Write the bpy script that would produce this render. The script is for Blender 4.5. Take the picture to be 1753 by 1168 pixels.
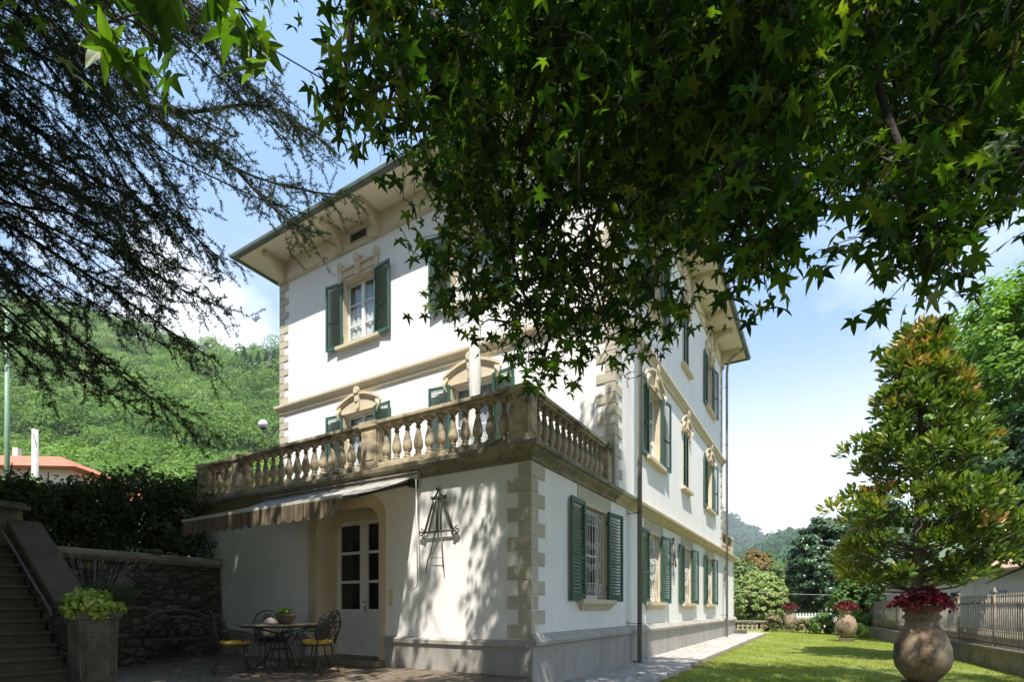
import bpy, math, random
import numpy as np
from math import sin, cos, pi, radians, sqrt, atan2
from mathutils import Vector, Matrix

for o in list(bpy.data.objects):
    bpy.data.objects.remove(o)
SC = bpy.context.scene
COL = SC.collection
random.seed(11)
RNG = np.random.default_rng(11)

# ------------------------------------------------------------------ camera, sky, sun, exposure
YAW = radians(30.8)
CAM = Vector((3.677, -6.703, 1.17))
cd = bpy.data.cameras.new('camera'); cam = bpy.data.objects.new('camera', cd); COL.objects.link(cam)
cam.location = CAM; cam.rotation_euler = (radians(90), 0, YAW)
cd.sensor_width = 36; cd.lens = 36 * 895 / 1753; cd.shift_y = (1043 - 584) / 1753
cd.clip_start = 0.05; cd.clip_end = 9000
SC.camera = cam
FW = Vector((-sin(YAW), cos(YAW), 0)); RT = Vector((cos(YAW), sin(YAW), 0))

SUN_EL = radians(61.4)
SDX, SDY, SDZ = sin(radians(25)) * cos(SUN_EL), -cos(radians(25)) * cos(SUN_EL), sin(SUN_EL)
sl = bpy.data.lights.new('sun', 'SUN'); sl.energy = 5.0; sl.angle = radians(0.53); sl.color = (1, 0.945, 0.85)
so = bpy.data.objects.new('sun', sl); COL.objects.link(so)
so.rotation_euler = Vector((SDX, SDY, SDZ)).to_track_quat('Z', 'Y').to_euler()

W = bpy.data.worlds.new('World'); SC.world = W; W.use_nodes = True
nt = W.node_tree; nt.nodes.clear()
wo = nt.nodes.new('ShaderNodeOutputWorld'); bg = nt.nodes.new('ShaderNodeBackground')
sky = nt.nodes.new('ShaderNodeTexSky'); sky.sky_type = 'NISHITA'; sky.sun_disc = False
sky.sun_elevation = SUN_EL; sky.sun_rotation = atan2(SDX, SDY)
sky.air_density = 1.0; sky.dust_density = 2.2; sky.ozone_density = 1.0
tc = nt.nodes.new('ShaderNodeTexCoord'); sep = nt.nodes.new('ShaderNodeSeparateXYZ')
nt.links.new(tc.outputs['Generated'], sep.inputs[0])
mp = nt.nodes.new('ShaderNodeMapping'); mp.inputs['Scale'].default_value = (1.6, 1.6, 3.6)
mp.inputs['Location'].default_value = (0.35, 0.1, 0.0)
nt.links.new(tc.outputs['Generated'], mp.inputs[0])
nz = nt.nodes.new('ShaderNodeTexNoise'); nz.inputs['Scale'].default_value = 1.7; nz.inputs['Detail'].default_value = 9
nz.inputs['Roughness'].default_value = 0.58
nt.links.new(mp.outputs[0], nz.inputs[0])
cr = nt.nodes.new('ShaderNodeMapRange'); cr.inputs[1].default_value = 0.46; cr.inputs[2].default_value = 0.66
nt.links.new(nz.outputs[0], cr.inputs[0])
el = nt.nodes.new('ShaderNodeMapRange'); el.inputs[1].default_value = 0.60; el.inputs[2].default_value = 0.28   # cumulus sits low
nt.links.new(sep.outputs[2], el.inputs[0])
hz = nt.nodes.new('ShaderNodeMapRange'); hz.inputs[1].default_value = 0.46; hz.inputs[2].default_value = 0.14; hz.inputs[4].default_value = 0.97   # bright haze at the horizon
hz.interpolation_type = 'SMOOTHSTEP'
nt.links.new(sep.outputs[2], hz.inputs[0])
mu = nt.nodes.new('ShaderNodeMath'); mu.operation = 'MULTIPLY'
nt.links.new(cr.outputs[0], mu.inputs[0]); nt.links.new(el.outputs[0], mu.inputs[1])
vd = nt.nodes.new('ShaderNodeVectorMath'); vd.operation = 'DISTANCE'; vd.inputs[1].default_value = (-.80, .42, .405)   # one cumulus bank over the left hill
nt.links.new(tc.outputs['Generated'], vd.inputs[0])
nb = noise_w = nt.nodes.new('ShaderNodeTexNoise'); nb.inputs['Scale'].default_value = 9; nb.inputs['Detail'].default_value = 8; nt.links.new(tc.outputs['Generated'], nb.inputs[0])
ma = nt.nodes.new('ShaderNodeMath'); ma.operation = 'MULTIPLY_ADD'; ma.inputs[1].default_value = .34; nt.links.new(nb.outputs[0], ma.inputs[0]); nt.links.new(vd.outputs['Value'], ma.inputs[2])
mb_ = nt.nodes.new('ShaderNodeMapRange'); mb_.inputs[1].default_value = .33; mb_.inputs[2].default_value = .22; nt.links.new(ma.outputs[0], mb_.inputs[0])
m0 = nt.nodes.new('ShaderNodeMath'); m0.operation = 'MAXIMUM'; nt.links.new(mb_.outputs[0], m0.inputs[0]); nt.links.new(mu.outputs[0], m0.inputs[1])
mx = nt.nodes.new('ShaderNodeMath'); mx.operation = 'MAXIMUM'
nt.links.new(m0.outputs[0], mx.inputs[0]); nt.links.new(hz.outputs[0], mx.inputs[1])
mix = nt.nodes.new('ShaderNodeMixRGB'); mix.inputs[2].default_value = (7.6, 7.9, 8.3, 1)
veil = nt.nodes.new('ShaderNodeMixRGB'); veil.inputs[0].default_value = .8; veil.inputs[2].default_value = (1.9, 3.4, 5.7, 1)   # thin bright summer veil
nt.links.new(sky.outputs[0], veil.inputs[1])
nt.links.new(mx.outputs[0], mix.inputs[0]); nt.links.new(veil.outputs[0], mix.inputs[1])
bg.inputs[1].default_value = 0.105
nt.links.new(mix.outputs[0], bg.inputs[0])
nt.links.new(bg.outputs[0], wo.inputs[0])

SC.view_settings.view_transform = 'Standard'; SC.view_settings.look = 'None'
SC.view_settings.exposure = 0.97; SC.view_settings.gamma = 1
SC.cycles.max_bounces = 7; SC.cycles.transparent_max_bounces = 12; SC.cycles.diffuse_bounces = 4
SC.cycles.use_denoising = True
SC.cycles.sample_clamp_indirect = 6

# ------------------------------------------------------------------ materials
MATS = {}
def nodes(name):
    m = bpy.data.materials.new(name); m.use_nodes = True
    t = m.node_tree; t.nodes.clear()
    out = t.nodes.new('ShaderNodeOutputMaterial'); p = t.nodes.new('ShaderNodeBsdfPrincipled')
    t.links.new(p.outputs[0], out.inputs[0]); MATS[name] = m
    return m, t, p, out
def ramp(t, stops, interp='LINEAR'):
    r = t.nodes.new('ShaderNodeValToRGB'); r.color_ramp.interpolation = interp
    e = r.color_ramp.elements
    while len(e) < len(stops): e.new(0.5)
    for i, (p, c) in enumerate(stops): e[i].position = p; e[i].color = (*c, 1)
    return r
def noise(t, scale, detail=5, rough=0.6, vec=None, coord='Object'):
    n = t.nodes.new('ShaderNodeTexNoise'); n.inputs['Scale'].default_value = scale
    n.inputs['Detail'].default_value = detail; n.inputs['Roughness'].default_value = rough
    if vec is None:
        c = t.nodes.new('ShaderNodeTexCoord'); vec = c.outputs[coord]
    t.links.new(vec, n.inputs[0]); return n
def bump(t, p, h, strength=0.3, dist=0.02):
    b = t.nodes.new('ShaderNodeBump'); b.inputs['Strength'].default_value = strength; b.inputs['Distance'].default_value = dist
    t.links.new(h, b.inputs['Height']); t.links.new(b.outputs[0], p.inputs['Normal'])
def simple(name, c1, c2=None, scale=4, rough=0.7, bs=0.2, bd=0.01, metal=0, detail=6, coord='Object', stretch=None, lo=.35, hi=.65):
    m, t, p, o = nodes(name)
    p.inputs['Roughness'].default_value = rough; p.inputs['Metallic'].default_value = metal
    if c2 is None: p.inputs['Base Color'].default_value = (*c1, 1); return m
    c = t.nodes.new('ShaderNodeTexCoord'); v = c.outputs[coord]
    if stretch:
        q = t.nodes.new('ShaderNodeMapping'); q.inputs['Scale'].default_value = stretch; t.links.new(v, q.inputs[0]); v = q.outputs[0]
    n = noise(t, scale, detail, 0.62, v); r = ramp(t, [(lo, c1), (hi, c2)])
    t.links.new(n.outputs[0], r.inputs[0]); t.links.new(r.outputs[0], p.inputs['Base Color'])
    n2 = noise(t, scale * 9, 4, 0.6, v)
    if bs: bump(t, p, n2.outputs[0], bs, bd)
    return m
def layered(name, base, spots, rough=0.85, bs=0.35, bd=0.012, bscale=40):
    """base colour plus masks: (colour, noise scale, lo, hi, stretch, strength)"""
    m, t, p, o = nodes(name); p.inputs['Roughness'].default_value = rough
    c = t.nodes.new('ShaderNodeTexCoord'); cur = None
    rgb = t.nodes.new('ShaderNodeRGB'); rgb.outputs[0].default_value = (*base, 1); cur = rgb.outputs[0]
    for col, sc, lo, hi, st, k in spots:
        q = t.nodes.new('ShaderNodeMapping'); q.inputs['Scale'].default_value = st or (1, 1, 1)
        q.inputs['Location'].default_value = (sc * 1.7, lo * 9, sc)
        t.links.new(c.outputs['Object'], q.inputs[0])
        n = noise(t, sc, 7, 0.65, q.outputs[0])
        mr = t.nodes.new('ShaderNodeMapRange'); mr.inputs[1].default_value = lo; mr.inputs[2].default_value = hi; mr.inputs[4].default_value = k
        t.links.new(n.outputs[0], mr.inputs[0])
        mm = t.nodes.new('ShaderNodeMixRGB'); mm.inputs[2].default_value = (*col, 1)
        t.links.new(mr.outputs[0], mm.inputs[0]); t.links.new(cur, mm.inputs[1]); cur = mm.outputs[0]
    t.links.new(cur, p.inputs['Base Color'])
    n2 = noise(t, bscale, 6, 0.65, c.outputs['Object'])
    bump(t, p, n2.outputs[0], bs, bd)
    return m
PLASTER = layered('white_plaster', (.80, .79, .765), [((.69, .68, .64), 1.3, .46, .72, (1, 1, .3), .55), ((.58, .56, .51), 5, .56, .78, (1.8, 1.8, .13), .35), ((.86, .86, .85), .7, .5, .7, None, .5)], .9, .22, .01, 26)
PLINTH = layered('grey_plinth_render', (.36, .345, .31), [((.22, .21, .18), 2.2, .48, .7, (1, 1, .3), .7), ((.10, .095, .08), 3.5, .62, .78, (1.5, 1.5, .2), .7), ((.45, .43, .4), 9, .5, .8, None, .4)], .9, .4, .012, 50)
STONE = layered('beige_stone_trim', (.60, .51, .37), [((.46, .38, .26), 3, .45, .7, None, .6), ((.24, .20, .14), 7, .6, .8, None, .5)], .85, .3, .01, 45)
QUOIN = layered('grey_beige_quoin', (.50, .455, .36), [((.34, .31, .24), 4, .4, .7, None, .6)], .9, .35, .01, 60)
WEATHER = layered('weathered_balustrade_stone', (.52, .43, .30), [((.27, .21, .13), 5, .42, .62, None, .7), ((.05, .046, .032), 2.6, .48, .64, None, .9), ((.16, .17, .08), 9, .6, .75, None, .6)], .95, .6, .015, 60)
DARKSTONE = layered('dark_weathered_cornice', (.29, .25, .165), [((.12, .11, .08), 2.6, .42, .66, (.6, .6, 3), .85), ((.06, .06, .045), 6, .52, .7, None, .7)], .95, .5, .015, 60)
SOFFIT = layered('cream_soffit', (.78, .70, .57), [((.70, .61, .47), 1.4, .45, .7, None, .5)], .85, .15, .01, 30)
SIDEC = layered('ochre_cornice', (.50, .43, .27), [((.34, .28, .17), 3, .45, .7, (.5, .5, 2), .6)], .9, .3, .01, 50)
SHUT = layered('green_shutter_paint', (.026, .088, .064), [((.04, .12, .09), 2, .45, .7, None, .5), ((.02, .07, .05), 11, .6, .8, None, .5)], .5, .1, .004, 50)
WHITE = simple('white_wood_paint', (.78, .78, .76), (.68, .68, .65), 5, .45, .05, .003)
IRON = simple('black_wrought_iron', (.018, .017, .016), (.035, .03, .027), 20, .5, .2, .004)
GREYIRON = simple('weathered_grey_iron', (.16, .155, .15), (.09, .08, .07), 14, .55, .2, .004, .5)
PIPE = simple('brown_grey_pipe', (.17, .15, .13), (.27, .245, .22), 4, .5, .1, .004, .3, stretch=(1, 1, .2))
PIPE2 = simple('light_grey_pipe', (.30, .29, .28), (.22, .21, .2), 4, .5, .1, .004, .3, stretch=(1, 1, .2))
GUTTER = simple('green_grey_gutter', (.14, .17, .13), (.09, .10, .08), 3, .6, .2, .004, .2)
ROOF = simple('brown_roof_tile', (.24, .12, .07), (.15, .08, .05), 3, .85, .5, .03)
DARKIN = simple('dark_interior', (.02, .018, .016), (.03, .028, .025), 2, .9, 0)
BARK = simple('grey_brown_bark', (.07, .055, .04), (.14, .115, .09), 9, .95, .9, .03, stretch=(1, 1, .25))
DBARK = simple('dark_bark', (.025, .02, .015), (.05, .04, .03), 9, .95, .9, .03, stretch=(1, 1, .25))
TERRA = layered('aged_terracotta', (.27, .165, .095), [((.24, .20, .14), 3.0, .40, .58, None, .9), ((.035, .03, .024), 1.9, .47, .62, None, .95), ((.52, .47, .38), 26, .52, .7, None, .55), ((.42, .25, .06), 4, .6, .75, None, .6)], .9, .5, .012, 45)
RUST = simple('brown_iron_band', (.12, .035, .022), (.2, .06, .03), 12, .6, .3, .004)
CONCRETE = layered('speckled_concrete', (.13, .115, .08), [((.045, .042, .03), 3, .42, .62, None, .9), ((.30, .28, .2), 60, .56, .66, None, .8), ((.5, .5, .44), 7, .70, .76, None, .6)], .95, .8, .015, 70)  # base darkened to stand in for the cedar's shade on the planter
COPING = layered('brown_sandstone_coping', (.085, .064, .042), [((.035, .028, .02), 3, .45, .7, None, .7)], .9, .4, .01, 40)  # brown base lowered to imitate deep shade on steps and copings
YELLOW = simple('yellow_cushion', (.50, .34, .04), (.36, .24, .03), 6, .85, .3, .01)
CREAM = simple('cream_cushion', (.62, .56, .47), (.5, .44, .36), 6, .9, .3, .01)
TILE = simple('red_roof_tiles', (.48, .16, .09), (.36, .12, .07), 1.5, .85, .4, .03)
FARW = simple('far_white_wall', (.72, .68, .60), (.6, .56, .5), 1, .9, .1, .01)
GREENPOLE = simple('green_painted_pole', (.22, .36, .24), (.17, .29, .19), 3, .5, .1, .004)
FENCEIRON = simple('rusty_fence_iron', (.16, .13, .09), (.30, .26, .2), 8, .7, .3, .004)
SHED = layered('grey_white_shed_wall', (.50, .47, .42), [((.36, .33, .29), 1.4, .45, .7, (1, 1, .5), .7), ((.3, .2, .17), 3, .62, .78, (1, 1, .3), .4)], .9, .3, .01, 30)
LOWWALL = layered('mossy_low_wall', (.22, .19, .15), [((.10, .085, .06), 2.5, .45, .65, None, .8), ((.34, .32, .28), 9, .55, .75, None, .6)], .95, .6, .02, 40)
GLOBE = simple('white_lamp_globe', (.82, .80, .82), (.78, .77, .78), 2, .25, 0)

def stone_wall(name, c1, c2, mortar, scale):
    m, t, p, o = nodes(name); p.inputs['Roughness'].default_value = .95
    c = t.nodes.new('ShaderNodeTexCoord'); q = t.nodes.new('ShaderNodeMapping'); q.inputs['Scale'].default_value = (1, 1, 1.9)
    t.links.new(c.outputs['Object'], q.inputs[0])
    wn = noise(t, 3, 3, .5, q.outputs[0]); wm = t.nodes.new('ShaderNodeMixRGB'); wm.inputs[0].default_value = .13
    t.links.new(q.outputs[0], wm.inputs[1]); t.links.new(wn.outputs[1], wm.inputs[2])
    v = t.nodes.new('ShaderNodeTexVoronoi'); v.inputs['Scale'].default_value = scale; t.links.new(wm.outputs[0], v.inputs[0])
    e = t.nodes.new('ShaderNodeTexVoronoi'); e.feature = 'DISTANCE_TO_EDGE'; e.inputs['Scale'].default_value = scale; t.links.new(wm.outputs[0], e.inputs[0])
    sp = t.nodes.new('ShaderNodeSeparateXYZ'); t.links.new(v.outputs['Color'], sp.inputs[0])
    r = ramp(t, [(0, c1), (1, c2)]); t.links.new(sp.outputs[0], r.inputs[0])
    n = noise(t, 26, 5, .6, c.outputs['Object'])
    mm = t.nodes.new('ShaderNodeMixRGB'); mm.blend_type = 'OVERLAY'; mm.inputs[0].default_value = .7
    t.links.new(r.outputs[0], mm.inputs[1]); t.links.new(n.outputs[0], mm.inputs[2])
    mr = t.nodes.new('ShaderNodeMapRange'); mr.inputs[1].default_value = .02; mr.inputs[2].default_value = .07
    t.links.new(e.outputs[0], mr.inputs[0])
    m2 = t.nodes.new('ShaderNodeMixRGB'); m2.inputs[1].default_value = (*mortar, 1)
    t.links.new(mr.outputs[0], m2.inputs[0]); t.links.new(mm.outputs[0], m2.inputs[2])
    t.links.new(m2.outputs[0], p.inputs['Base Color'])
    mr2 = t.nodes.new('ShaderNodeMapRange'); mr2.inputs[1].default_value = 0; mr2.inputs[2].default_value = .16
    t.links.new(e.outputs[0], mr2.inputs[0])
    ad = t.nodes.new('ShaderNodeMath'); ad.operation = 'MULTIPLY_ADD'; ad.inputs[1].default_value = .35
    t.links.new(n.outputs[0], ad.inputs[0]); t.links.new(mr2.outputs[0], ad.inputs[2])
    bump(t, p, ad.outputs[0], 1, .05)
    return m
RUBBLE = stone_wall('rubble_stone', (.045, .033, .024), (.12, .092, .066), (.03, .025, .02), 4.6)  # stone tones darkened to stand in for cedar shade on these walls
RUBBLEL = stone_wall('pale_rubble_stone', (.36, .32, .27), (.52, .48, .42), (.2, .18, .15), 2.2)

def paving(name, a, b, mortar, bw, bh, rot=0, off=.5):
    m, t, p, o = nodes(name); p.inputs['Roughness'].default_value = .8
    c = t.nodes.new('ShaderNodeTexCoord'); q = t.nodes.new('ShaderNodeMapping'); q.inputs['Rotation'].default_value = (0, 0, rot)
    t.links.new(c.outputs['Object'], q.inputs[0])
    br = t.nodes.new('ShaderNodeTexBrick'); br.inputs['Scale'].default_value = 1; br.inputs['Brick Width'].default_value = bw
    br.inputs['Row Height'].default_value = bh; br.inputs['Mortar Size'].default_value = .009; br.offset = off
    br.inputs['Color1'].default_value = (*a, 1); br.inputs['Color2'].default_value = (*b, 1); br.inputs['Mortar'].default_value = (*mortar, 1)
    t.links.new(q.outputs[0], br.inputs[0])
    n = noise(t, 5, 8, .7, c.outputs['Object']); mm = t.nodes.new('ShaderNodeMixRGB'); mm.blend_type = 'OVERLAY'; mm.inputs[0].default_value = .8
    t.links.new(br.outputs[0], mm.inputs[1]); t.links.new(n.outputs[0], mm.inputs[2]); t.links.new(mm.outputs[0], p.inputs['Base Color'])
    ad = t.nodes.new('ShaderNodeMath'); ad.operation = 'MULTIPLY_ADD'; ad.inputs[1].default_value = -1
    n3 = noise(t, 30, 5, .6, c.outputs['Object'])
    t.links.new(br.outputs[1], ad.inputs[0]); t.links.new(n3.outputs[0], ad.inputs[2]); bump(t, p, ad.outputs[0], .5, .01)
    return m
PORPH = paving('brown_terrace_paving', (.13, .105, .072), (.165, .13, .09), (.10, .08, .055), .21, .13, .5)  # paving colour darkened in place of deeper shade on the terrace
WALK = paving('pale_walkway_slabs', (.34, .32, .30), (.42, .40, .37), (.16, .15, .13), .62, .95)
LAWN = layered('lawn_green', (.26, .30, .065), [((.30, .35, .10), 1.2, .42, .7, None, .6), ((.13, .22, .03), 30, .45, .7, None, .6), ((.20, .22, .07), 6, .6, .8, None, .5)], .95, 1, .03, 120)
SOIL = layered('brown_soil', (.20, .13, .085), [((.11, .075, .045), 6, .42, .68, None, .8)], 1, .8, .02, 60)
HILL = simple('hill_ground', (.05, .09, .025), (.09, .13, .04), .05, 1, 0)
GARDENG = simple('garden_ground', (.06, .08, .03), (.12, .10, .06), .8, 1, .6, .02)

def leafmat(name, stops, trans=.4, tcol=None, rough=.5, spec=.3):
    m, t, p, o = nodes(name); p.inputs['Roughness'].default_value = rough
    p.inputs['Specular IOR Level'].default_value = spec
    a = t.nodes.new('ShaderNodeAttribute'); a.attribute_name = 'tint'
    r = ramp(t, stops); t.links.new(a.outputs['Fac'], r.inputs[0]); t.links.new(r.outputs[0], p.inputs['Base Color'])
    tr = t.nodes.new('ShaderNodeBsdfTranslucent'); mm = t.nodes.new('ShaderNodeMixRGB'); mm.blend_type = 'MULTIPLY'; mm.inputs[0].default_value = 1
    mm.inputs[2].default_value = (*(tcol or (1.9, 2.1, .7)), 1)
    t.links.new(r.outputs[0], mm.inputs[1]); t.links.new(mm.outputs[0], tr.inputs[0])
    ms = t.nodes.new('ShaderNodeMixShader'); ms.inputs[0].default_value = trans
    t.links.new(p.outputs[0], ms.inputs[1]); t.links.new(tr.outputs[0], ms.inputs[2]); t.links.new(ms.outputs[0], o.inputs[0])
    return m
L_GUM = leafmat('sweetgum_leaf', [(0, (.009, .026, .005)), (.55, (.032, .072, .011)), (.9, (.10, .155, .022)), (1, (.16, .16, .03))], .5, (1.6, 2.0, .5), .45, .25)
L_CEDAR = leafmat('cedar_needles', [(0, (.022, .042, .016)), (.7, (.05, .078, .028)), (1, (.10, .11, .04))], .15, (1.2, 1.3, .8), .7, .2)
L_MAG = leafmat('magnolia_leaf', [(0, (.05, .10, .016)), (.55, (.13, .20, .028)), (.82, (.27, .30, .05)), (.9, (.40, .23, .06)), (1, (.34, .16, .06))], .25, (1.5, 1.7, .5), .28, .5)
L_LIME = leafmat('lime_tree_leaf', [(0, (.07, .15, .02)), (.6, (.14, .25, .035)), (1, (.24, .35, .07))], .35, (1.6, 1.9, .6), .5, .3)
L_DARK = leafmat('dark_tree_leaf', [(0, (.02, .05, .018)), (.6, (.045, .10, .035)), (1, (.11, .17, .07))], .2, (1.4, 1.6, .7), .35, .5)
L_OLIVE = leafmat('pale_shrub_leaf', [(0, (.14, .20, .05)), (.6, (.28, .35, .11)), (1, (.45, .5, .25))], .3, (1.3, 1.5, .8), .5, .3)
L_GREYG = leafmat('grey_green_leaf', [(0, (.07, .115, .03)), (.6, (.14, .20, .06)), (1, (.25, .31, .13))], .3, (1.3, 1.5, .8), .5, .3)
L_BRONZE = leafmat('bronze_tree_leaf', [(0, (.11, .08, .02)), (.6, (.23, .155, .045)), (1, (.2, .2, .06))], .3, (1.4, 1.2, .8), .5, .3)
L_BUSH = leafmat('green_bush_leaf', [(0, (.05, .11, .02)), (.6, (.10, .19, .035)), (1, (.17, .27, .07))], .3, (1.4, 1.7, .7), .45, .35)
L_PINK = leafmat('pinkish_shrub_leaf', [(0, (.10, .13, .04)), (.6, (.2, .2, .08)), (1, (.36, .24, .17))], .3, (1.3, 1.3, .8), .5, .3)
L_HEDGE = leafmat('dark_hedge_leaf', [(0, (.02, .032, .010)), (.6, (.045, .065, .016)), (1, (.10, .13, .03))], .3, (1.5, 1.8, .5), .5, .3)
L_RED = leafmat('red_coleus_leaf', [(0, (.05, .012, .018)), (.5, (.15, .022, .03)), (1, (.38, .06, .06))], .3, (1.7, .8, .8), .5, .3)
L_YEL = leafmat('yellow_green_leaf', [(0, (.16, .26, .03)), (.6, (.34, .46, .07)), (1, (.58, .60, .2))], .3, (1.2, 1.3, .5), .5, .3)
L_LAV = leafmat('lavender_stem', [(0, (.06, .10, .04)), (.7, (.11, .16, .07)), (1, (.16, .17, .15))], .25, (1.2, 1.4, .8), .7, .2)
L_GRASS = leafmat('grass_blade', [(0, (.20, .27, .04)), (.6, (.33, .38, .07)), (1, (.46, .45, .17))], .35, (1.2, 1.4, .5), .6, .2)
L_FOREST = leafmat('forest_leaf', [(0, (.035, .085, .018)), (.3, (.09, .17, .03)), (.6, (.15, .25, .05)), (.85, (.22, .29, .12)), (1, (.30, .34, .22))], .3, (1.2, 1.4, .6), .7, .2)
L_FARF = leafmat('far_forest_leaf', [(0, (.02, .07, .022)), (.6, (.045, .12, .035)), (1, (.09, .18, .055))], .2, (1.2, 1.4, .6), .8, .1)

def glassmat():
    m, t, p, o = nodes('window_glass')
    g = t.nodes.new('ShaderNodeBsdfGlossy'); g.inputs['Roughness'].default_value = .03; g.inputs[0].default_value = (.9, .95, 1, 1)
    tr = t.nodes.new('ShaderNodeBsdfTransparent'); tr.inputs[0].default_value = (.82, .86, .86, 1)
    lw = t.nodes.new('ShaderNodeLayerWeight'); lw.inputs[0].default_value = .5
    pw_ = t.nodes.new('ShaderNodeMath'); pw_.operation = 'POWER'; pw_.inputs[1].default_value = 3.5; t.links.new(lw.outputs['Facing'], pw_.inputs[0])
    f = t.nodes.new('ShaderNodeMath'); f.operation = 'MULTIPLY_ADD'; f.inputs[1].default_value = .8; f.inputs[2].default_value = .06; t.links.new(pw_.outputs[0], f.inputs[0])
    ms = t.nodes.new('ShaderNodeMixShader'); t.links.new(f.outputs[0], ms.inputs[0])
    t.links.new(tr.outputs[0], ms.inputs[1]); t.links.new(g.outputs[0], ms.inputs[2]); t.links.new(ms.outputs[0], o.inputs[0])
    return m
GLASS = glassmat()
def lacemat():
    m, t, p, o = nodes('white_lace_curtain')
    p.inputs['Base Color'].default_value = (.8, .8, .8, 1); p.inputs['Roughness'].default_value = .9
    c = t.nodes.new('ShaderNodeTexCoord')
    v = t.nodes.new('ShaderNodeTexVoronoi'); v.feature = 'DISTANCE_TO_EDGE'; v.inputs['Scale'].default_value = 13; t.links.new(c.outputs['Object'], v.inputs[0])
    r = t.nodes.new('ShaderNodeMapRange'); r.inputs[1].default_value = .14; r.inputs[2].default_value = .24; r.inputs[3].default_value = 1; r.inputs[4].default_value = .62
    t.links.new(v.outputs[0], r.inputs[0])
    tr = t.nodes.new('ShaderNodeBsdfTransparent'); ms = t.nodes.new('ShaderNodeMixShader')
    t.links.new(r.outputs[0], ms.inputs[0]); t.links.new(tr.outputs[0], ms.inputs[1]); t.links.new(p.outputs[0], ms.inputs[2]); t.links.new(ms.outputs[0], o.inputs[0])
    return m
LACE = lacemat()
CURT = simple('sheer_curtain', (.62, .66, .74), (.42, .46, .54), 6, .9, 0, stretch=(3, 1, .2))
DCURT = simple('beige_brown_curtain', (.14, .12, .09), (.22, .19, .15), 9, .9, 0, stretch=(3, 1, .1))
def fabricmat():
    m, t, p, o = nodes('awning_fabric'); p.inputs['Roughness'].default_value = .8
    c = t.nodes.new('ShaderNodeTexCoord'); w = t.nodes.new('ShaderNodeTexWave'); w.inputs['Scale'].default_value = 1.05; w.bands_direction = 'X'
    w.wave_profile = 'SAW'
    t.links.new(c.outputs['Object'], w.inputs[0])
    r = ramp(t, [(0, (.55, .55, .55)), (.5, (.55, .55, .55)), (.52, (.50, .46, .38)), (1, (.50, .46, .38))]); t.links.new(w.outputs[1], r.inputs[0])
    n = noise(t, 4, 6, .6, c.outputs['Object']); mm = t.nodes.new('ShaderNodeMixRGB'); mm.blend_type = 'MULTIPLY'; mm.inputs[0].default_value = .5
    t.links.new(r.outputs[0], mm.inputs[1]); t.links.new(n.outputs[0], mm.inputs[2]); t.links.new(mm.outputs[0], p.inputs['Base Color'])
    tr = t.nodes.new('ShaderNodeBsdfTranslucent'); tr.inputs[0].default_value = (.3, .24, .14, 1)
    ms = t.nodes.new('ShaderNodeMixShader'); ms.inputs[0].default_value = .2
    t.links.new(p.outputs[0], ms.inputs[1]); t.links.new(tr.outputs[0], ms.inputs[2]); t.links.new(ms.outputs[0], o.inputs[0])
    return m
AWN = fabricmat()
VAL = simple('striped_valance', (.17, .13, .08), (.07, .055, .035), 3.4, .9, .2, .01, stretch=(4, 1, .01), lo=.46, hi=.54)
PARA = simple('white_parasol_cloth', (.78, .77, .74), (.6, .59, .56), 4, .9, .3, .01, stretch=(4, 4, .3))

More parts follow.
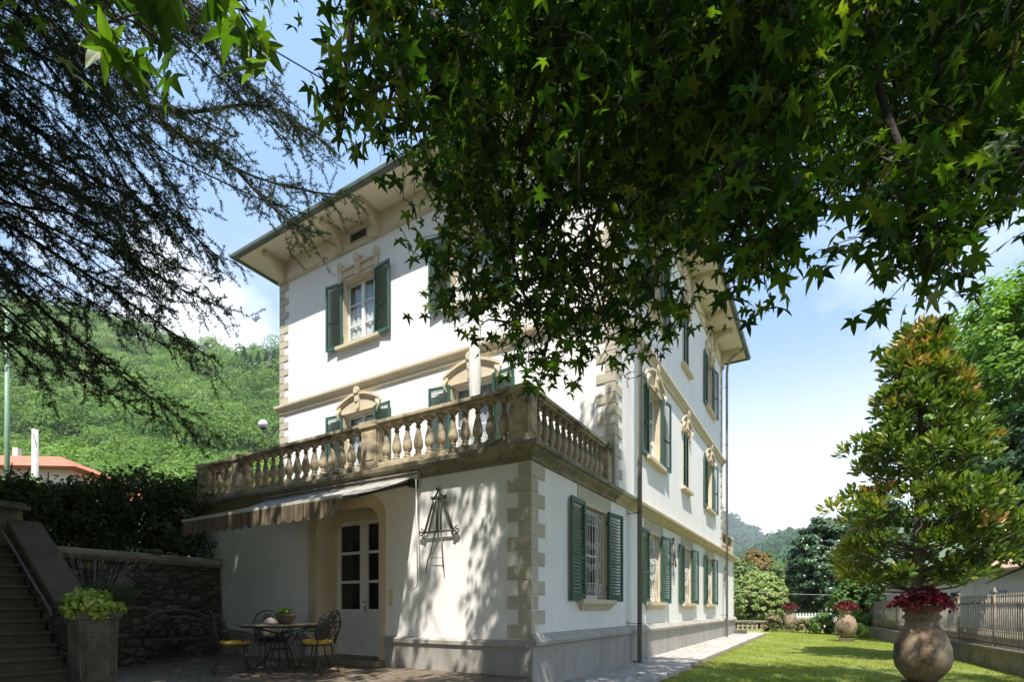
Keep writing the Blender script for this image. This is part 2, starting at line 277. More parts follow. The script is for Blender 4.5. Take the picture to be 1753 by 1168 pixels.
# ------------------------------------------------------------------ mesh helpers
class MB:
    def __init__(s): s.v = []; s.f = []; s.sm = []
    def quad(s, *p, smooth=False):
        b = len(s.v); s.v += [tuple(q) for q in p]; s.f.append(tuple(range(b, b + len(p)))); s.sm.append(smooth)
    def mesh(s, vs, fs, smooth=False):
        b = len(s.v); s.v += [tuple(q) for q in vs]
        for f in fs: s.f.append(tuple(b + i for i in f)); s.sm.append(smooth)
    def box(s, x0, x1, y0, y1, z0, z1):
        s.mesh([(x0, y0, z0), (x1, y0, z0), (x1, y1, z0), (x0, y1, z0), (x0, y0, z1), (x1, y0, z1), (x1, y1, z1), (x0, y1, z1)],
               [(0, 3, 2, 1), (4, 5, 6, 7), (0, 1, 5, 4), (1, 2, 6, 5), (2, 3, 7, 6), (3, 0, 4, 7)])
        return s
    def obox(s, c, sx, sy, sz, rx=0, ry=0, rz=0):
        R = Matrix.Rotation(rz, 3, 'Z') @ Matrix.Rotation(ry, 3, 'Y') @ Matrix.Rotation(rx, 3, 'X'); c = Vector(c)
        vs = [c + R @ Vector((a * sx / 2, b * sy / 2, d * sz / 2)) for a, b, d in
              [(-1, -1, -1), (1, -1, -1), (1, 1, -1), (-1, 1, -1), (-1, -1, 1), (1, -1, 1), (1, 1, 1), (-1, 1, 1)]]
        s.mesh(vs, [(0, 3, 2, 1), (4, 5, 6, 7), (0, 1, 5, 4), (1, 2, 6, 5), (2, 3, 7, 6), (3, 0, 4, 7)]); return s
    def tube(s, pts, r, n=8, smooth=True, cap=True):
        pts = [Vector(p) for p in pts]; m = len(pts)
        rs = r if isinstance(r, (list, tuple)) else [r] * m
        b = len(s.v); up = None
        for i, p in enumerate(pts):
            d = (pts[min(i + 1, m - 1)] - pts[max(i - 1, 0)]).normalized()
            if up is None:
                up = d.orthogonal().normalized()
            else:
                up = (up - d * up.dot(d)).normalized() if (up - d * up.dot(d)).length > 1e-5 else d.orthogonal().normalized()
            q = d.cross(up)
            for k in range(n):
                a = 2 * pi * k / n; s.v.append(tuple(p + (up * cos(a) + q * sin(a)) * rs[i]))
        for i in range(m - 1):
            for k in range(n):
                s.f.append((b + i * n + k, b + i * n + (k + 1) % n, b + (i + 1) * n + (k + 1) % n, b + (i + 1) * n + k)); s.sm.append(smooth)
        if cap:
            s.f.append(tuple(b + k for k in range(n))[::-1]); s.sm.append(False)
            s.f.append(tuple(b + (m - 1) * n + k for k in range(n))); s.sm.append(False)
        return s
    def lathe(s, prof, n=16, c=(0, 0, 0), smooth=True, wob=None):
        b = len(s.v)
        for j, (r, z) in enumerate(prof):
            for k in range(n):
                a = 2 * pi * k / n; w = 1 + (wob(a, z) if wob else 0)
                s.v.append((c[0] + r * w * cos(a), c[1] + r * w * sin(a), c[2] + z))
        for j in range(len(prof) - 1):
            for k in range(n):
                s.f.append((b + j * n + k, b + j * n + (k + 1) % n, b + (j + 1) * n + (k + 1) % n, b + (j + 1) * n + k)); s.sm.append(smooth)
        s.f.append(tuple(b + k for k in range(n))[::-1]); s.sm.append(False)
        s.f.append(tuple(b + (len(prof) - 1) * n + k for k in range(n))); s.sm.append(False)
        return s
    def prism(s, poly, a0, a1, axis='y'):
        """poly of (u,z) swept between a0 and a1 along axis"""
        n = len(poly); P = (lambda u, z, a: (u, a, z)) if axis == 'y' else (lambda u, z, a: (a, u, z))
        if axis == 'z': P = lambda u, z, a: (u, z, a)
        vs = [P(u, z, a0) for u, z in poly] + [P(u, z, a1) for u, z in poly]
        s.mesh(vs, [tuple(range(n)), tuple(range(2 * n - 1, n - 1, -1))] + [(i, i + n, (i + 1) % n + n, (i + 1) % n) for i in range(n)]); return s
    def sweep(s, path, prof, closed=False):
        """prof (offset,z) carried along a 2-D path, offset to the right of travel, mitred"""
        n = len(path); rows = []
        for i in range(n):
            p = Vector(path[i]).to_2d() if not isinstance(path[i], Vector) else path[i]
            def nrm(a, b):
                d = (Vector(b) - Vector(a)).normalized(); return Vector((d.y, -d.x))
            if closed or 0 < i < n - 1:
                n1 = nrm(path[i - 1], path[i]); n2 = nrm(path[i], path[(i + 1) % n]); m = (n1 + n2); m = m / m.dot(n1) 
            elif i == 0: m = nrm(path[0], path[1])
            else: m = nrm(path[-2], path[-1])
            rows.append([(p.x + m.x * o, p.y + m.y * o, z) for o, z in prof])
        k = len(prof); b = len(s.v)
        for r in rows: s.v += r
        for i in range(n if closed else n - 1):
            j = (i + 1) % n
            for q in range(k - 1):
                s.f.append((b + i * k + q, b + j * k + q, b + j * k + q + 1, b + i * k + q + 1)); s.sm.append(False)
        if not closed:
            s.f.append(tuple(b + q for q in range(k))); s.sm.append(False)
            s.f.append(tuple(b + (n - 1) * k + q for q in range(k))[::-1]); s.sm.append(False)
        return s
    def data(s, name, mat):
        me = bpy.data.meshes.new(name); me.from_pydata(s.v, [], s.f); me.polygons.foreach_set('use_smooth', s.sm)
        me.materials.append(mat); me.update()
        return me
    def build(s, name, mat, parent=None, loc=None, rot=None, bevel=0):
        me = s.data(name, mat)
        if bevel == 0:
            import bmesh
            bm = bmesh.new(); bm.from_mesh(me); bmesh.ops.recalc_face_normals(bm, faces=bm.faces); bm.to_mesh(me); bm.free()
        return put(name, me, parent, loc, rot, bevel)
def put(name, me, parent=None, loc=None, rot=None, bevel=0, scale=None):
    o = bpy.data.objects.new(name, me); COL.objects.link(o)
    if parent: o.parent = parent
    if loc: o.location = loc
    if rot is not None: o.rotation_euler = (0, 0, rot) if not isinstance(rot, tuple) else rot
    if scale: o.scale = scale
    if bevel:
        b = o.modifiers.new('bevel', 'BEVEL'); b.width = bevel; b.segments = 2; b.limit_method = 'ANGLE'
    return o
def tag(o, label=None, cat=None, group=None, kind=None):
    if label: o['label'] = label
    if cat: o['category'] = cat
    if group: o['group'] = group
    if kind: o['kind'] = kind
    return o
def empty(name, loc=(0, 0, 0), rz=0, label=None, cat=None, group=None):
    o = bpy.data.objects.new(name, None); COL.objects.link(o); o.location = loc; o.rotation_euler = (0, 0, rz); o.empty_display_size = .2
    return tag(o, label, cat, group)
KIDS = {}
def copy_tree(o, parent=None):
    c = o.copy(); COL.objects.link(c); c.parent = parent
    for ch in [q for q in bpy.data.objects if q.parent == o]:
        copy_tree(ch, c)
    return c
def scroll(c, r0, turns, plane='xz', a0=0, sgn=1, n=26, r1=.12):
    pts = []
    for i in range(n):
        t = i / (n - 1); r = r0 * (1 - t * (1 - r1)); a = a0 + sgn * t * turns * 2 * pi
        d = (r * cos(a), r * sin(a))
        pts.append((c[0] + d[0], c[1], c[2] + d[1]) if plane == 'xz' else (c[0], c[1] + d[0], c[2] + d[1]))
    return pts

# ------------------------------------------------------------------ scattered leaves
def frames(nrm, ydir):
    n = nrm / (np.linalg.norm(nrm, axis=1, keepdims=True) + 1e-9)
    y = ydir - n * (ydir * n).sum(1, keepdims=True); y /= (np.linalg.norm(y, axis=1, keepdims=True) + 1e-9)
    x = np.cross(y, n)
    return np.stack([x, y, n], axis=2)
def scatter(name, tv, tf, pos, R, size, mat, parent=None, tint=None, smooth=True):
    tv = np.asarray(tv, float); tf = np.asarray(tf, int); N = len(pos)
    size = np.broadcast_to(np.asarray(size, float), (N,))
    V = np.einsum('nij,vj->nvi', R, tv) * size[:, None, None] + pos[:, None, :]
    V = V.reshape(-1, 3); k = tf.shape[1]
    Fc = (tf[None] + (np.arange(N) * len(tv))[:, None, None]).reshape(-1)
    nf = N * len(tf)
    me = bpy.data.meshes.new(name); me.vertices.add(len(V)); me.vertices.foreach_set('co', V.astype(np.float32).ravel())
    me.loops.add(len(Fc)); me.loops.foreach_set('vertex_index', Fc.astype(np.int32))
    me.polygons.add(nf); me.polygons.foreach_set('loop_start', (np.arange(nf) * k).astype(np.int32))
    try: me.polygons.foreach_set('loop_total', np.full(nf, k, np.int32))
    except Exception: pass
    me.update(calc_edges=True)
    a = me.attributes.new('tint', 'FLOAT', 'FACE')
    if tint is None: tint = RNG.random(N)
    a.data.foreach_set('value', np.repeat(np.clip(tint, 0, 1), len(tf)).astype(np.float32))
    me.materials.append(mat); me.update()
    o = bpy.data.objects.new(name, me); COL.objects.link(o)
    if parent:
        o.parent = parent; o.matrix_parent_inverse = Matrix.Translation(parent.location).inverted() if parent.rotation_euler.z == 0 else parent.matrix_basis.inverted()
    return o
def rdir(n):
    v = RNG.normal(size=(n, 3)); return v / np.linalg.norm(v, axis=1, keepdims=True)
LEAF_V = [(0, 0, 0), (.2, .3, .05), (.17, .7, .04), (0, 1, -.05), (-.17, .7, .04), (-.2, .3, .05)]
LEAF_F = [(0, 1, 2, 3), (0, 3, 4, 5)]
OVAL_V = [(0, 0, 0), (.36, .25, .05), (.34, .68, .04), (0, 1, -.05), (-.34, .68, .04), (-.36, .25, .05)]
def star():
    vs = [(0, 0.05, 0)]
    tips = [(-118, .62), (-62, .92), (0, 1.08), (62, .92), (118, .62)]
    out = []
    prev = (-165, .12)
    seq = [(-160, .16)]
    for i, (a, l) in enumerate(tips):
        seq.append((a - 15, l * .60)); seq.append((a - 5.5, l * .83)); seq.append((a, l * 1.04)); seq.append((a + 5.5, l * .83)); seq.append((a + 15, l * .60))
        if i < 4: seq.append(((a + tips[i + 1][0]) / 2, .37))
    seq.append((160, .16))
    for a, l in seq:
        t = radians(a); vs.append((sin(t) * l, cos(t) * l, -.16 * l * l))
    fs = [(0, i + 1, i) for i in range(1, len(vs) - 1)]
    vs.append((0.012, -.55, .1)); vs.append((-.012, -.55, .1)); fs.append((0, len(vs) - 2, len(vs) - 1))
    return vs, fs
STAR_V, STAR_F = star()
CURL_V = [(x * .92, y, z * 2.6 + .10 * abs(x)) for x, y, z in STAR_V]     # drooping, folded leaf

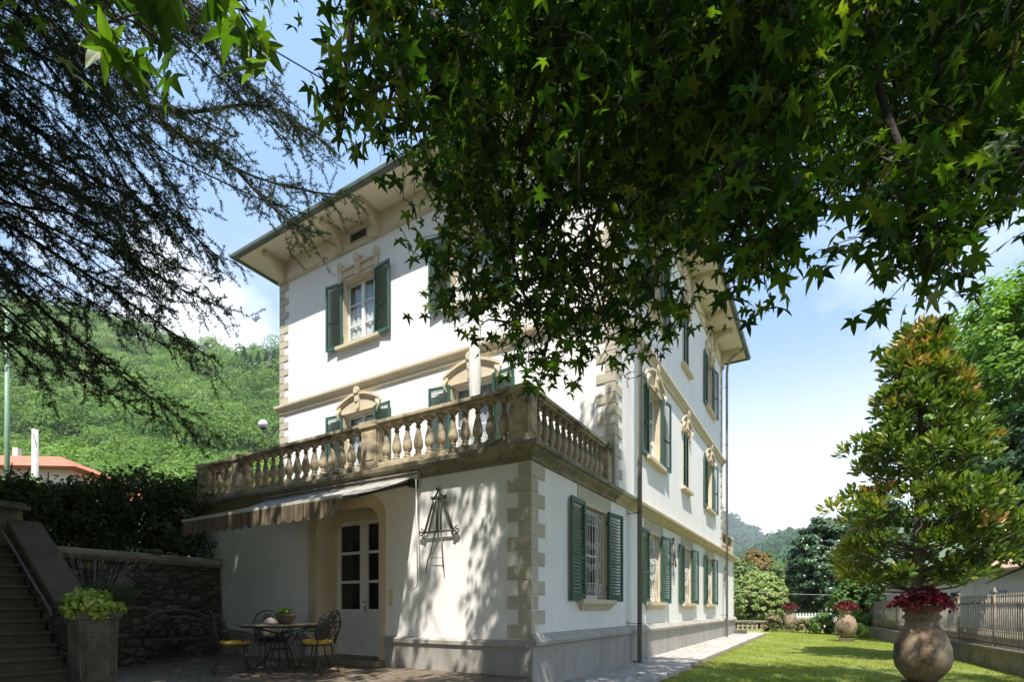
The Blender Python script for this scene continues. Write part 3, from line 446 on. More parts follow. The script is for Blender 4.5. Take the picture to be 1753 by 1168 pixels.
def crown_pts(c, rad, nclump, per, cr, shell=.72, flat=1.0, seed=None):
    """leaf positions + outward normals for an uneven crown made of clumps"""
    c = np.array(c, float); rad = np.array(rad, float)
    d = rdir(nclump); d[:, 2] = np.where(d[:, 2] < -.75, -d[:, 2], d[:, 2])
    rr = (shell + (1.02 - shell) * RNG.random(nclump)) * (1 - .12 * RNG.random(nclump))
    cc = c + d * rad * rr[:, None]
    q = rdir(nclump * per); idx = np.repeat(np.arange(nclump), per)
    crr = cr * (.6 + .7 * RNG.random(nclump))
    p = cc[idx] + q * np.array([1, 1, .62 * flat]) * (crr[idx] * (.55 + .5 * RNG.random(len(idx))))[:, None]
    n = q * .8 + d[idx] * .6 + rdir(len(idx)) * .45; n[:, 2] += .35
    return p, n, idx
SPRAYS=[(1.05,-4.22,4.46,0.20,17),(1.32,-4.29,5.10,0.20,17),(1.31,-4.30,5.01,0.20,17),(1.00,-4.41,4.57,0.20,17),(1.11,-4.18,5.18,0.20,17),(1.17,-4.61,4.21,0.20,17),(0.79,-4.25,5.24,0.20,17),(1.08,-4.09,5.13,0.20,17),(1.29,-4.49,4.19,0.20,17),(1.21,-4.56,4.52,0.20,17),(1.29,-4.63,4.16,0.20,17),(1.39,-4.00,5.02,0.26,22),(1.46,-3.94,4.84,0.26,22),(1.56,-4.37,4.14,0.26,22),(1.12,-3.34,6.31,0.26,22),(1.00,-3.34,6.39,0.26,22),(1.56,-4.45,4.21,0.26,22),(0.28,-3.46,6.43,0.26,22),(0.41,-3.43,5.39,0.26,22),(1.49,-3.85,5.09,0.26,22),(1.53,-4.29,4.13,0.26,22),(0.86,-3.29,5.22,0.26,22),(0.72,-3.84,5.55,0.26,22),(0.91,-3.14,6.10,0.26,22),(1.31,-4.03,5.07,0.26,22),(1.31,-4.34,5.06,0.26,22),(0.32,-3.37,6.73,0.26,22),(1.39,-4.13,4.81,0.26,22),(1.19,-3.84,4.58,0.26,22),(0.58,-3.35,6.58,0.26,22),(1.05,-3.41,6.10,0.26,22),(1.07,-3.30,5.39,0.26,22),(1.27,-4.36,4.62,0.26,22),(1.34,-3.76,5.34,0.26,22),(1.38,-3.67,5.17,0.26,22),(1.44,-4.00,4.80,0.26,22),(1.17,-4.00,5.41,0.26,22),(1.33,-3.98,4.85,0.26,22),(0.15,-1.75,7.96,0.34,42),(2.32,-0.45,7.71,0.34,42),(2.17,-1.02,6.34,0.34,42),(2.09,-0.90,7.41,0.34,42),(0.70,-1.47,7.28,0.34,42),(1.66,-0.21,8.51,0.34,42),(2.56,-3.36,4.50,0.34,42),(1.56,-1.35,7.60,0.34,42),(1.38,-1.55,5.95,0.34,42),(2.24,-1.05,7.23,0.34,42),(2.37,-2.14,5.06,0.34,42),(2.32,-0.83,5.92,0.34,42),(2.15,-3.00,5.11,0.34,42),(2.48,-1.57,5.16,0.34,42),(1.88,-0.92,6.47,0.34,42),(0.75,-2.19,5.85,0.34,42),(1.93,-1.32,6.96,0.34,42),(2.12,-0.82,6.68,0.34,42),(0.68,-2.78,6.93,0.34,42),(1.82,-1.14,7.75,0.34,42),(2.01,-1.87,7.35,0.34,42),(1.67,-3.41,5.90,0.34,42),(1.74,-3.13,5.90,0.34,42),(0.83,-2.94,5.98,0.34,42),(2.24,-2.66,5.23,0.34,42),(2.68,-1.73,7.16,0.34,42),(1.80,-3.41,5.16,0.34,42),(2.83,-3.11,4.94,0.34,42),(1.88,-1.66,7.52,0.34,42),(0.56,-0.81,7.62,0.34,42),(2.16,-0.43,7.63,0.34,42),(2.40,-2.94,5.34,0.34,42),(1.35,-0.34,7.68,0.34,42),(2.86,-1.84,5.56,0.34,42),(2.88,-2.79,5.89,0.34,42),(2.27,-3.03,4.86,0.34,42),(2.12,-2.19,4.99,0.34,42),(1.81,-2.70,6.19,0.34,42),(2.50,0.36,8.29,0.34,42),(2.81,-2.23,5.29,0.34,42),(2.85,-1.59,6.03,0.34,42),(1.68,-2.05,6.76,0.34,42),(0.89,-2.65,5.83,0.34,42),(0.64,-1.28,6.58,0.34,42),(1.00,-3.26,5.47,0.34,42),(2.86,-2.26,4.86,0.34,42),(0.29,-0.85,9.14,0.34,42),(1.23,-2.33,5.96,0.34,42),(1.74,-0.96,6.85,0.34,42),(1.16,-3.06,5.07,0.34,42),(2.01,-2.56,5.97,0.34,42),(1.92,-2.36,5.92,0.34,42),(2.69,-3.19,4.57,0.34,42),(0.37,-1.09,7.89,0.34,42),(2.94,-3.13,4.57,0.34,42),(2.26,-1.31,6.77,0.34,42),(2.18,-1.73,5.93,0.34,42),(2.71,-1.77,6.21,0.34,42),(2.66,-2.18,6.28,0.34,42),(2.17,-0.33,8.80,0.34,42),(2.35,-2.40,5.73,0.34,42),(2.65,-2.79,4.31,0.34,42),(1.62,-2.00,6.18,0.34,42),(1.13,-1.94,7.53,0.34,42),(2.63,-2.46,6.28,0.34,42),(2.28,-0.95,6.07,0.34,42),(-0.44,-1.33,7.22,0.34,42),(3.09,-2.90,4.42,0.34,42),(2.36,-0.98,7.59,0.34,42),(2.96,-2.64,4.66,0.34,42),(1.77,-3.29,4.31,0.34,42),(2.32,-2.91,5.32,0.34,42),(2.41,-3.07,5.82,0.34,42),(2.06,-3.48,5.55,0.34,42),(1.39,-0.63,6.85,0.34,42),(1.17,-3.00,5.83,0.34,42),(1.39,-0.39,7.85,0.34,42),(1.07,-1.54,8.25,0.34,42),(0.84,-2.43,6.01,0.34,42),(2.55,-0.96,6.58,0.34,42),(1.53,-3.02,5.36,0.34,42),(2.61,-2.85,5.03,0.34,42),(0.63,-1.64,7.50,0.34,42),(0.63,-1.97,6.26,0.34,42),(1.51,-3.68,4.61,0.34,42),(1.29,-3.22,5.22,0.34,42),(2.69,-2.05,5.75,0.34,42),(2.17,-0.77,8.44,0.34,42),(-0.30,-1.35,9.01,0.34,42),(2.50,-2.99,5.52,0.34,42),(2.59,-0.15,6.91,0.34,42),(1.10,-2.88,5.53,0.34,42),(0.85,-2.00,7.16,0.34,42),(1.89,-3.27,5.29,0.34,42),(2.20,-0.44,6.91,0.34,42),(1.49,-2.00,5.48,0.34,42),(1.60,-1.05,6.93,0.34,42),(2.13,-3.54,5.41,0.34,42),(0.27,-1.26,9.11,0.34,42),(2.31,-3.56,4.17,0.34,42),(1.43,-1.63,5.67,0.34,42),(2.08,-3.30,5.01,0.34,42),(1.09,-2.80,6.67,0.34,42),(1.93,-3.18,4.39,0.34,42),(1.68,-3.30,5.59,0.34,42),(1.20,-2.31,6.91,0.34,42),(0.84,-2.97,4.89,0.34,42),(2.59,-0.73,6.39,0.34,42),(2.13,-3.20,4.17,0.34,42),(1.88,-1.15,7.50,0.34,42),(2.50,-2.65,5.97,0.34,42),(1.43,-3.77,5.35,0.34,42),(1.40,-2.25,6.67,0.34,42),(0.79,-1.62,6.40,0.34,42),(0.56,-1.94,7.63,0.34,42),(2.75,-1.59,5.73,0.34,42),(3.05,-2.88,5.68,0.34,42),(2.74,-3.13,4.91,0.34,42),(2.25,-3.23,5.20,0.34,42),(0.68,-2.59,5.29,0.34,42),(2.86,-2.27,6.36,0.34,42),(1.51,-3.80,4.99,0.34,42),(1.43,-2.87,5.85,0.34,42),(-0.35,-1.30,9.46,0.34,42),(1.10,-2.69,5.96,0.34,42),(1.98,-2.51,6.59,0.34,42),(-0.07,-1.33,7.63,0.34,42),(2.24,-2.75,4.61,0.34,42),(0.56,-2.67,6.17,0.34,42),(1.68,-1.46,7.08,0.34,42),(2.39,-2.29,4.75,0.34,42),(1.94,-2.89,4.70,0.34,42),(1.57,-3.66,5.24,0.34,42),(2.48,-2.22,4.97,0.34,42),(1.29,-3.20,6.31,0.34,42),(0.54,-2.33,6.77,0.34,42),(0.72,-1.73,8.25,0.34,42),(1.05,-3.18,6.23,0.34,42),(1.50,-2.38,7.00,0.34,42),(1.14,-2.06,5.85,0.34,42),(2.41,-0.49,6.75,0.34,42),(1.46,-0.83,7.58,0.34,42),(1.79,-0.99,5.78,0.34,42),(1.82,-0.64,8.09,0.34,42),(2.05,-3.45,5.49,0.34,42),(0.57,-1.92,7.58,0.34,42),(0.72,-1.48,8.51,0.34,42),(2.37,-3.33,5.60,0.34,42),(0.11,-1.47,7.99,0.34,42),(2.90,-2.30,5.16,0.34,42),(1.75,-2.59,6.04,0.34,42),(-0.16,-1.76,7.18,0.34,42),(2.17,-1.54,7.45,0.34,42),(1.00,-2.58,5.62,0.34,42),(2.95,-2.71,4.45,0.34,42),(1.30,-2.33,5.17,0.34,42),(1.13,-1.23,7.41,0.34,42),(2.39,0.32,7.82,0.34,42),(1.52,-0.81,8.60,0.34,42),(0.78,-0.60,9.44,0.34,42),(0.61,-2.67,6.06,0.34,42),(2.78,-2.43,5.56,0.34,42),(1.04,-2.09,7.31,0.34,42),(1.74,-2.94,4.91,0.34,42),(0.56,-0.71,8.80,0.34,42),(2.37,-1.07,5.77,0.34,42),(0.94,-1.08,8.55,0.34,42),(2.09,-3.02,6.09,0.34,42),(-0.06,-1.41,7.00,0.34,42),(1.28,-2.89,5.05,0.34,42),(1.97,-1.30,5.75,0.34,42),(2.80,-3.23,4.84,0.34,42),(2.11,-2.95,5.06,0.34,42),(2.12,-3.56,5.01,0.34,42),(1.27,-2.30,6.52,0.34,42),(1.66,-0.06,8.30,0.34,42),(2.25,-0.85,5.78,0.34,42),(1.75,-0.73,7.23,0.34,42),(1.07,-1.61,6.67,0.34,42),(2.27,-3.27,5.26,0.34,42),(0.54,-2.32,6.97,0.34,42),(2.46,-2.26,5.18,0.34,42),(2.53,-0.59,7.70,0.34,42),(0.32,-2.09,6.19,0.34,42),(1.86,-0.90,6.15,0.34,42),(1.91,-1.75,7.11,0.34,42),(2.26,0.27,8.81,0.34,42),(2.40,-3.49,4.79,0.34,42),(1.18,-1.65,7.73,0.34,42),(2.53,-1.00,5.60,0.34,42),(3.86,-0.25,7.74,0.32,42),(4.22,-1.39,5.18,0.32,42),(4.93,-1.26,5.84,0.32,42),(3.47,0.41,7.24,0.32,42),(3.17,-0.33,6.74,0.32,42),(3.39,-1.06,7.30,0.32,42),(4.67,-0.90,5.95,0.32,42),(4.13,-1.76,4.59,0.32,42),(3.51,0.74,7.54,0.32,42),(3.42,-2.98,5.30,0.32,42),(4.15,-2.26,4.70,0.32,42),(3.27,-0.78,6.40,0.32,42),(4.31,-2.69,4.08,0.32,42),(4.24,1.13,6.85,0.32,42),(3.65,-0.56,5.79,0.32,42),(5.50,0.76,7.48,0.32,42),(4.61,-2.34,4.58,0.32,42),(3.43,-3.07,5.01,0.32,42),(3.36,-3.07,4.39,0.32,42),(5.10,1.04,6.65,0.32,42),(5.35,1.65,7.08,0.32,42),(5.94,2.18,7.48,0.32,42),(3.29,-3.28,4.96,0.32,42),(3.37,-1.54,6.17,0.32,42),(4.31,-2.59,4.13,0.32,42),(3.86,-1.60,5.51,0.32,42),(3.18,-2.01,5.40,0.32,42),(4.96,1.58,7.85,0.32,42),(5.64,1.12,8.15,0.32,42),(4.41,-2.39,4.91,0.32,42),(4.15,0.13,7.34,0.32,42),(4.98,-1.30,5.48,0.32,42),(4.23,0.40,6.66,0.32,42),(4.25,-1.53,5.82,0.32,42),(4.57,-2.58,4.33,0.32,42),(3.96,-0.29,7.33,0.32,42),(3.22,-3.19,4.86,0.32,42),(4.43,1.15,8.05,0.32,42),(2.90,-0.30,7.63,0.32,42),(3.75,-2.20,5.95,0.32,42),(4.03,-0.89,6.38,0.32,42),(2.68,0.28,8.70,0.32,42),(3.88,-2.84,4.53,0.32,42),(3.53,-0.45,5.68,0.32,42),(4.11,-1.37,6.53,0.32,42),(4.96,-0.01,6.57,0.32,42),(5.36,0.41,6.25,0.32,42),(2.74,-0.57,8.32,0.32,42),(3.96,0.40,6.32,0.32,42),(5.84,2.26,8.33,0.32,42),(3.23,-1.77,5.21,0.32,42),(3.44,-2.30,5.33,0.32,42),(4.10,-0.20,7.22,0.32,42),(3.15,-1.67,6.59,0.32,42),(2.80,0.02,7.92,0.32,42),(4.60,-2.70,4.63,0.32,42),(4.25,-1.97,5.68,0.32,42),(2.94,-1.92,6.43,0.32,42),(3.53,-1.81,5.10,0.32,42),(4.88,-0.38,6.89,0.32,42),(4.84,-2.24,4.21,0.32,42),(3.16,-2.02,5.32,0.32,42),(3.79,-0.75,6.43,0.32,42),(5.45,0.18,6.91,0.32,42),(3.48,-0.30,6.84,0.32,42),(3.08,-0.64,6.90,0.32,42),(3.94,-0.54,6.48,0.32,42),(4.91,-0.44,7.01,0.32,42),(3.00,-2.24,5.69,0.32,42),(2.90,-1.85,6.29,0.32,42),(3.81,-0.18,6.81,0.32,42),(4.97,-1.84,5.11,0.32,42),(5.21,-0.48,6.73,0.32,42),(4.66,-1.06,5.59,0.32,42),(5.32,0.03,6.71,0.32,42),(4.85,-1.12,6.18,0.32,42),(4.02,-2.23,4.84,0.32,42),(3.90,-2.81,5.13,0.32,42),(3.73,0.87,8.88,0.32,42),(3.47,-0.07,7.73,0.32,42),(5.05,1.06,7.96,0.32,42),(4.54,-0.10,6.82,0.32,42),(3.40,0.28,8.15,0.32,42),(3.90,-2.43,4.20,0.32,42),(3.08,-0.50,8.11,0.32,42),(4.07,-2.90,5.00,0.32,42),(5.37,1.44,7.50,0.32,42),(3.14,-3.14,4.48,0.32,42),(4.81,-0.02,6.24,0.32,42),(3.48,-2.97,3.92,0.32,42),(3.20,-3.21,4.25,0.32,42),(2.91,-0.99,6.73,0.32,42),(4.67,-2.44,4.11,0.32,42),(4.26,-2.46,4.11,0.32,42),(4.63,-1.47,5.73,0.32,42),(4.16,-1.03,5.11,0.32,42),(3.31,-2.41,5.66,0.32,42),(4.79,-2.28,4.92,0.32,42),(3.74,-1.46,6.62,0.32,42),(4.26,-2.23,4.59,0.32,42),(3.10,-0.71,6.80,0.32,42),(4.09,0.85,7.44,0.32,42),(3.20,-1.49,6.54,0.32,42),(4.25,-0.59,5.39,0.32,42),(4.76,0.70,7.36,0.32,42),(4.61,-2.31,4.88,0.32,42),(3.44,0.36,7.95,0.32,42),(3.49,-0.68,6.30,0.32,42),(5.69,1.19,8.08,0.32,42),(3.70,-0.59,7.50,0.32,42),(4.56,-2.58,4.24,0.32,42),(5.56,0.54,6.86,0.32,42),(4.65,-0.99,6.19,0.32,42),(3.68,-3.05,4.97,0.32,42),(5.00,1.21,7.72,0.32,42),(3.15,-2.86,5.16,0.32,42),(5.81,1.80,6.77,0.32,42),(4.12,-1.27,6.53,0.32,42),(3.40,-1.06,7.37,0.32,42),(3.58,-1.18,6.95,0.32,42),(4.12,0.25,8.11,0.32,42),(3.30,-3.19,4.43,0.32,42),(5.34,-0.45,5.74,0.32,42),(3.48,0.74,7.73,0.32,42),(3.95,-0.95,6.75,0.32,42),(5.40,0.43,6.86,0.32,42),(5.62,1.32,7.71,0.32,42),(4.02,-2.89,4.86,0.32,42),(5.22,-0.50,5.92,0.32,42),(5.24,-0.24,5.91,0.32,42),(3.58,-2.28,4.72,0.32,42),(4.09,-0.48,5.88,0.32,42),(3.09,-0.68,7.54,0.32,42),(5.15,1.85,9.14,0.32,42),(3.33,-3.15,4.98,0.32,42),(4.08,0.61,7.11,0.32,42),(3.38,-3.05,4.27,0.32,42),(4.27,-1.44,5.99,0.32,42),(3.16,-3.11,4.30,0.32,42),(4.91,-0.04,6.79,0.32,42),(4.74,1.07,7.53,0.32,42),(5.04,-1.08,5.84,0.32,42),(5.04,-0.71,6.49,0.32,42),(3.04,-0.44,6.65,0.32,42),(5.10,1.59,9.19,0.32,42),(3.63,-0.51,5.84,0.32,42),(3.96,-0.25,5.92,0.32,42),(3.71,-1.13,5.59,0.32,42),(4.93,0.85,6.90,0.32,42),(3.40,-3.48,4.17,0.32,42),(5.22,1.20,6.63,0.32,42),(2.94,-1.71,5.91,0.32,42),(2.92,0.42,8.74,0.32,42),(5.42,1.28,8.02,0.32,42),(4.63,0.02,6.89,0.32,42),(3.52,-3.38,4.50,0.32,42),(4.71,0.49,6.79,0.32,42),(4.07,-1.77,5.45,0.32,42),(4.84,-0.07,6.73,0.32,42),(4.98,0.40,6.91,0.32,42),(2.79,-0.24,8.01,0.32,42),(3.38,-3.44,4.80,0.32,42),(4.80,-0.69,6.72,0.32,42),(3.96,-1.10,5.35,0.32,42),(4.31,0.48,8.44,0.32,42),(5.14,1.14,7.02,0.32,42),(4.64,0.91,6.82,0.32,42),(4.67,1.08,8.86,0.32,42),(4.84,-2.35,4.83,0.32,42),(3.71,-1.72,6.33,0.32,42),(3.29,-3.54,4.54,0.32,42),(3.99,0.00,7.44,0.32,42),(3.90,0.91,8.76,0.32,42),(4.85,-1.70,4.68,0.32,42),(3.86,-1.46,5.82,0.32,42),(2.71,-0.59,7.20,0.32,42),(4.78,0.27,5.89,0.32,42),(5.20,1.53,6.62,0.32,42),(5.06,0.34,6.88,0.32,42),(4.70,0.35,5.94,0.32,42),(3.94,-1.76,5.98,0.32,42),(3.43,-0.16,6.63,0.32,42),(3.22,0.02,7.28,0.32,42),(3.79,-0.65,7.40,0.32,42),(3.75,-2.04,5.89,0.32,42),(2.88,-1.97,6.49,0.32,42),(3.07,-1.32,7.35,0.32,42),(3.67,-2.98,3.86,0.32,42),(3.37,-3.26,5.07,0.32,42),(4.39,-0.84,5.45,0.32,42),(5.35,1.62,7.80,0.32,42),(4.23,-2.26,4.75,0.32,42),(4.00,0.41,7.46,0.32,42),(3.35,-0.00,7.82,0.32,42),(3.15,-2.70,4.94,0.32,42),(4.29,-2.56,4.38,0.32,42),(4.59,-1.40,5.55,0.32,42),(4.87,-1.28,4.84,0.32,42),(4.62,-0.53,6.95,0.32,42),(2.82,0.11,7.26,0.32,42),(4.50,-0.62,7.10,0.32,42),(3.95,-2.51,4.83,0.32,42),(3.59,-3.07,4.50,0.32,42),(4.44,-1.62,5.72,0.32,42),(2.84,0.19,8.27,0.32,42),(3.59,-1.89,6.23,0.32,42),(5.11,-1.00,6.23,0.32,42),(3.37,-1.52,5.55,0.32,42),(3.15,-2.23,4.75,0.32,42),(4.90,1.16,7.62,0.32,42),(3.08,-2.45,5.73,0.32,42),(3.51,-1.26,5.39,0.32,42),(3.74,0.35,7.37,0.32,42),(4.40,-0.07,6.78,0.32,42),(4.39,-1.06,5.98,0.32,42),(3.01,0.06,7.68,0.32,42),(3.62,-0.76,6.77,0.32,42),(4.34,-1.01,6.52,0.32,42),(4.42,-2.41,5.25,0.32,42),(2.92,-1.08,7.53,0.32,42),(3.60,-3.22,4.08,0.32,42),(3.97,-1.72,6.05,0.32,42),(4.91,1.08,7.39,0.32,42),(5.40,1.35,7.07,0.32,42),(3.34,-2.15,5.43,0.32,42),(4.70,1.10,8.61,0.32,42),(3.83,0.83,6.95,0.32,42),(5.75,1.60,7.73,0.32,42),(5.79,1.15,7.95,0.32,42),(4.55,-1.61,5.30,0.32,42),(0.65,-2.55,4.71,0.26,22),(1.11,-2.71,4.70,0.26,22),(1.25,-2.86,4.01,0.26,22),(0.85,-2.59,5.25,0.26,22),(1.44,-2.68,4.61,0.26,22),(1.12,-2.31,4.53,0.26,22),(1.65,-2.78,4.38,0.26,22),(1.13,-2.26,5.14,0.26,22),(1.00,-3.26,4.04,0.26,22),(1.48,-3.04,4.65,0.26,22),(1.33,-3.40,3.91,0.26,22),(0.56,-2.53,5.14,0.26,22),(1.39,-3.32,4.22,0.26,22),(1.33,-2.28,3.78,0.26,22),(1.75,-2.96,4.30,0.26,22),(1.28,-3.23,4.57,0.26,22),(1.78,-3.16,3.84,0.26,22),(0.85,-2.54,3.91,0.26,22),(1.28,-2.20,4.15,0.26,22),(1.29,-2.67,4.46,0.26,22),(1.23,-3.14,4.70,0.26,22),(1.51,-3.23,4.41,0.26,22),(0.72,-2.47,4.81,0.26,22),(1.12,-2.53,3.86,0.26,22),(1.44,-2.83,4.40,0.26,22),(0.86,-2.53,4.27,0.26,22),(1.76,-2.98,4.23,0.26,22),(1.00,-3.32,3.88,0.26,22),(1.00,-3.33,4.29,0.26,22),(0.93,-2.87,4.03,0.26,22),(1.27,-3.20,3.66,0.26,22),(1.65,-2.43,4.89,0.26,22),(1.49,-2.67,3.85,0.26,22),(1.55,-2.35,4.16,0.26,22),(0.89,-3.06,4.67,0.26,22),(1.18,-2.50,5.07,0.26,22),(1.11,-2.84,4.27,0.26,22),(1.59,-2.51,4.58,0.26,22),(2.34,-2.48,3.80,0.26,23),(1.77,-2.39,4.32,0.26,23),(2.34,-2.28,4.69,0.26,23),(2.38,-2.78,4.25,0.26,23),(2.71,-1.99,4.91,0.26,23),(1.97,-2.77,4.65,0.26,23),(1.43,-2.12,4.71,0.26,23),(1.44,-2.44,4.59,0.26,23),(2.40,-2.58,4.63,0.26,23),(1.86,-2.58,3.54,0.26,23),(1.81,-2.54,4.20,0.26,23),(1.52,-2.35,4.10,0.26,23),(1.97,-2.01,4.36,0.26,23),(1.41,-2.51,4.32,0.26,23),(1.96,-2.63,3.80,0.26,23),(2.22,-2.02,4.15,0.26,23),(2.51,-2.51,3.67,0.26,23),(2.46,-2.80,3.65,0.26,23),(2.47,-2.14,4.59,0.26,23),(2.04,-1.98,4.05,0.26,23),(2.11,-2.43,3.48,0.26,23),(1.65,-1.92,4.21,0.26,23),(1.47,-2.49,3.87,0.26,23),(2.03,-1.84,4.01,0.26,23),(1.58,-2.48,4.31,0.26,23),(2.28,-1.78,3.69,0.26,23),(2.59,-2.16,4.77,0.26,23),(2.38,-1.77,4.69,0.26,23),(2.11,-2.13,4.04,0.26,23),(2.48,-1.41,4.22,0.26,23),(2.05,-2.14,4.33,0.26,23),(2.02,-1.70,5.36,0.26,23),(2.12,-3.03,3.79,0.26,23),(1.83,-2.84,3.38,0.26,23),(1.99,-2.80,3.52,0.26,23),(2.20,-1.68,4.41,0.26,23),(2.20,-2.65,4.22,0.26,23),(2.13,-2.90,4.54,0.26,23),(1.50,-2.30,4.72,0.26,23),(2.79,-2.31,4.18,0.26,23),(1.86,-2.52,3.97,0.26,23),(1.75,-2.91,3.95,0.26,23),(1.87,-3.08,3.46,0.26,23),(2.02,-2.33,3.81,0.26,23),(2.50,-1.43,4.88,0.26,23),(2.14,-2.69,4.68,0.26,23),(2.62,-2.78,3.35,0.26,23),(1.65,-1.99,4.60,0.26,23),(2.54,-1.35,5.21,0.26,23),(2.38,-2.81,4.09,0.26,23),(2.05,-2.45,4.11,0.26,23),(1.88,-2.51,3.49,0.26,23),(1.59,-2.94,3.21,0.17,14),(1.62,-2.73,3.34,0.17,14),(1.69,-2.83,3.28,0.17,14),(3.19,-3.72,3.49,0.22,19),(3.28,-3.09,3.91,0.22,19),(3.28,-3.47,3.52,0.22,19),(3.32,-2.88,3.91,0.22,19),(3.39,-3.64,3.44,0.22,19),(3.29,-3.74,3.09,0.22,19),(3.47,-3.24,3.70,0.22,19),(3.24,-3.76,3.34,0.22,19),(3.38,-3.27,3.64,0.22,19),(3.39,-3.59,3.10,0.22,19),(3.37,-3.43,3.15,0.22,19),(3.06,-3.24,3.73,0.22,19),(3.29,-3.55,3.49,0.22,19),(3.39,-3.45,3.41,0.22,19),(3.29,-3.16,3.29,0.22,19),(3.06,-3.15,3.84,0.22,19),(3.52,-3.15,3.41,0.22,19),(3.52,-3.45,3.33,0.22,19),(3.25,-3.78,3.38,0.22,19),(3.29,-3.50,3.40,0.22,19),(3.55,-3.46,3.28,0.22,19),(3.20,-3.47,3.32,0.22,19),(4.05,-2.89,3.60,0.20,17),(4.19,-2.74,3.53,0.20,17),(4.14,-2.99,3.09,0.20,17),(4.29,-2.58,3.52,0.20,17),(4.29,-2.92,3.55,0.20,17),(3.96,-2.87,3.84,0.20,17),(4.01,-3.45,3.26,0.20,17),(4.10,-2.80,3.56,0.20,17),(3.98,-2.90,3.44,0.20,17),(4.18,-3.25,3.07,0.20,17),(4.40,-2.67,3.62,0.20,17),(4.28,-3.07,3.38,0.20,17),(4.28,-2.80,3.46,0.20,17),(4.20,-3.29,3.29,0.20,17),(4.32,-2.38,3.45,0.20,17),(4.16,-2.95,3.44,0.20,17),(4.09,-2.89,3.29,0.20,17),(4.19,-2.86,3.28,0.20,17),(4.17,-3.28,3.14,0.20,17),(4.10,-2.66,3.85,0.20,17),(4.30,-2.94,3.18,0.20,17),(4.00,-2.83,3.41,0.20,17),(4.03,-2.92,3.79,0.20,17),(4.44,-2.31,3.63,0.20,17),(3.99,-3.08,3.23,0.20,17),(4.18,-3.16,3.37,0.20,17),(4.64,-2.47,3.85,0.20,17),(4.61,-2.71,3.74,0.20,17),(4.53,-3.07,3.54,0.20,17),(4.50,-3.27,3.41,0.20,17),(4.46,-2.77,3.82,0.20,17),(4.67,-2.54,3.84,0.20,17),(4.53,-2.67,3.87,0.20,17),(4.69,-2.46,3.92,0.20,17),(4.59,-3.09,3.32,0.20,17),(4.75,-2.39,3.90,0.20,17),(4.51,-2.78,3.66,0.20,17),(4.68,-2.87,3.65,0.20,17)]
NEAR=[(1.94,-6.00,2.93),(1.96,-5.92,2.93),(2.02,-6.06,2.69),(2.05,-5.99,2.72),(1.97,-5.86,3.07),(2.18,-5.85,2.94),(2.07,-5.68,3.07),(2.08,-5.62,3.23),(2.05,-5.69,3.01),(2.12,-5.88,2.99),(1.98,-6.08,2.83)]
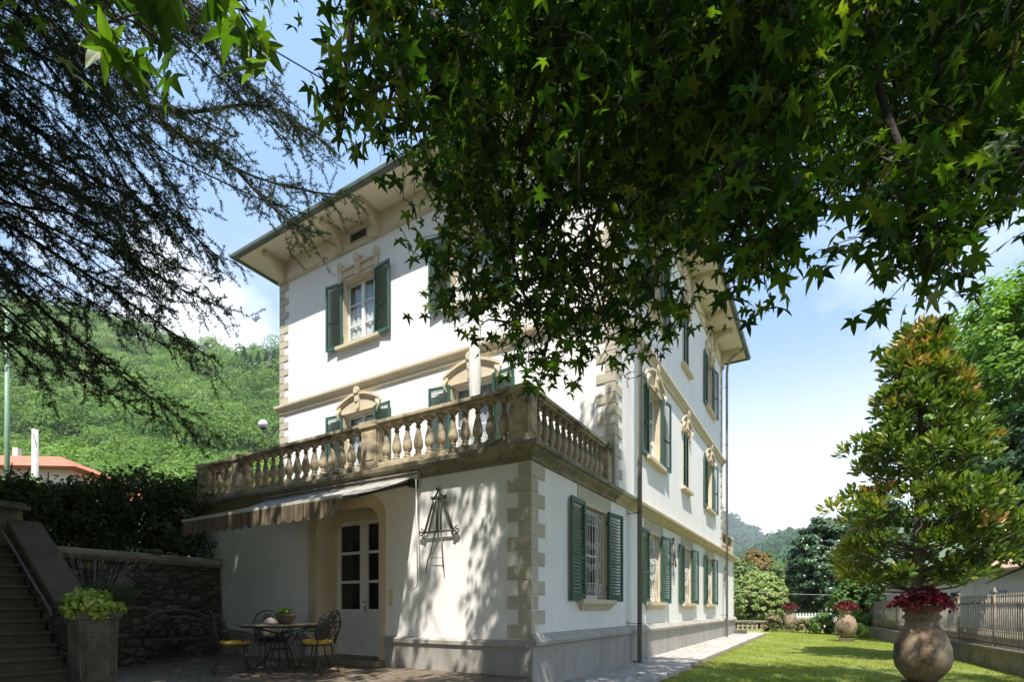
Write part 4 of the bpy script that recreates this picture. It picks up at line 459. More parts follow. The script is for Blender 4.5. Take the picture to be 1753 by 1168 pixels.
CEDAR=[[(-12.35,-4.62,16.40),(-9.68,-3.49,13.64),(-7.87,-2.64,11.91),(-6.34,-2.20,9.85),(-4.66,-1.66,8.45),(-3.41,-1.27,7.83),(-2.62,-1.03,7.58)],[(-11.87,-4.73,16.46),(-9.25,-3.64,13.82),(-7.38,-2.76,11.97),(-6.00,-2.40,9.87),(-4.29,-1.85,8.62)],[(-12.88,-4.53,16.18),(-10.10,-3.33,13.50),(-8.32,-2.51,11.68),(-6.73,-2.02,9.63),(-4.93,-1.42,8.36),(-3.64,-0.99,7.69)],[(-11.18,-4.50,14.36),(-8.33,-3.38,11.66),(-7.39,-3.05,10.49),(-6.68,-2.75,9.36),(-5.79,-2.45,8.13),(-4.93,-2.17,7.13),(-4.47,-2.01,6.69)],[(-10.57,-4.54,14.48),(-7.85,-3.51,11.71),(-7.02,-3.24,10.56),(-6.32,-2.94,9.46),(-5.32,-2.58,8.25),(-4.61,-2.39,7.27)],[(-11.68,-4.39,14.15),(-8.72,-3.21,11.44),(-7.78,-2.88,10.38),(-7.01,-2.54,9.15),(-6.23,-2.31,7.97),(-5.25,-1.96,7.03)],[(-11.71,-4.70,12.36),(-9.30,-3.73,10.66),(-7.98,-3.18,9.45),(-6.96,-2.80,8.48),(-6.02,-2.47,7.88),(-5.27,-2.26,7.20)],[(-11.15,-4.77,12.65),(-8.81,-3.84,10.89),(-7.55,-3.33,9.67),(-6.48,-2.92,8.59)],[(-12.26,-4.62,12.01),(-9.76,-3.59,10.45),(-8.49,-3.07,9.30),(-7.35,-2.63,8.38),(-6.35,-2.26,7.80)],[(-11.07,-4.78,10.45),(-9.02,-3.79,8.94),(-7.56,-3.15,8.08),(-6.31,-2.64,7.11),(-5.27,-2.26,6.36),(-4.51,-1.92,5.95)],[(-10.54,-4.87,10.78),(-8.49,-3.89,9.16),(-7.11,-3.29,8.29),(-5.89,-2.80,7.24),(-4.94,-2.47,6.49)],[(-11.55,-4.66,10.15),(-9.59,-3.73,8.62),(-7.96,-2.99,7.78),(-6.77,-2.51,6.87),(-5.72,-2.12,6.17)],[(-10.75,-4.82,9.35),(-8.74,-3.86,8.08),(-7.38,-3.28,7.16),(-6.36,-2.79,6.42),(-5.32,-2.41,5.65),(-4.60,-2.09,5.12)],[(-10.17,-4.89,9.63),(-8.18,-3.93,8.36),(-6.99,-3.46,7.32),(-5.89,-2.92,6.67),(-5.01,-2.63,5.86)],[(-11.26,-4.72,9.17),(-9.26,-3.76,7.87),(-7.92,-3.19,6.99),(-6.84,-2.67,6.29),(-5.63,-2.18,5.48)],[(-10.11,-4.91,8.31),(-8.17,-3.99,7.02),(-7.16,-3.50,6.11),(-6.32,-3.11,5.32),(-5.38,-2.79,4.59),(-4.77,-2.42,4.08)],[(-9.50,-4.95,8.48),(-7.73,-4.13,7.29),(-6.72,-3.64,6.25),(-5.82,-3.22,5.47)],[(-10.75,-4.88,8.06),(-8.65,-3.86,6.69),(-7.68,-3.40,5.89),(-6.82,-3.01,5.09),(-5.74,-2.59,4.35)],[(-10.53,-3.76,15.88),(-8.14,-2.80,13.59),(-6.26,-2.15,11.86),(-5.36,-1.85,10.84),(-4.41,-1.51,9.75),(-3.75,-1.23,9.08),(-3.18,-1.01,8.66)],[(-9.97,-3.84,16.05),(-7.67,-2.93,13.67),(-5.92,-2.35,11.96),(-5.03,-2.06,10.81),(-4.09,-1.73,9.84),(-3.50,-1.49,9.11)],[(-11.05,-3.67,15.74),(-8.65,-2.70,13.36),(-6.69,-2.00,11.73),(-5.73,-1.66,10.85),(-4.73,-1.30,9.75),(-4.13,-1.05,9.11)],[(-8.76,-2.94,15.58),(-7.30,-2.42,13.25),(-6.26,-2.15,11.96),(-5.46,-1.79,11.14),(-5.11,-1.69,10.59)],[(-8.37,-3.11,15.64),(-6.93,-2.61,13.41),(-5.84,-2.30,11.90)],[(-9.26,-2.83,15.40),(-7.79,-2.31,13.24),(-6.69,-2.00,11.84),(-5.80,-1.58,11.14)],[(-6.34,-2.20,9.85),(-5.55,-1.84,9.65),(-4.77,-1.49,9.66),(-4.17,-1.25,9.51),(-3.83,-1.17,9.22)],[(-12.99,-4.53,14.45),(-10.43,-3.47,12.60),(-9.02,-2.86,11.61),(-7.84,-2.39,10.86),(-6.81,-1.89,10.12),(-5.70,-1.46,9.41)],[(-12.47,-4.63,14.72),(-10.00,-3.62,12.75),(-8.63,-3.04,11.75),(-7.49,-2.59,10.88),(-6.51,-2.12,10.22)],[(-13.63,-4.51,14.34),(-10.89,-3.34,12.40),(-9.47,-2.72,11.46),(-8.22,-2.21,10.67),(-7.25,-1.75,9.97)],[(-13.31,-4.49,12.81),(-10.43,-3.47,10.70),(-9.02,-2.86,9.74),(-7.66,-2.28,8.82),(-6.88,-2.05,7.71),(-5.86,-1.68,7.06)],[(-12.75,-4.56,13.11),(-10.02,-3.63,10.92),(-8.56,-3.00,9.88),(-7.31,-2.49,9.04),(-6.51,-2.24,7.86)],[(-13.78,-4.36,12.45),(-10.97,-3.38,10.30),(-9.50,-2.74,9.61),(-8.03,-2.10,8.69),(-7.31,-1.90,7.48)],[(-9.47,-4.99,9.26),(-7.91,-4.18,8.53),(-7.00,-3.75,7.81),(-6.10,-3.34,7.46),(-5.50,-2.97,7.20),(-4.93,-2.75,7.21)],[(-8.86,-5.04,9.33),(-7.39,-4.27,8.66),(-6.47,-3.85,7.95),(-5.74,-3.53,7.48)],[(-10.06,-4.94,9.00),(-8.45,-4.10,8.35),(-7.52,-3.66,7.67),(-6.50,-3.17,7.40),(-5.93,-2.82,7.05)],[(-10.75,-4.82,15.08),(-8.74,-3.86,13.20),(-7.60,-3.29,11.89),(-6.60,-2.93,10.51),(-5.84,-2.59,9.83)],[(-10.25,-4.93,15.00),(-8.19,-3.94,13.24),(-7.07,-3.39,11.93),(-6.25,-3.13,10.52)],[(-11.26,-4.72,14.96),(-9.23,-3.75,13.17),(-8.06,-3.16,11.80),(-7.06,-2.80,10.48)],[(-9.15,-5.03,7.54),(-7.62,-4.24,6.23),(-6.80,-3.87,5.55),(-6.28,-3.56,5.03),(-5.63,-3.29,4.64)],[(-8.55,-5.09,7.81),(-7.13,-4.36,6.44),(-6.31,-3.98,5.73),(-5.88,-3.73,5.21)],[(-9.70,-4.96,7.24),(-8.09,-4.11,6.05),(-7.24,-3.72,5.31),(-6.79,-3.46,4.88)],[(-4.66,-1.66,8.45),(-4.15,-1.48,7.85),(-3.66,-1.30,7.39),(-3.21,-1.15,7.13)],[(-10.11,-4.91,11.00),(-8.62,-4.02,10.62),(-7.83,-3.66,9.84),(-7.13,-3.36,9.18),(-6.60,-3.17,8.43)],[(-9.50,-4.95,11.22),(-8.07,-4.10,10.79),(-7.32,-3.77,9.96)],[(-10.75,-4.88,10.71),(-9.14,-3.92,10.43),(-8.23,-3.50,9.77),(-7.63,-3.26,9.15)]]
# ------------------------------------------------------------------ ground
def sheet(name, x0, x1, y0, y1, z, mat, label=None):
    mb = MB(); mb.quad((x0, y0, z), (x1, y0, z), (x1, y1, z), (x0, y1, z)); o = mb.build(name, mat); o['kind'] = 'structure'; return o
sheet('ground', -4000, 4000, -1500, 6000, -.6, HILL)
def slab(name, x0, x1, y0, y1, z0, z1, mat):
    mb = MB(); mb.box(x0, x1, y0, y1, z0, z1); o = mb.build(name, mat); o['kind'] = 'structure'; return o
slab('terrace_paving', -8.2, .04, -16, .3, -.3, .17, PORPH)
slab('walkway', .045, 1.27, -16, 21.3, -.3, 0, WALK)
lw = slab('lawn', 1.42, 7.2, -16, 27.5, -.3, -.06, LAWN)
slab('soil_edge', 1.272, 1.42, -16, 21.6, -.3, -.075, SOIL)
slab('far_garden_path', -14, 1.42, 21.31, 26.5, -.3, -.07, LAWN)
slab('shrub_bed', -14, 12, 27.5, 60, -.3, -.09, GARDENG)
slab('street_verge', 7.2, 60, -16, 60, -.3, -.08, GARDENG)
slab('upper_garden', -60, -7.95, -16, -.02, -.3, 2.12, GARDENG)
slab('rear_garden', -60, -10.95, -.02, 60, -.3, 2.12, GARDENG)
slab('garden_infill', -10.95, -8.9, -.02, 3.4, -.3, 2.1, GARDENG)

# grass blades over the lawn in view
N = 150000
gx = RNG.uniform(1.30, 6.9, N); gy = 0.2 + 27 * RNG.random(N) ** 1.5
keep = (gx > 1.29 + .16 * RNG.random(N) * (.6 + .4 * np.sin(gy * 2.3)) + .05 * np.sin(gy * 5.1)); gx, gy = gx[keep], gy[keep]; N = len(gx)
pos = np.stack([gx, gy, np.full(N, -.065)], 1)
wear = np.sin(gx * 2.1 + np.sin(gy * 1.3) * 1.7) * np.cos(gy * .9 + gx) + .5 * np.sin(gx * 6 + gy * 4.3)
kp = RNG.random(N) > np.clip(wear * .55 - .1, 0, .8); pos = pos[kp]; wear = wear[kp]; N = len(pos)
up = rdir(N) * .45 + np.array([0, 0, 1]); nn = rdir(N); nn[:, 2] *= .2
g = scatter('grass', [(-.12, 0, 0), (.12, 0, 0), (0, 1, .15)], [(0, 1, 2)], pos, frames(nn, up), RNG.uniform(.025, .055, N) * (1 - .12 * wear), L_GRASS, None, np.clip(RNG.random(N) * .75 + .16 * wear + .1, 0, 1))
tag(g, 'short mown grass of the garden lawn', 'grass', kind='stuff')

# ------------------------------------------------------------------ the villa
V = empty('villa', (0, 0, 0), 0, 'three storey white villa with green shutters and a balustraded terrace', 'villa')
F0, F1Y = 0.0, 3.56
def TF(kind, c):
    if kind == 'f': return lambda u, n, z: (u, c - n, z)
    return lambda u, n, z: (c + n, u, z)
def wallface(mb, kind, c, u0, u1, z0, z1, holes, depth=.24):
    T = TF(kind, c)
    us = sorted({u0, u1, *[h[0] for h in holes], *[h[1] for h in holes]}); zs = sorted({z0, z1, *[h[2] for h in holes], *[h[3] for h in holes]})
    for i in range(len(us) - 1):
        for j in range(len(zs) - 1):
            um, zm = (us[i] + us[i + 1]) / 2, (zs[j] + zs[j + 1]) / 2
            if any(h[0] < um < h[1] and h[2] < zm < h[3] for h in holes): continue
            mb.quad(T(us[i], 0, zs[j]), T(us[i + 1], 0, zs[j]), T(us[i + 1], 0, zs[j + 1]), T(us[i], 0, zs[j + 1]))
    return mb
def reveal(mb, kind, c, h, depth):
    T = TF(kind, c); a, b, z0, z1 = h
    mb.quad(T(a, .004, z0), T(a, .004, z1), T(a, -depth, z1), T(a, -depth, z0))
    mb.quad(T(b, .004, z0), T(b, .004, z1), T(b, -depth, z1), T(b, -depth, z0))
    mb.quad(T(a, .004, z1), T(b, .004, z1), T(b, -depth, z1), T(a, -depth, z1))
    mb.quad(T(a, .004, z0), T(b, .004, z0), T(b, -depth, z0), T(a, -depth, z0))
WG = 1.12
ground_win = [(1.94, 3.06), (5.92, 7.02), (9.62, 10.7), (13.35, 14.42)]
first_win = [(5.9, 7.02), (13.33, 14.42)]
narrow = (9.58, 10.36)
ZG = (1.34, 3.03); ZF = (4.86, 6.62); ZS = (8.58, 10.38)
front_c = [-7.37, -3.56]
hw = .6
door_h = (-4.67, -3.03, .27, 3.0)
mb = MB()
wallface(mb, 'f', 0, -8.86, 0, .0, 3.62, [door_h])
wallface(mb, 's', 0, 0, 20.1, -.05, 3.62, [(a, b, *ZG) for a, b in ground_win])
mb.quad((0, 20.1, 0), (-10.8, 20.1, 0), (-10.8, 20.1, 3.62), (0, 20.1, 3.62))
mb.quad((-8.86, 0, 0), (-8.86, 3.56, 0), (-8.86, 3.56, 3.62), (-8.86, 0, 3.62))
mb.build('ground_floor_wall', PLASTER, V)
mb = MB()
wallface(mb, 'f', F1Y, -10.81, 0, 3.62, 11.86, [(c - hw, c + hw, *ZS) for c in front_c] + [(c - hw, c + hw, 3.66, 6.62) for c in front_c])
wallface(mb, 's', 0, F1Y, 16.74, 3.62, 11.86, [(a, b, *ZF) for a, b in first_win] + [(*narrow, *ZF)] + [(a, b, *ZS) for a, b in first_win] + [(*narrow, *ZS)])
mb.quad((0, 16.74, 3.6), (-10.81, 16.74, 3.6), (-10.81, 16.74, 11.86), (0, 16.74, 11.86))
mb.quad((-10.81, 16.74, 0), (-10.81, F1Y, 0), (-10.81, F1Y, 11.86), (-10.81, 16.74, 11.86))
mb.build('upper_wall', PLASTER, V)
# dark floors and ceiling slabs inside so no daylight crosses the house
mb = MB(); mb.box(-8.7, -.05, .75, 20, .1, .2); mb.box(-8.8, -.01, .02, 20.05, 3.5, 3.6); mb.box(-10.7, -.3, F1Y + .3, 16.6, 7.2, 7.3); mb.box(-1.6, -1.5, 4.0, 20, .2, 11.7); mb.box(-10.5, -1.6, 5.6, 5.7, 3.6, 11.7); mb.box(-5.3, -2.4, .62, .64, .2, 3.4)
mb.build('inner_partition', DARKIN, V)
mb = MB(); mb.box(-8.84, -.02, .02, F1Y, 3.6, 3.64); mb.build('terrace_floor', WALK, V); mb = MB(); mb.box(-10.7, -.02, 16.75, 20.08, 3.6, 3.64)
mb.build('terrace_floor', WALK, V)

# plinth
mb = MB(); mb.sweep([(-8.86, 0), (-2.87 + .0, 0)][:0] or [(-2.86, 0), (0, 0)], [(0, 0), (.05, 0), (.05, .60), (.085, .60), (.085, .66), (.01, .70), (0, .70)])
mb.build('front_plinth', PLINTH, V); mb = MB(); mb.sweep([(-8.86, 0), (-4.91, 0)], [(0, 0), (.05, 0), (.05, .60), (.085, .60), (.085, .66), (.01, .70), (0, .70)])
mb.build('front_plinth', PLINTH, V)
mb = MB(); mb.sweep([(0, -.05), (0, 20.15), (-10.8, 20.15)], [(0, -.05), (.06, -.05), (.06, .60), (.075, .615), (.12, .63), (.125, .68), (.05, .79), (0, .80)])
for y in (2.3, 4.9, 8.4, 12.3, 16.2): mb.box(.061, .066, y, y + .10, -.04, .6)
mb.build('side_plinth', PLINTH, V)
# cornice of the ground floor
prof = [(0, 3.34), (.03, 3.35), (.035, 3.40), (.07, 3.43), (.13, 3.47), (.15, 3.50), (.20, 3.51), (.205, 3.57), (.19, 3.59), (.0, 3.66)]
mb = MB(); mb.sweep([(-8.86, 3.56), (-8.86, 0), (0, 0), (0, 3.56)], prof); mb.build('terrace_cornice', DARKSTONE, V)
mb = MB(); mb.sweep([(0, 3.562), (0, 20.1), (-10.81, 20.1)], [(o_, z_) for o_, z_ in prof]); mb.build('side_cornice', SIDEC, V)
# string course
prof = [(0, 7.14), (.05, 7.16), (.055, 7.24), (.09, 7.28), (.13, 7.33), (.14, 7.36), (.14, 7.42), (.0, 7.47)]
mb = MB(); mb.sweep([(-10.81, 16.74), (-10.81, F1Y), (0, F1Y), (0, 16.74), (-10.81, 16.74)], prof); mb.build('string_course', STONE, V)
mb = MB(); mb.sweep([(-10.81, 16.74), (-10.81, F1Y), (0, F1Y), (0, 16.74), (-10.81, 16.74)], [(0, 11.18), (.035, 11.19), (.05, 11.24), (.05, 11.28), (0, 11.30)]); mb.build('frieze_moulding', STONE, V)
mb = MB(); mb.sweep([(-10.81, 16.74), (-10.81, F1Y), (0, F1Y), (0, 16.74), (-10.81, 16.74)], [(0.0, 11.302), (.012, 11.302), (.012, 11.86), (0, 11.86)]); mb.build('frieze', SOFFIT, V)
# eaves
O = .86
mb = MB(); mb.box(-10.81 - O, O, F1Y - O, 16.74 + O, 11.862, 11.93); mb.build('soffit', SOFFIT, V)
mb = MB()
x0, x1, y0, y1 = -10.81 - O, O, F1Y - O, 16.74 + O
mb.sweep([(x0, y1), (x0, y0), (x1, y0), (x1, y1), (x0, y1)], [(-.02, 11.86), (.0, 11.82), (.05, 11.80), (.10, 11.82), (.13, 11.87), (.14, 11.95), (.12, 11.97), (-.05, 11.97)])
mb.build('gutter', GUTTER, V)
e = .1; zr = 11.97; cx, ry = (x0 + x1) / 2, 3.2
A = [(x0 - e, y0 - e, zr), (x1 + e, y0 - e, zr), (x1 + e, y1 + e, zr), (x0 - e, y1 + e, zr)]; R1 = (cx, y0 + 6, zr + 2.3); R2 = (cx, y1 - 6, zr + 2.3)
mb = MB(); mb.quad(A[0], A[1], R1); mb.quad(A[1], A[2], R2, R1); mb.quad(A[2], A[3], R2); mb.quad(A[3], A[0], R1, R2)
rf = mb.build('roof', ROOF, V)
ch = MB(); ch.box(-6.2, -5.6, 9, 9.7, 13.4, 15.2); ch.box(-6.28, -5.52, 8.92, 9.78, 15.2, 15.3); ch.build('chimney', PLASTER, rf)
# corbels under the eaves
def corbel_mesh():
    pts = [(0, -.62), (.05, -.64), (.09, -.60), (.10, -.50), (.12, -.40), (.19, -.30), (.30, -.22), (.44, -.16), (.56, -.14), (.60, -.17), (.655, -.17), (.69, -.12), (.68, -.06), (.66, -.0), (0, 0)]
    mb = MB(); mb.prism([(-u, z) for u, z in pts], -.075, .075, 'x')
    mb2 = MB(); mb2.v = mb.v; mb2.f = mb.f; mb2.sm = mb.sm
    mb2.box(-.09, .09, -.12, 0, -.66, -.60)
    mb2.tube([(-.085, -.645, -.13), (.085, -.645, -.13)], .045, 10)
    return mb2.data('corbel', STONE)
CM = corbel_mesh()
for x in (-10.62, -8.08, -6.66, -4.28, -2.86, -.2): put('corbel', CM, V, (x, F1Y - .012, 11.862))
for y in (3.78, 5.75, 7.15, 9.3, 10.75, 13.2, 14.7, 16.5): put('corbel', CM, V, (.012, y, 11.862), pi / 2)
for y in (6, 10, 14): put('corbel', CM, V, (-10.82, y, 11.862), -pi / 2)
# attic vents
for k, p in (('f', -7.37), ('f', -3.56), ('s', 6.46), ('s', 13.87)):
    T = TF(k, F1Y if k == 'f' else 0); mb = MB()
    def bx(u0, u1, n0, n1, z0, z1):
        a = T(u0, n0, z0); b = T(u1, n1, z1); mb.box(min(a[0], b[0]), max(a[0], b[0]), min(a[1], b[1]), max(a[1], b[1]), z0, z1)
    bx(p - .36, p + .36, .012, .03, 11.36, 11.40); bx(p - .36, p + .36, .012, .03, 11.62, 11.66); bx(p - .36, p - .31, .012, .03, 11.401, 11.619); bx(p + .31, p + .36, .012, .03, 11.401, 11.619)
    vf = mb.build('attic_vent', STONE, V)
    mb = MB(); bx(p - .31, p + .31, .013, .016, 11.401, 11.619); mb.build('vent_grille', DARKIN, vf)

# quoins: alternating blocks wrapped round a corner
def quoins(cx, cy, z0, z1, sx=1, pitch=.215, long=.39, short=.2, name='quoins', top=False):
    mb = MB(); n = int(round((z1 - z0) / pitch)); pitch = (z1 - z0) / n
    for i in range(n):
        a = z0 + i * pitch + .008; b = z0 + (i + 1) * pitch - .008
        lf, ls = (long, short) if i % 2 == 0 else (short, long + .03)
        th = .022
        # front leaf, along -x*sx ; side leaf along +y
        xs = sorted([cx - sx * lf, cx + sx * th]); mb.box(xs[0], xs[1], cy - th, cy - .0005, a, b)
        xs = sorted([cx + sx * .0005, cx + sx * th]); mb.box(xs[0], xs[1], cy - .0004, cy + ls, a, b)
    return mb.build(name, QUOIN, V, bevel=.006)
quoins(0, 0, .72, 3.33)
quoins(0, F1Y, 3.66, 7.13); quoins(0, F1Y, 7.48, 11.17)
quoins(-10.81, F1Y, 3.66, 7.13, -1); quoins(-10.81, F1Y, 7.48, 11.17, -1)
def quoin_rear(cy, z0, z1):
    mb = MB(); n = int(round((z1 - z0) / .215)); p = (z1 - z0) / n
    for i in range(n):
        mb.box(.0005, .022, cy - (.39 if i % 2 == 0 else .2), cy, z0 + i * p + .008, z0 + (i + 1) * p - .008)
    mb.build('quoins', QUOIN, V, bevel=.006)
quoin_rear(16.74, 3.68, 7.13); quoin_rear(16.74, 7.48, 11.17); quoin_rear(20.1, .82, 3.33)

# ---- windows (local frame: x along the wall, -y outward, z up from the opening's foot)
def glazing(w, h, frame_y=.2, rails=(1 / 3, 2 / 3), mid=True):
    mb = MB(); t = .055; y0, y1 = frame_y - .03, frame_y + .03
    mb.box(-w / 2 + .002, -w / 2 + t, y0, y1, 0.002, h); mb.box(w / 2 - t, w / 2 - .002, y0, y1, .002, h); mb.box(-w / 2 + t, w / 2 - t, y0, y1, h - t, h - .002); mb.box(-w / 2 + t, w / 2 - t, y0, y1, .002, t + .03)
    if mid: mb.box(-.055, .055, y0 - .015, y1 - .002, t + .031, h - t - .001)
    for r in rails:
        mb.box(-w / 2 + t + .001, -.056 if mid else w / 2 - t - .001, y0 + .01, y1 - .01, h * r - .016, h * r + .016)
        if mid: mb.box(.056, w / 2 - t - .001, y0 + .01, y1 - .01, h * r - .016, h * r + .016)
    return mb
def shutter_mesh(w, h, pitch=.055, name='shutter'):
    mb = MB(); t = .035; st = .065
    mb.box(0, st, -t, 0, 0, h); mb.box(w - st, w, -t, 0, 0, h); mb.box(st, w - st, -t + .002, -.002, h - .08, h - .001); mb.box(st, w - st, -t + .002, -.002, .001, .11)
    if h > 1.2: mb.box(st, w - st, -t + .004, -.004, h * .42, h * .42 + .035)
    z = .125
    while z < h - .1:
        mb.obox((w / 2, -t / 2, z), w - 2 * st, .048, .009, radians(38)); z += pitch
    mb.box(-.012, .012, -.02, .02, h * .12, h * .12 + .09); mb.box(-.012, .012, -.02, .02, h * .85, h * .85 + .09)
    return mb.data(name, SHUT)
SH_G = shutter_mesh(.63, 1.76, .062); SH_U = shutter_mesh(.62, 1.86, .058); SH_F = shutter_mesh(.62, 3.0, .06); SH_N = shutter_mesh(.355, 1.74, .058)
def sill_mesh(w, trap=True):
    mb = MB(); mb.box(-w / 2, w / 2, -.13, .2, -.085, -.0015)
    if trap: mb.mesh([(-w / 2 + .03, -.10, -.086), (w / 2 - .03, -.10, -.086), (w / 2 - .03, 0, -.086), (-w / 2 + .03, 0, -.086), (-w / 2 + .14, -.03, -.20), (w / 2 - .14, -.03, -.20), (w / 2 - .14, 0, -.20), (-w / 2 + .14, 0, -.20)],
        [(0, 3, 2, 1), (4, 5, 6, 7), (0, 1, 5, 4), (1, 2, 6, 5), (3, 0, 4, 7)])
    return mb
def rect_ring(mb, w, h, t, y0, y1, z0=0):
    mb.box(-w / 2 - t, -w / 2, y0, y1, z0, h + t); mb.box(w / 2, w / 2 + t, y0, y1, z0, h + t); mb.box(-w / 2, w / 2, y0, y1, h, h + t)
def arc_strip(mb, x0, x1, z0, rise, th, y0, y1, n=14):
    for i in range(n):
        def P(t):
            x = x0 + (x1 - x0) * t; return x, z0 + rise * sin(pi * (.12 + .76 * t)) - rise * sin(pi * .12)
        a, b = P(i / n), P((i + 1) / n)
        mb.mesh([(a[0], y0, a[1]), (b[0], y0, b[1]), (b[0], y0, b[1] + th), (a[0], y0, a[1] + th), (a[0], y1, a[1]), (b[0], y1, b[1]), (b[0], y1, b[1] + th), (a[0], y1, a[1] + th)],
                [(0, 1, 2, 3), (0, 4, 5, 1), (3, 2, 6, 7), (1, 5, 6, 2), (4, 0, 3, 7)])
def head_rect(w):
    mb = MB(); W = w / 2 + .17
    mb.box(-W, W, -.03, -.001, .05, .32); mb.box(-W - .02, W + .02, -.075, -.031, .25, .31)
    mb.box(-W, W, -.05, -.0305, .06, .10)
    for s in (-1, 1):
        a, b = sorted((s * W, s * (W - .14))); mb.box(a - .01, b + .01, -.09, -.0012, .30, .44); mb.box(a, b, -.065, -.0305, -.05, .249)
        mb.tube([(s * (W - .07), -.09, -.04), (s * (W - .07), -.02, -.04)], .05, 10)
        mb.tube([(s * (W - .07), -.095, .43), (s * (W - .07), -.002, .43)], .075, 10)
    mb.prism([(-.10, .42), (.10, .42), (.075, .02), (0, -.04), (-.075, .02)], -.105, -.032, 'y')
    mb.tube([(0, -.13, .42), (0, -.002, .42)], .11, 12); mb.tube([(0, -.125, .12), (0, -.03, .12)], .05, 10)
    return mb
def head_arch(w):
    mb = MB(); W = w / 2 + .22
    mb.prism([(-W + .1, .04), (W - .1, .04), (W - .1, .16)] + [((W - .1) * cos(pi * k / 10), .16 + .30 * sin(pi * k / 10)) for k in range(1, 10)] + [(-W + .1, .16)], -.02, -.001, 'y')
    arc_strip(mb, -W, W, .19, .42, .07, -.09, -.002)
    arc_strip(mb, -W + .03, W - .03, .15, .42, .045, -.055, -.003)
    mb.box(-W + .08, W - .08, -.045, -.0012, 0.0, .045)
    for s in (-1, 1):
        mb.tube([(s * (W - .06), -.07, .17), (s * (W - .06), -.002, .17)], .085, 12)
        mb.tube([(s * (W - .06), -.085, .15), (s * (W - .02), -.06, .02), (s * (W - .10), -.05, -.12), (s * (W - .09), -.03, -.2)], [.05, .045, .03, .012], 8)
        a, b = sorted((s * (W - .15), s * (W - .01))); mb.box(a, b, -.03, -.0013, -.12, .14)
    mb.prism([(-.09, .62), (.09, .62), (.07, .1), (0, -.02), (-.07, .1)], -.10, -.021, 'y')
    mb.tube([(0, -.13, .57), (0, -.002, .57)], .10, 12); mb.tube([(0, -.125, .30), (0, -.02, .30)], .06, 10); mb.tube([(0, -.11, .08), (0, -.02, .08)], .045, 8)
    return mb
HR = head_rect(1.2).data('head_moulding', STONE); HA = head_arch(1.2).data('head_moulding', STONE); HAN = head_arch(.78).data('head_moulding', STONE); HRN = head_rect(.78).data('head_moulding', STONE)
def grille_mesh(w, h):
    mb = MB(); y = .05; r = .007
    mb.tube([(-w / 2 + .02, y, .06), (w / 2 - .02, y, .06)], r, 5); mb.tube([(-w / 2 + .02, y, h - .05), (w / 2 - .02, y, h - .05)], r, 5)
    for z in (.30, h - .30): mb.tube([(-w / 2 + .02, y, z), (w / 2 - .02, y, z)], r, 5)
    n = 8
    for i in range(n + 1):
        x = -w / 2 + .03 + (w - .06) * i / n; mb.tube([(x, y, .06 if i % 2 == 0 else .30), (x, y, h - .05 if i % 2 == 0 else h - .30)], r, 5)
    for i in range(4):
        x = -w / 2 + .03 + (w - .06) * (i + .5) / 4
        for zc in (.18, h - .18):
            mb.tube([(x + .07 * cos(a), y, zc + .1 * sin(a)) for a in np.linspace(0, 2 * pi, 13)], .006, 4)
            for s in (-1, 1): mb.tube(scroll((x + s * .05, y, zc), .055, 1.1, a0=pi / 2, sgn=s, n=12), .005, 4)
    for zc in (h * .36, h * .60):
        for s in (-1, 1):
            mb.tube(scroll((s * .13, y - .01, zc), .09, 1.4, a0=0, sgn=s, n=16), .006, 4)
            mb.tube(scroll((s * .28, y - .01, zc + .04), .07, 1.3, a0=pi, sgn=-s, n=14), .006, 4)
        mb.tube([(.05 * cos(a), y - .012, zc + .05 * sin(a)) for a in np.linspace(0, 2 * pi, 11)], .006, 4)
    return mb
CACHE = {}
def cached(key, fn, name, mat):
    if key not in CACHE: CACHE[key] = fn().data(name, mat)
    return CACHE[key]
def curtain(w, h, z0=0.0):
    mb = MB(); n = 24
    for i in range(n):
        a, b = -w / 2 + w * i / n, -w / 2 + w * (i + 1) / n
        mb.quad((a, .02 * sin(i * 1.7), z0), (b, .02 * sin((i + 1) * 1.7), z0), (b, .02 * sin((i + 1) * 1.7), h), (a, .02 * sin(i * 1.7), h), smooth=True)
    return mb
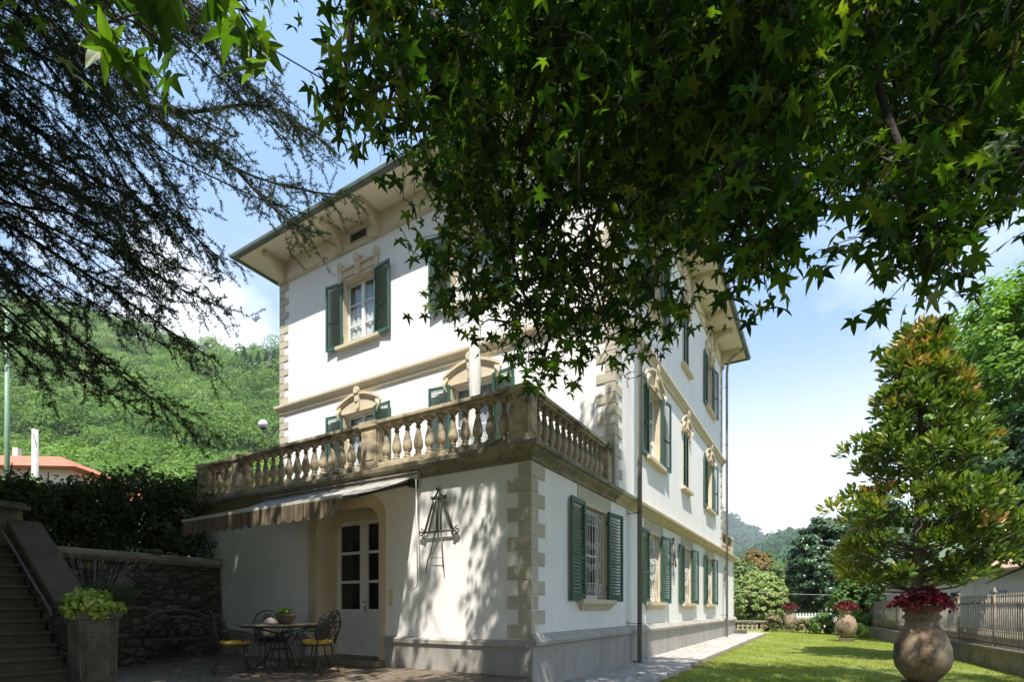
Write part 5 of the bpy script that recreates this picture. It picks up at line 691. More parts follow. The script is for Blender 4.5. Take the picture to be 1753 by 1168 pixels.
def window(kind, c, u0, u1, z0, z1, style):
    w = u1 - u0; h = z1 - z0; uc = (u0 + u1) / 2
    loc = (uc, c, z0) if kind == 'f' else (c, uc, z0); rot = 0 if kind == 'f' else pi / 2
    mb = MB()     # jambs and lintel lining of the opening
    mb.quad((-w / 2, -.012, 0), (-w / 2, .24, 0), (-w / 2, .24, h), (-w / 2, -.012, h)); mb.quad((w / 2, -.012, 0), (w / 2, .24, 0), (w / 2, .24, h), (w / 2, -.012, h))
    mb.quad((-w / 2, -.012, h), (w / 2, -.012, h), (w / 2, .24, h), (-w / 2, .24, h)); mb.quad((-w / 2, 0, 0), (w / 2, 0, 0), (w / 2, .24, 0), (-w / 2, .24, 0))
    rect_ring(mb, w, h, .06, -.012, -.0008)
    wn = mb.build('window', STONE if style != 'narrow' else STONE, V, loc, rot)
    if style != 'narrow':
        put('frame', cached(('gl', round(w, 2), round(h, 2), style), lambda: glazing(w, h, .19, (1 / 3, 2 / 3) if style != 'ground' else (.5,), style != 'ground'), 'frame', WHITE), wn)
        mb = MB(); mb.quad((-w / 2, .195, 0), (w / 2, .195, 0), (w / 2, .195, h), (-w / 2, .195, h)); mb.build('pane', GLASS, wn)
        if style == 'ground':
            put('curtain', cached(('dc', round(w, 2)), lambda: curtain(w, h), 'curtain', DCURT), wn, (0, .32, 0))
            put('grille', cached(('gr', round(w, 2)), lambda: grille_mesh(w, h), 'grille', WHITE), wn)
        else:
            put('lace_curtain', cached(('lc', round(w, 2), round(h, 2)), lambda: curtain(w, h * .62), 'lace_curtain', LACE), wn, (0, .235, 0))
            put('curtain', cached(('sc', round(w, 2), round(h, 2)), lambda: curtain(w, h), 'curtain', CURT), wn, (0, .31, 0))
    if style != 'french':
        sm = cached(('sill', round(w, 2), style == 'ground'), lambda: sill_mesh(w + (.56 if style == 'ground' else .46), style == 'ground'), 'sill', STONE)
        put('sill', sm, wn)
    if style == 'ground':
        mb = MB(); mb.box(-w / 2 - .27, w / 2 + .27, -.012, -.0005, h + .062, 3.335 - z0); mb.build('lintel_panel', QUOIN, wn)
    elif style in ('french', 'first'): put('head_moulding', HA, wn, (0, 0, h + .01))
    elif style == 'second': put('head_moulding', HR, wn, (0, 0, h + .06))
    def wl(x, y, z=0):
        R = Matrix.Rotation(rot, 3, 'Z') @ Vector((x, y, z)); return (loc[0] + R.x, loc[1] + R.y, loc[2] + z)
    if style == 'narrow':
        put('head_moulding', HAN if z0 < 8 else HRN, wn, (0, 0, h + .01))
        for s in (0, 1):
            put('shutter', SH_N, V, wl(-w / 2 + .035 if s == 0 else .003, .02, .01), rot)
        mb = MB(); rect_ring(mb, w - .07, h - .035, .035, -.02, .03, .0); mb.build('frame', STONE, wn)
        return wn
    me, z = {'ground': (SH_G, -.03), 'second': (SH_U, -.04), 'first': (SH_U, -.03), 'french': (SH_F, .0)}[style]
    a1, a2 = (random.uniform(3, 7), random.uniform(3, 7))
    if kind == 's': a1 = random.uniform(0, 1.5); a2 = random.uniform(5, 9)
    # left leaf hinged at the left jamb, folded back against the wall; right leaf likewise
    put('shutter', me, V, wl(-w / 2 - .02, -.03, z), rot + pi + radians(a1), scale=(1, -1, 1))
    put('shutter', me, V, wl(w / 2 + .02, -.03, z), rot - radians(a2))
    return wn
for a, b in ground_win: window('s', 0, a, b, *ZG, 'ground')
for a, b in first_win: window('s', 0, a, b, *ZF, 'first'); window('s', 0, a, b, *ZS, 'second')
window('s', 0, *narrow, *ZF, 'narrow'); window('s', 0, *narrow, *ZS, 'narrow')
for c in front_c: window('f', F1Y, c - hw, c + hw, *ZS, 'second'); window('f', F1Y, c - hw, c + hw, 3.66, 6.62, 'french')

# ---- entrance door in its arched recess
def rrect(a, b, z0, z1, r, n=7):
    pts = [(a, z0)]
    pts += [(a + r - r * cos(t), z1 - r + r * sin(t)) for t in np.linspace(0, pi / 2, n)]
    pts += [(b - r + r * sin(t), z1 - r + r * cos(t)) for t in np.linspace(0, pi / 2, n)]
    pts += [(b, z0)]
    return pts
inn = rrect(-4.67, -3.03, .17, 2.99, .34); outp = rrect(-4.91, -2.87, .17, 3.2, .42)
mb = MB()
for i in range(len(inn) - 1):
    a, b, c_, d = inn[i], inn[i + 1], outp[i + 1], outp[i]
    mb.quad((a[0], -.02, a[1]), (b[0], -.02, b[1]), (c_[0], -.02, c_[1]), (d[0], -.02, d[1]))
    mb.quad((d[0], -.02, d[1]), (c_[0], -.02, c_[1]), (c_[0], .0, c_[1]), (d[0], .0, d[1]))
    mb.quad((a[0], -.02, a[1]), (b[0], -.02, b[1]), (b[0], .42, b[1]), (a[0], .42, a[1]))
mb.build('door_surround', STONE, V)
mb = MB(); mb.box(-4.93, -2.85, -.28, .42, .171, .27); mb.build('doorstep', DARKSTONE, V, bevel=.01)
door = MB()
fr_o = rrect(-4.70, -3.0, .272, 2.99, .36); fr_i = rrect(-4.585, -3.10, .272, 2.86, .30)
for i in range(len(fr_i) - 1):
    a, b, c_, d = fr_i[i], fr_i[i + 1], fr_o[i + 1], fr_o[i]
    door.quad((a[0], .36, a[1]), (b[0], .36, b[1]), (c_[0], .36, c_[1]), (d[0], .36, d[1]))
    door.quad((a[0], .36, a[1]), (b[0], .36, b[1]), (b[0], .46, b[1]), (a[0], .46, a[1]))
dr = door.build('entrance_door', STONE, V)
def leaf(x0, x1):
    mb = MB(); t = .10; y0, y1 = .40, .44; z0, z1 = .275, 2.86
    mb.box(x0, x0 + t, y0, y1, z0, z1); mb.box(x1 - t, x1, y0, y1, z0, z1)
    for a, b in ((z0, z0 + .10), (1.04, 1.16), (1.66, 1.71), (2.22, 2.27), (z1 - .08, z1)): mb.box(x0 + t, x1 - t, y0 + .001, y1 - .001, a, b)
    mb.box(x0 + t, x1 - t, y0 + .018, y1 - .005, z0 + .10, 1.04)
    mb.box(x0 + t + .05, x1 - t - .05, y0 + .005, y0 + .0175, z0 + .16, .60); mb.box(x0 + t + .05, x1 - t - .05, y0 + .005, y0 + .0175, .66, .82); mb.box(x0 + t + .05, x1 - t - .05, y0 + .005, y0 + .0175, .87, .99)
    return mb
for a, b in ((-4.583, -3.846), (-3.838, -3.102)):
    lf = leaf(a, b).build('door_leaf', WHITE, dr)
for a, b in ((-4.583, -3.846), (-3.838, -3.102)):
    mb = MB(); mb.quad((a, .425, 1.1), (b, .425, 1.1), (b, .425, 2.84), (a, .425, 2.84)); mb.build('glass', GLASS, dr)
mb = MB(); mb.tube([(-3.80, .40, 1.30), (-3.80, .345, 1.30), (-3.72, .335, 1.30)], .011, 8); mb.lathe([(.03, 0), (.03, .01)], 10, (-3.80, .395, 1.295)); mb.box(-3.815, -3.785, .392, .399, 1.12, 1.22); mb.build('handle', IRON, dr)
mb = MB(); mb.box(-2.80, -2.70, -.02, -.001, 1.22, 1.50); mb.box(-2.79, -2.71, -.024, -.0201, 1.25, 1.47); mb.build('intercom', simple('cream_plastic', (.62, .53, .36)), V)

# ---- balustrades
BALZ = 3.66
def baluster_data():
    p = [(.075, 0), (.075, .03), (.05, .045), (.045, .06), (.06, .075), (.048, .09), (.042, .10), (.066, .13), (.083, .18), (.083, .23), (.072, .29), (.054, .36), (.038, .43), (.033, .47), (.046, .485), (.05, .495), (.036, .51), (.036, .535), (.06, .56), (.072, .57), (.072, .60)]
    mb = MB(); mb.lathe(p, 14); mb.box(-.08, .08, -.08, .08, -.012, .0); mb.box(-.075, .075, -.075, .075, .60, .612)
    return mb.data('baluster', WEATHER)
BAL = baluster_data()
def balustrade(name, runs, piers, z=BALZ, par=None, small=False):
    """runs: list of ((x,y),(x,y), n balusters); piers list of (x,y)"""
    mb = MB()
    for (a, b, n) in runs:
        a, b = Vector(a), Vector(b); d = (b - a).normalized(); q = Vector((d.y, -d.x)); ang = atan2(d.y, d.x); L = (b - a).length; m = (a + b) / 2
        mb.obox((m.x, m.y, z + .05), L, .20, .10, 0, 0, ang)
        mb.obox((m.x, m.y, z + .765), L + .02, .20, .035, 0, 0, ang); mb.obox((m.x, m.y, z + .815), L + .02, .27, .064, 0, 0, ang)
    o = mb.build(name, WEATHER, par or V, bevel=.012)
    for (a, b, n) in runs:
        a, b = Vector(a), Vector(b)
        for i in range(n):
            p = a + (b - a) * ((i + .5) / n); put('baluster', BAL, o, (p.x, p.y, z + .112), atan2((b - a).y, (b - a).x), scale=(1, 1, 1.03))
    for (x, y, w) in piers:
        mb = MB(); mb.box(x - w / 2, x + w / 2, y - .135, y + .135, z, z + .747); mb.box(x - w / 2 - .03, x + w / 2 + .03, y - .165, y + .165, z + .747, z + .86)
        mb.box(x - w / 2 + .05, x + w / 2 - .05, y - .147, y - .1351, z + .16, z + .66); mb.box(x - w / 2 - .02, x + w / 2 + .02, y - .155, y + .155, z + .0, z + .11)
        if w > .2: mb.box(x + w / 2 + .0001, x + w / 2 + .012, y - .08, y + .08, z + .16, z + .66)
        mb.build('pier', WEATHER, o, bevel=.008)
    return o
YB = .14
balustrade('terrace_balustrade',
    [((-.42, YB), (-3.12, YB), 11), ((-3.5, YB), (-7.12, YB), 14), ((-7.5, YB), (-8.55, YB), 4),
     ((-.18, .42), (-.18, 3.30), 12), ((-8.70, .3), (-8.70, 3.4), 12)],
    [(-.235, YB + .04, .35), (-3.31, YB, .36), (-7.31, YB, .36), (-8.70, YB, .28)])
mb = MB(); mb.box(-.31, -.05, 3.31, F1Y - .003, BALZ, BALZ + .745); mb.box(-.34, -.02, 3.28, F1Y - .024, BALZ + .7455, BALZ + .86); mb.build('pier', WEATHER, V, bevel=.008)
balustrade('rear_balustrade', [((-.18, 16.9), (-.18, 19.8), 12), ((-.4, 19.95), (-9, 19.95), 20)], [(-.2, 19.95, .35)])
mb = MB(); mb.box(-8.86, 0, -.004, -.0005, 3.665, 3.67)

# ---- downpipes
def ring_clip(mb, x, y, z):
    mb.tube([(x + .052 * cos(a), y + .052 * sin(a), z) for a in np.linspace(0, 2 * pi, 13)], .009, 5)
    mb.tube([(x - .05, y, z), (0, y, z)], .008, 5)
    mb.tube([(.02, y - .07 - .06 * cos(a), z + .05 * sin(a)) for a in np.linspace(0, 1.6 * pi, 12)], .006, 4)
mb = MB(); mb.tube([(.13, 4.42, 0), (.13, 4.42, 3.3), (.235, 4.42, 3.42), (.25, 4.42, 3.6), (.13, 4.42, 3.8), (.13, 4.42, 11.0), (.13 + .2, 4.42, 11.5), (O + .02, 4.42, 11.83)][:1] + [(.26, 4.42, 0), (.26, 4.42, 10.9), (.42, 4.42, 11.4), (O + .03, 4.42, 11.8)], .052, 12)
p1 = mb.build('downpipe', PIPE, V)
mb = MB()
for z in (.85, 3.25, 6.2, 9.3):
    mb.tube([(.26 + .056 * cos(a), 4.42 + .056 * sin(a), z) for a in np.linspace(0, 2 * pi, 13)], .009, 5); mb.tube([(.205, 4.42, z), (0, 4.42, z)], .008, 5)
    mb.tube([(.03, 4.42 - .12 - .055 * cos(a), z + .05 * sin(a)) for a in np.linspace(0, 1.7 * pi, 12)], .006, 4); mb.tube([(.03, 4.42 - .1, z), (.03, 4.42, z)], .006, 4)
mb.build('pipe_bracket', IRON, p1)
mb = MB(); mb.tube([(.22, 16.55, 0), (.22, 16.55, 10.9), (.24, 16.55, 11.25), (.36, 16.55, 11.55), (.6, 16.55, 11.68), (O + .03, 16.55, 11.82)], .05, 12)
p2 = mb.build('downpipe', PIPE2, V)
mb = MB()
for z in (.9, 3.2, 5.2, 8.0, 10.4):
    mb.tube([(.22 + .056 * cos(a), 16.55 + .056 * sin(a), z) for a in np.linspace(0, 2 * pi, 11)], .009, 5); mb.tube([(.17, 16.55, z), (0, 16.55, z)], .008, 5)
mb.build('pipe_bracket', IRON, p2)

# ------------------------------------------------------------------ things fixed to or standing by the villa
def wall_easel(loc, rz, label):
    t = empty('wall_ornament', loc, rz, label, 'wall ornament', 'wrought iron ornaments on the villa walls')
    mb = MB(); y = -.06; r = .018
    mb.tube([(-.33, y, 0), (.33, y, 0)], .016, 8)
    for s in (-1, 1):
        mb.tube(scroll((s * .37, y, .0), .065, 1.3, a0=pi / 2 if s < 0 else pi / 2, sgn=s, n=20), .013, 6)
        mb.tube(scroll((s * .30, y, -.045), .055, .9, a0=pi / 2, sgn=-s, n=16), .014, 6)
    mb.build('crossbar', GREYIRON, t)
    mb = MB()
    for s in (-1, 1): mb.tube([(s * .30, y, -.02), (s * .105, y - .01, .50)], r, 8); mb.tube([(s * .24, y + .03, 0), (s * .085, y + .02, .50)], .010, 6)
    mb.tube([(-.02, y - .02, .0), (-.02, y - .02, .56)], .02, 8); mb.tube([(.035, y, .0), (.035, y, .56)], .012, 8)
    mb.build('frame', GREYIRON, t)
    mb = MB(); mb.tube([(-.14, y, .53), (.14, y, .53)], .018, 8); mb.tube([(-.13, y, .53), (-.06, y, .58), (0, y - .01, .66), (.06, y, .58), (.13, y, .53)], .017, 8)
    mb.lathe([(.0, 0), (.035, .02), (.04, .05), (.03, .08), (0.002, .1)], 10, (0, y - .01, .64))
    for s in (-1, 1): mb.lathe([(.003, 0), (.022, .015), (.022, .04), (.003, .055)], 8, (s * .14, y, .53))
    mb.build('crown', GREYIRON, t)
    for s, tip in ((-1, (-.26, -.66)), (1, (.10, -.60))):
        mb = MB(); x0 = -.07 if s < 0 else .04
        mb.tube([(x0, y, 0), (x0 + (tip[0] - x0) * .55, y, -.36), (tip[0] * .8 + x0 * .2, y - .01, -.46), (tip[0], y - .01, tip[1])], [.013, .011, .012, .009], 7); mb.build('leg', GREYIRON, t)
    mb = MB(); mb.tube([(-.17, y, -.42), (.07, y, -.43)], .005, 5); mb.build('stretcher', GREYIRON, t)
    return t
wall_easel((-1.66, 0, 2.42), 0, 'wrought iron easel shaped ornament on the dappled front wall beside the awning')
wall_easel((0, 8.14, 2.42), pi / 2, 'iron easel shaped ornament on the side wall between two shuttered ground floor windows')
wall_easel((0, 17.4, 2.42), pi / 2, 'small iron easel shaped ornament behind the far drainpipe on the side wall')

# wall lamp on the far left corner of the upper storeys
t = empty('wall_lamp', (-10.82, F1Y + .15, 6.95), 0, 'white globe lamp on a scrolled iron arm at the left corner of the upper wall', 'wall lamp')
mb = MB(); mb.tube([(0, 0, -.02), (-.25, 0, 0), (-.45, 0, -.1), (-.65, 0, -.26), (-.82, 0, -.30), (-.98, 0, -.24), (-1.08, 0, -.10), (-1.08, 0, .02)], [.02, .02, .018, .018, .016, .015, .014, .014], 7)
mb.tube(scroll((-.86, 0, -.12), .13, 1.5, a0=-pi / 2, sgn=-1, n=24), .012, 6); mb.tube(scroll((-.62, 0, -.42), .11, 1.4, a0=pi * .6, sgn=-1, n=22), .012, 6); mb.tube(scroll((-.36, 0, -.16), .09, 1.3, a0=pi / 2, sgn=1, n=20), .009, 6)
mb.box(-.02, 0, -.05, .05, -.15, .12)
mb.build('bracket', GREYIRON, t)
mb = MB(); mb.lathe([(.05, 0), (.11, .03), (.145, .09), (.15, .14), (.13, .21), (.08, .265), (.01, .285)], 16, (-1.08, 0, .06)); mb.build('globe', GLOBE, t)
mb = MB(); mb.lathe([(.03, 0), (.07, .02), (.11, .06), (.105, .075), (.03, .075)], 12, (-1.08, 0, .01)); mb.build('globe_holder', GREYIRON, t)

# awning over the door
t = empty('awning', (-4.1, 0, 3.3), 0, 'half unrolled grey white awning with a scalloped valance over the entrance', 'awning')
mb = MB(); nx, ny = 16, 6
def AP(i, j):
    u = i / nx; v = j / ny; return (-2.0 + 4.0 * u, -.12 - 1.55 * v, .06 - .62 * v - .05 * sin(pi * v) + .01 * sin(u * 22) * v)
for i in range(nx):
    for j in range(ny): mb.quad(AP(i, j), AP(i + 1, j), AP(i + 1, j + 1), AP(i, j + 1), smooth=True)
mb.build('fabric', AWN, t)
mb = MB(); mb.tube([(-2.03, -.1, .06), (2.06, -.1, .06)], .05, 10); mb.box(-2.05, 2.07, -.17, -.005, .105, .125); mb.build('roller', simple('awning_roller', (.35, .33, .3), (.25, .23, .2), 5, .6, .1)  , t)
mb = MB(); mb.obox((0, -1.70, -.57), 4.06, .06, .045); mb.build('front_bar', simple('awning_bar', (.5, .48, .44), (.4, .38, .34), 5, .5, .1), t)
mb = MB(); ns = 17
for i in range(ns):
    a = -2.0 + 4.0 * i / ns; w = 4.0 / ns
    pts = [(a, -.595), (a, -.78)] + [(a + w * .5 - w * .5 * cos(pi * k / 6), -.78 - .075 * sin(pi * k / 6)) for k in range(1, 6)] + [(a + w, -.78), (a + w, -.595)]
    mb.prism(pts, -1.735 + .008 * sin(i * 2.3), -1.731 + .008 * sin(i * 2.3), 'y')
mb.build('valance', VAL, t)
for s in (-1, 1):
    mb = MB(); x = s * 1.9
    mb.tube([(x, -.05, -.02), (x - s * .55, -.75, -.30)], .028, 8); mb.tube([(x - s * .55, -.75, -.32), (x - s * .1, -1.66, -.57)], .024, 8); mb.box(x - .06, x + .06, -.12, -.005, -.10, .06); mb.build('arm', DBARK if 0 else IRON, t)
mb = MB(); mb.tube([(2.03, -.14, 0), (2.05, -.12, -1.75)], .010, 7); mb.tube([(2.05, -.12, -1.75), (1.88, -.14, -1.87), (1.88, -.14, -2.1)], .009, 7); mb.build('crank_rod', WHITE, t)

# closed parasol on the terrace
t = empty('parasol', (-2.25, 1.8, 3.64), 0, 'closed white parasol standing on the balustraded terrace', 'parasol')
mb = MB(); mb.lathe([(.25, 0), (.25, .05), (.06, .09), (.04, .3), (.035, .3)], 16); mb.build('base', CONCRETE, t)
mb = MB(); mb.tube([(0, 0, .3), (0, 0, 3.25)], .025, 8); mb.build('pole', WHITE, t)
mb = MB(); mb.lathe([(.10, .9), (.13, .95), (.12, 1.2), (.10, 1.5), (.085, 1.62), (.10, 1.8), (.12, 2.2), (.10, 2.6), (.06, 2.95), (.03, 3.12), (.005, 3.14)], 20, wob=lambda a, z: .16 * sin(a * 8)); mb.build('canopy', PARA, t)
# ------------------------------------------------------------------ steps, parapet, retaining wall
st = empty('garden_stairs', (-5.2, -5.0, .17), 0, 'shade-darkened stone steps climbing beside the sloping parapet to the upper garden', 'stairs')
for k in range(12):
    mb = MB(); x1 = -5.27 - .205 * k; z = .17 + .17 * (k + 1)
    mb.box(x1 - .24 - (2.3 if k == 11 else 0) + 5.2, x1 + .02 + 5.2, -1.9, 1.38, z - .05 - .17, z - .17); mb.box(x1 - .205 + 5.2, x1 - .02 + 5.2, -1.88, 1.38, -.1, z - .051 - .17)
    mb.build('step', COPING, st, bevel=.01)
pw = empty('parapet_wall', (-6.3, -3.43, .17), 0, 'sloping rubble stone parapet with a brown coping beside the steps', 'parapet')
mb = MB(); P = [(1.02, -.1), (1.02, .62), (.5, 1.02), (-1.35, 2.34), (-1.35, -.1)]
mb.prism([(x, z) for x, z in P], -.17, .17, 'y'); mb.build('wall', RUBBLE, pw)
mb = MB(); mb.prism([(.54, 1.0), (.54, 1.10), (-1.36, 2.46), (-1.36, 2.35)], -.20, .24, 'y'); mb.build('coping', COPING, pw, bevel=.012)
mb = MB(); mb.box(-1.85, -1.37, -.34, .0, -.1, 2.62); mb.box(-1.95, -1.27, -.42, .08, 2.62, 2.69); mb.box(-1.90, -1.32, -.38, .04, 2.69, 2.74); mb.build('pier', CONCRETE, pw, bevel=.015)
mb = MB(); mb.tube([(-1.30, -.28, 2.30), (.1, -.28, 1.32), (.62, -.28, .98), (.66, -.28, .9)], .017, 8)
for x, z in ((-1.0, 2.09), (.05, 1.36)): mb.tube([(x, -.28, z), (x, -.2, z - .1)], .012, 6)
mb.build('handrail', GREYIRON, pw)

rw = empty('retaining_wall', (-7.9, -1.6, .17), 0, 'shade-darkened rubble retaining wall with a moulded coping beside the shaded white wall', 'retaining wall')
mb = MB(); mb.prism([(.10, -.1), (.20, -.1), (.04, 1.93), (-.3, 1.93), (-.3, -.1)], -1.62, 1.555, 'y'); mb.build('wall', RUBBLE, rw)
mb = MB(); mb.prism([(.06, 1.90), (.10, 1.93), (.14, 1.98), (.14, 2.05), (.08, 2.10), (-.3, 2.10), (-.3, 1.90)], -1.64, 1.575, 'y'); mb.build('coping', DARKSTONE, rw, bevel=.01)
def rock(loc, s, label, mat=CONCRETE, grp=None):
    mb = MB(); mb.lathe([(.001, 0), (.75, .05), (1, .35), (.85, .75), (.4, 1), (.001, 1.05)], 9, wob=lambda a, z: .14 * sin(3 * a + z * 3 + s * 40))
    mb.v = [(x * s, y * s * .8, z * s * .62) for x, y, z in mb.v]; o = mb.build('stone', mat, None, loc); tag(o, label, 'stone', grp); return o
rock((-7.84, -1.35, 2.262), .17, 'larger rounded stone lying on the retaining wall coping')
rock((-7.86, -.35, 2.262), .11, 'smaller stone on the retaining wall coping near the white wall')

# raised stone bed with lavender against the retaining wall
rb = empty('raised_bed', (-7.1, -2.75, .17), 0, 'shade-darkened rubble raised bed in front of the retaining wall', 'raised bed')
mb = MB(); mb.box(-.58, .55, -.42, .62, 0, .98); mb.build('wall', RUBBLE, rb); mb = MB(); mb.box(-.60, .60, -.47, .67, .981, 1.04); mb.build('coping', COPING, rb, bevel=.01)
N = 3400; c0 = np.array([-6.95, -2.75, 1.18]); ang = RNG.uniform(0, 2 * pi, N); rad = np.sqrt(RNG.random(N)) * .55
base = c0 + np.stack([np.cos(ang) * rad * .45, np.sin(ang) * rad * .7, np.zeros(N)], 1)
lean = np.stack([np.cos(ang) * rad * 1.6, np.sin(ang) * rad * 1.6, np.ones(N) * .9], 1) + rdir(N) * .3
t = empty('lavender_bush', (-6.95, -2.75, 1.2), 0, 'grey green lavender bush behind the big stone planter', 'lavender')
scatter('stems', [(-.022, 0, 0), (.022, 0, 0), (.016, .5, .05), (-.016, .5, .05), (0, 1, .1)], [(0, 1, 2, 3)], base + lean * (RNG.random(N) * .3)[:, None], frames(rdir(N), lean), RNG.uniform(.16, .42, N), L_LAV, t)
M2 = 60; ang = RNG.uniform(0, 2 * pi, M2); ln = np.stack([np.cos(ang) * .55, np.sin(ang) * .55, np.ones(M2)], 1) + rdir(M2) * .12
mb = MB()
for i in range(M2):
    b = Vector(c0) + Vector((ln[i][0] * .3, ln[i][1] * .4, 0)); tip = b + Vector(ln[i]) * RNG.uniform(.6, .95); mb.v = mb.v
    mb.tube([b - Vector((6.95 * 0, 0, 0)), (b + tip) / 2, tip], [.003, .003, .002], 4); mb.tube([tip - (tip - b).normalized() * .07, tip], [.012, .004], 5)
mb.v = [(x + 6.95, y + 2.75, z - 1.2) for x, y, z in mb.v]; mb.build('flower_spikes', simple('lavender_spikes', (.2, .18, .2), (.3, .28, .27), 8, .9, 0), t)

# big stone planter
pl = empty('stone_planter', (-5.1, -3.42, .17), radians(-4), 'tall tapered speckled stone planter with a fluted edge at the foot of the steps', 'planter')
mb = MB(); h = .93
def sq(r, z): return [(-r, -r, z), (r, -r, z), (r, r, z), (-r, r, z)]
rings = [(.205, 0), (.21, .05), (.228, .84), (.25, .86), (.255, .90), (.255, .95), (.235, .955), (.22, .90)]
for (r0, za), (r1, zb) in zip(rings, rings[1:]):
    a, b = sq(r0, za), sq(r1, zb)
    for i in range(4): mb.quad(a[i], a[(i + 1) % 4], b[(i + 1) % 4], b[i])
mb.quad(*sq(.205, 0)); mb.quad(*sq(.22, .90)); mb.build('pot', CONCRETE, pl)
mb = MB()
for k in range(4):
    for q in (-.18, -.145, .145, .18):
        R = Matrix.Rotation(k * pi / 2, 3, 'Z'); a = R @ Vector((q * .98, -.211, .06)); b = R @ Vector((q * 1.04, -.229, .83)); mb.tube([a, b], .011, 6)
mb.build('fluting', CONCRETE, pl)
def leafy(name, loc, rad, ncl, per, cr, ls, mat, label, cat, part='foliage', tmpl=OVAL_V, stem=None, group=None, tintf=None, flat=1, shell=.5):
    t = empty(name, (loc[0], loc[1], loc[2] - rad[2]), 0, label, cat, group)
    p, n, idx = crown_pts(loc, rad, ncl, per, cr, shell, flat)
    yd = rdir(len(p)) + n * .3; yd[:, 2] -= .25
    ct = RNG.random(ncl); tint = .5 * ct[idx] + .5 * RNG.random(len(p)) if tintf is None else tintf(p, idx)
    scatter(part, tmpl, LEAF_F, p, frames(n, yd), ls * RNG.uniform(.7, 1.25, len(p)), mat, t, tint)
    if stem:
        mb = MB(); H = rad[2]
        for k in range(stem):
            a = RNG.uniform(0, 2 * pi); mb.tube([(.05 * cos(a), .05 * sin(a), -.05), (rad[0] * .3 * cos(a), rad[1] * .3 * sin(a), H * .8), (rad[0] * .6 * cos(a), rad[1] * .6 * sin(a), H * 1.4)], [.03 * rad[0] + .008, .02 * rad[0] + .006, .006], 6)
        mb.build('stem', BARK, t)
    return t
leafy('ivy_plant', (-5.1, -3.42, 1.20), (.34, .38, .24), 80, 30, .09, .055, L_YEL, 'bright yellow green trailing plant spilling over the stone planter', 'potted plant', stem=6)

# iron bench with an arched back in the dark corner
ib = empty('iron_bench', (-6.9, -1.35, .17), radians(75), 'black iron bench with an arched lattice back in front of the retaining wall', 'bench')
mb = MB(); w = .62
arch = [(w * cos(a), .22, .62 + .36 * sin(a)) for a in np.linspace(pi, 0, 17)]; mb.tube([(-w, .2, 0)] + arch + [(w, .2, 0)], .014, 7)
mb.tube([(w * .9 * cos(a), .22, .60 + .24 * sin(a)) for a in np.linspace(pi, 0, 15)], .011, 6)
for i in range(7):
    x = -w * .8 + w * 1.6 * i / 6; mb.tube([(x, .22, .42), (x + .14, .22, .66)], .008, 5); mb.tube([(x + .14, .22, .42), (x, .22, .66)], .008, 5)
mb.tube([(-w, .2, .42), (w, .2, .42)], .012, 6); mb.build('backrest', GREYIRON, ib)
mb = MB()
for k in range(7): mb.box(-w, w, -.28 + k * .07, -.235 + k * .07, .42, .435)
mb.build('seat', IRON, ib)
for s in (-1, 1):
    mb = MB(); mb.tube([(s * w, -.26, 0), (s * w, -.26, .62), (s * w, .2, .66)], .013, 6); mb.build('leg', IRON, ib)

# table and chairs
TX, TY = -3.74, -1.46
tb = empty('garden_table', (TX, TY, .17), 0, 'round black wrought iron table in the shade by the door', 'table')
mb = MB(); mb.lathe([(.60, .735), (.61, .742), (.61, .752), (.60, .758), (.0, .758)], 40); mb.build('tabletop', simple('grey_table_top', (.10, .09, .08), (.16, .14, .12), 8, .35, .1), tb)
mb = MB(); mb.tube([(.55 * cos(a), .55 * sin(a), .72) for a in np.linspace(0, 2 * pi, 33)], .012, 6)
for k in range(4): a = k * pi / 2 + .4; mb.tube([(0, 0, .60), (.3 * cos(a), .3 * sin(a), .66), (.55 * cos(a), .55 * sin(a), .72)], .011, 6)
mb.tube([(.16 * cos(a), .16 * sin(a), .36) for a in np.linspace(0, 2 * pi, 17)], .009, 5); mb.build('apron', IRON, tb)
for k in range(4):
    a = k * pi / 2 + .4; c, s_ = cos(a), sin(a)
    mb = MB(); mb.tube([(.04 * c, .04 * s_, .62), (.15 * c, .15 * s_, .40), (.22 * c, .22 * s_, .22), (.46 * c, .46 * s_, .02), (.50 * c, .50 * s_, .0)], .013, 6)
    mb.tube([(c * (.34 + q), s_ * (.34 + q), zz) for q, zz in [(.08 * cos(b), .50 + .09 * sin(b)) for b in np.linspace(pi, -pi * .8, 14)]], .008, 5); mb.build('leg', IRON, tb)
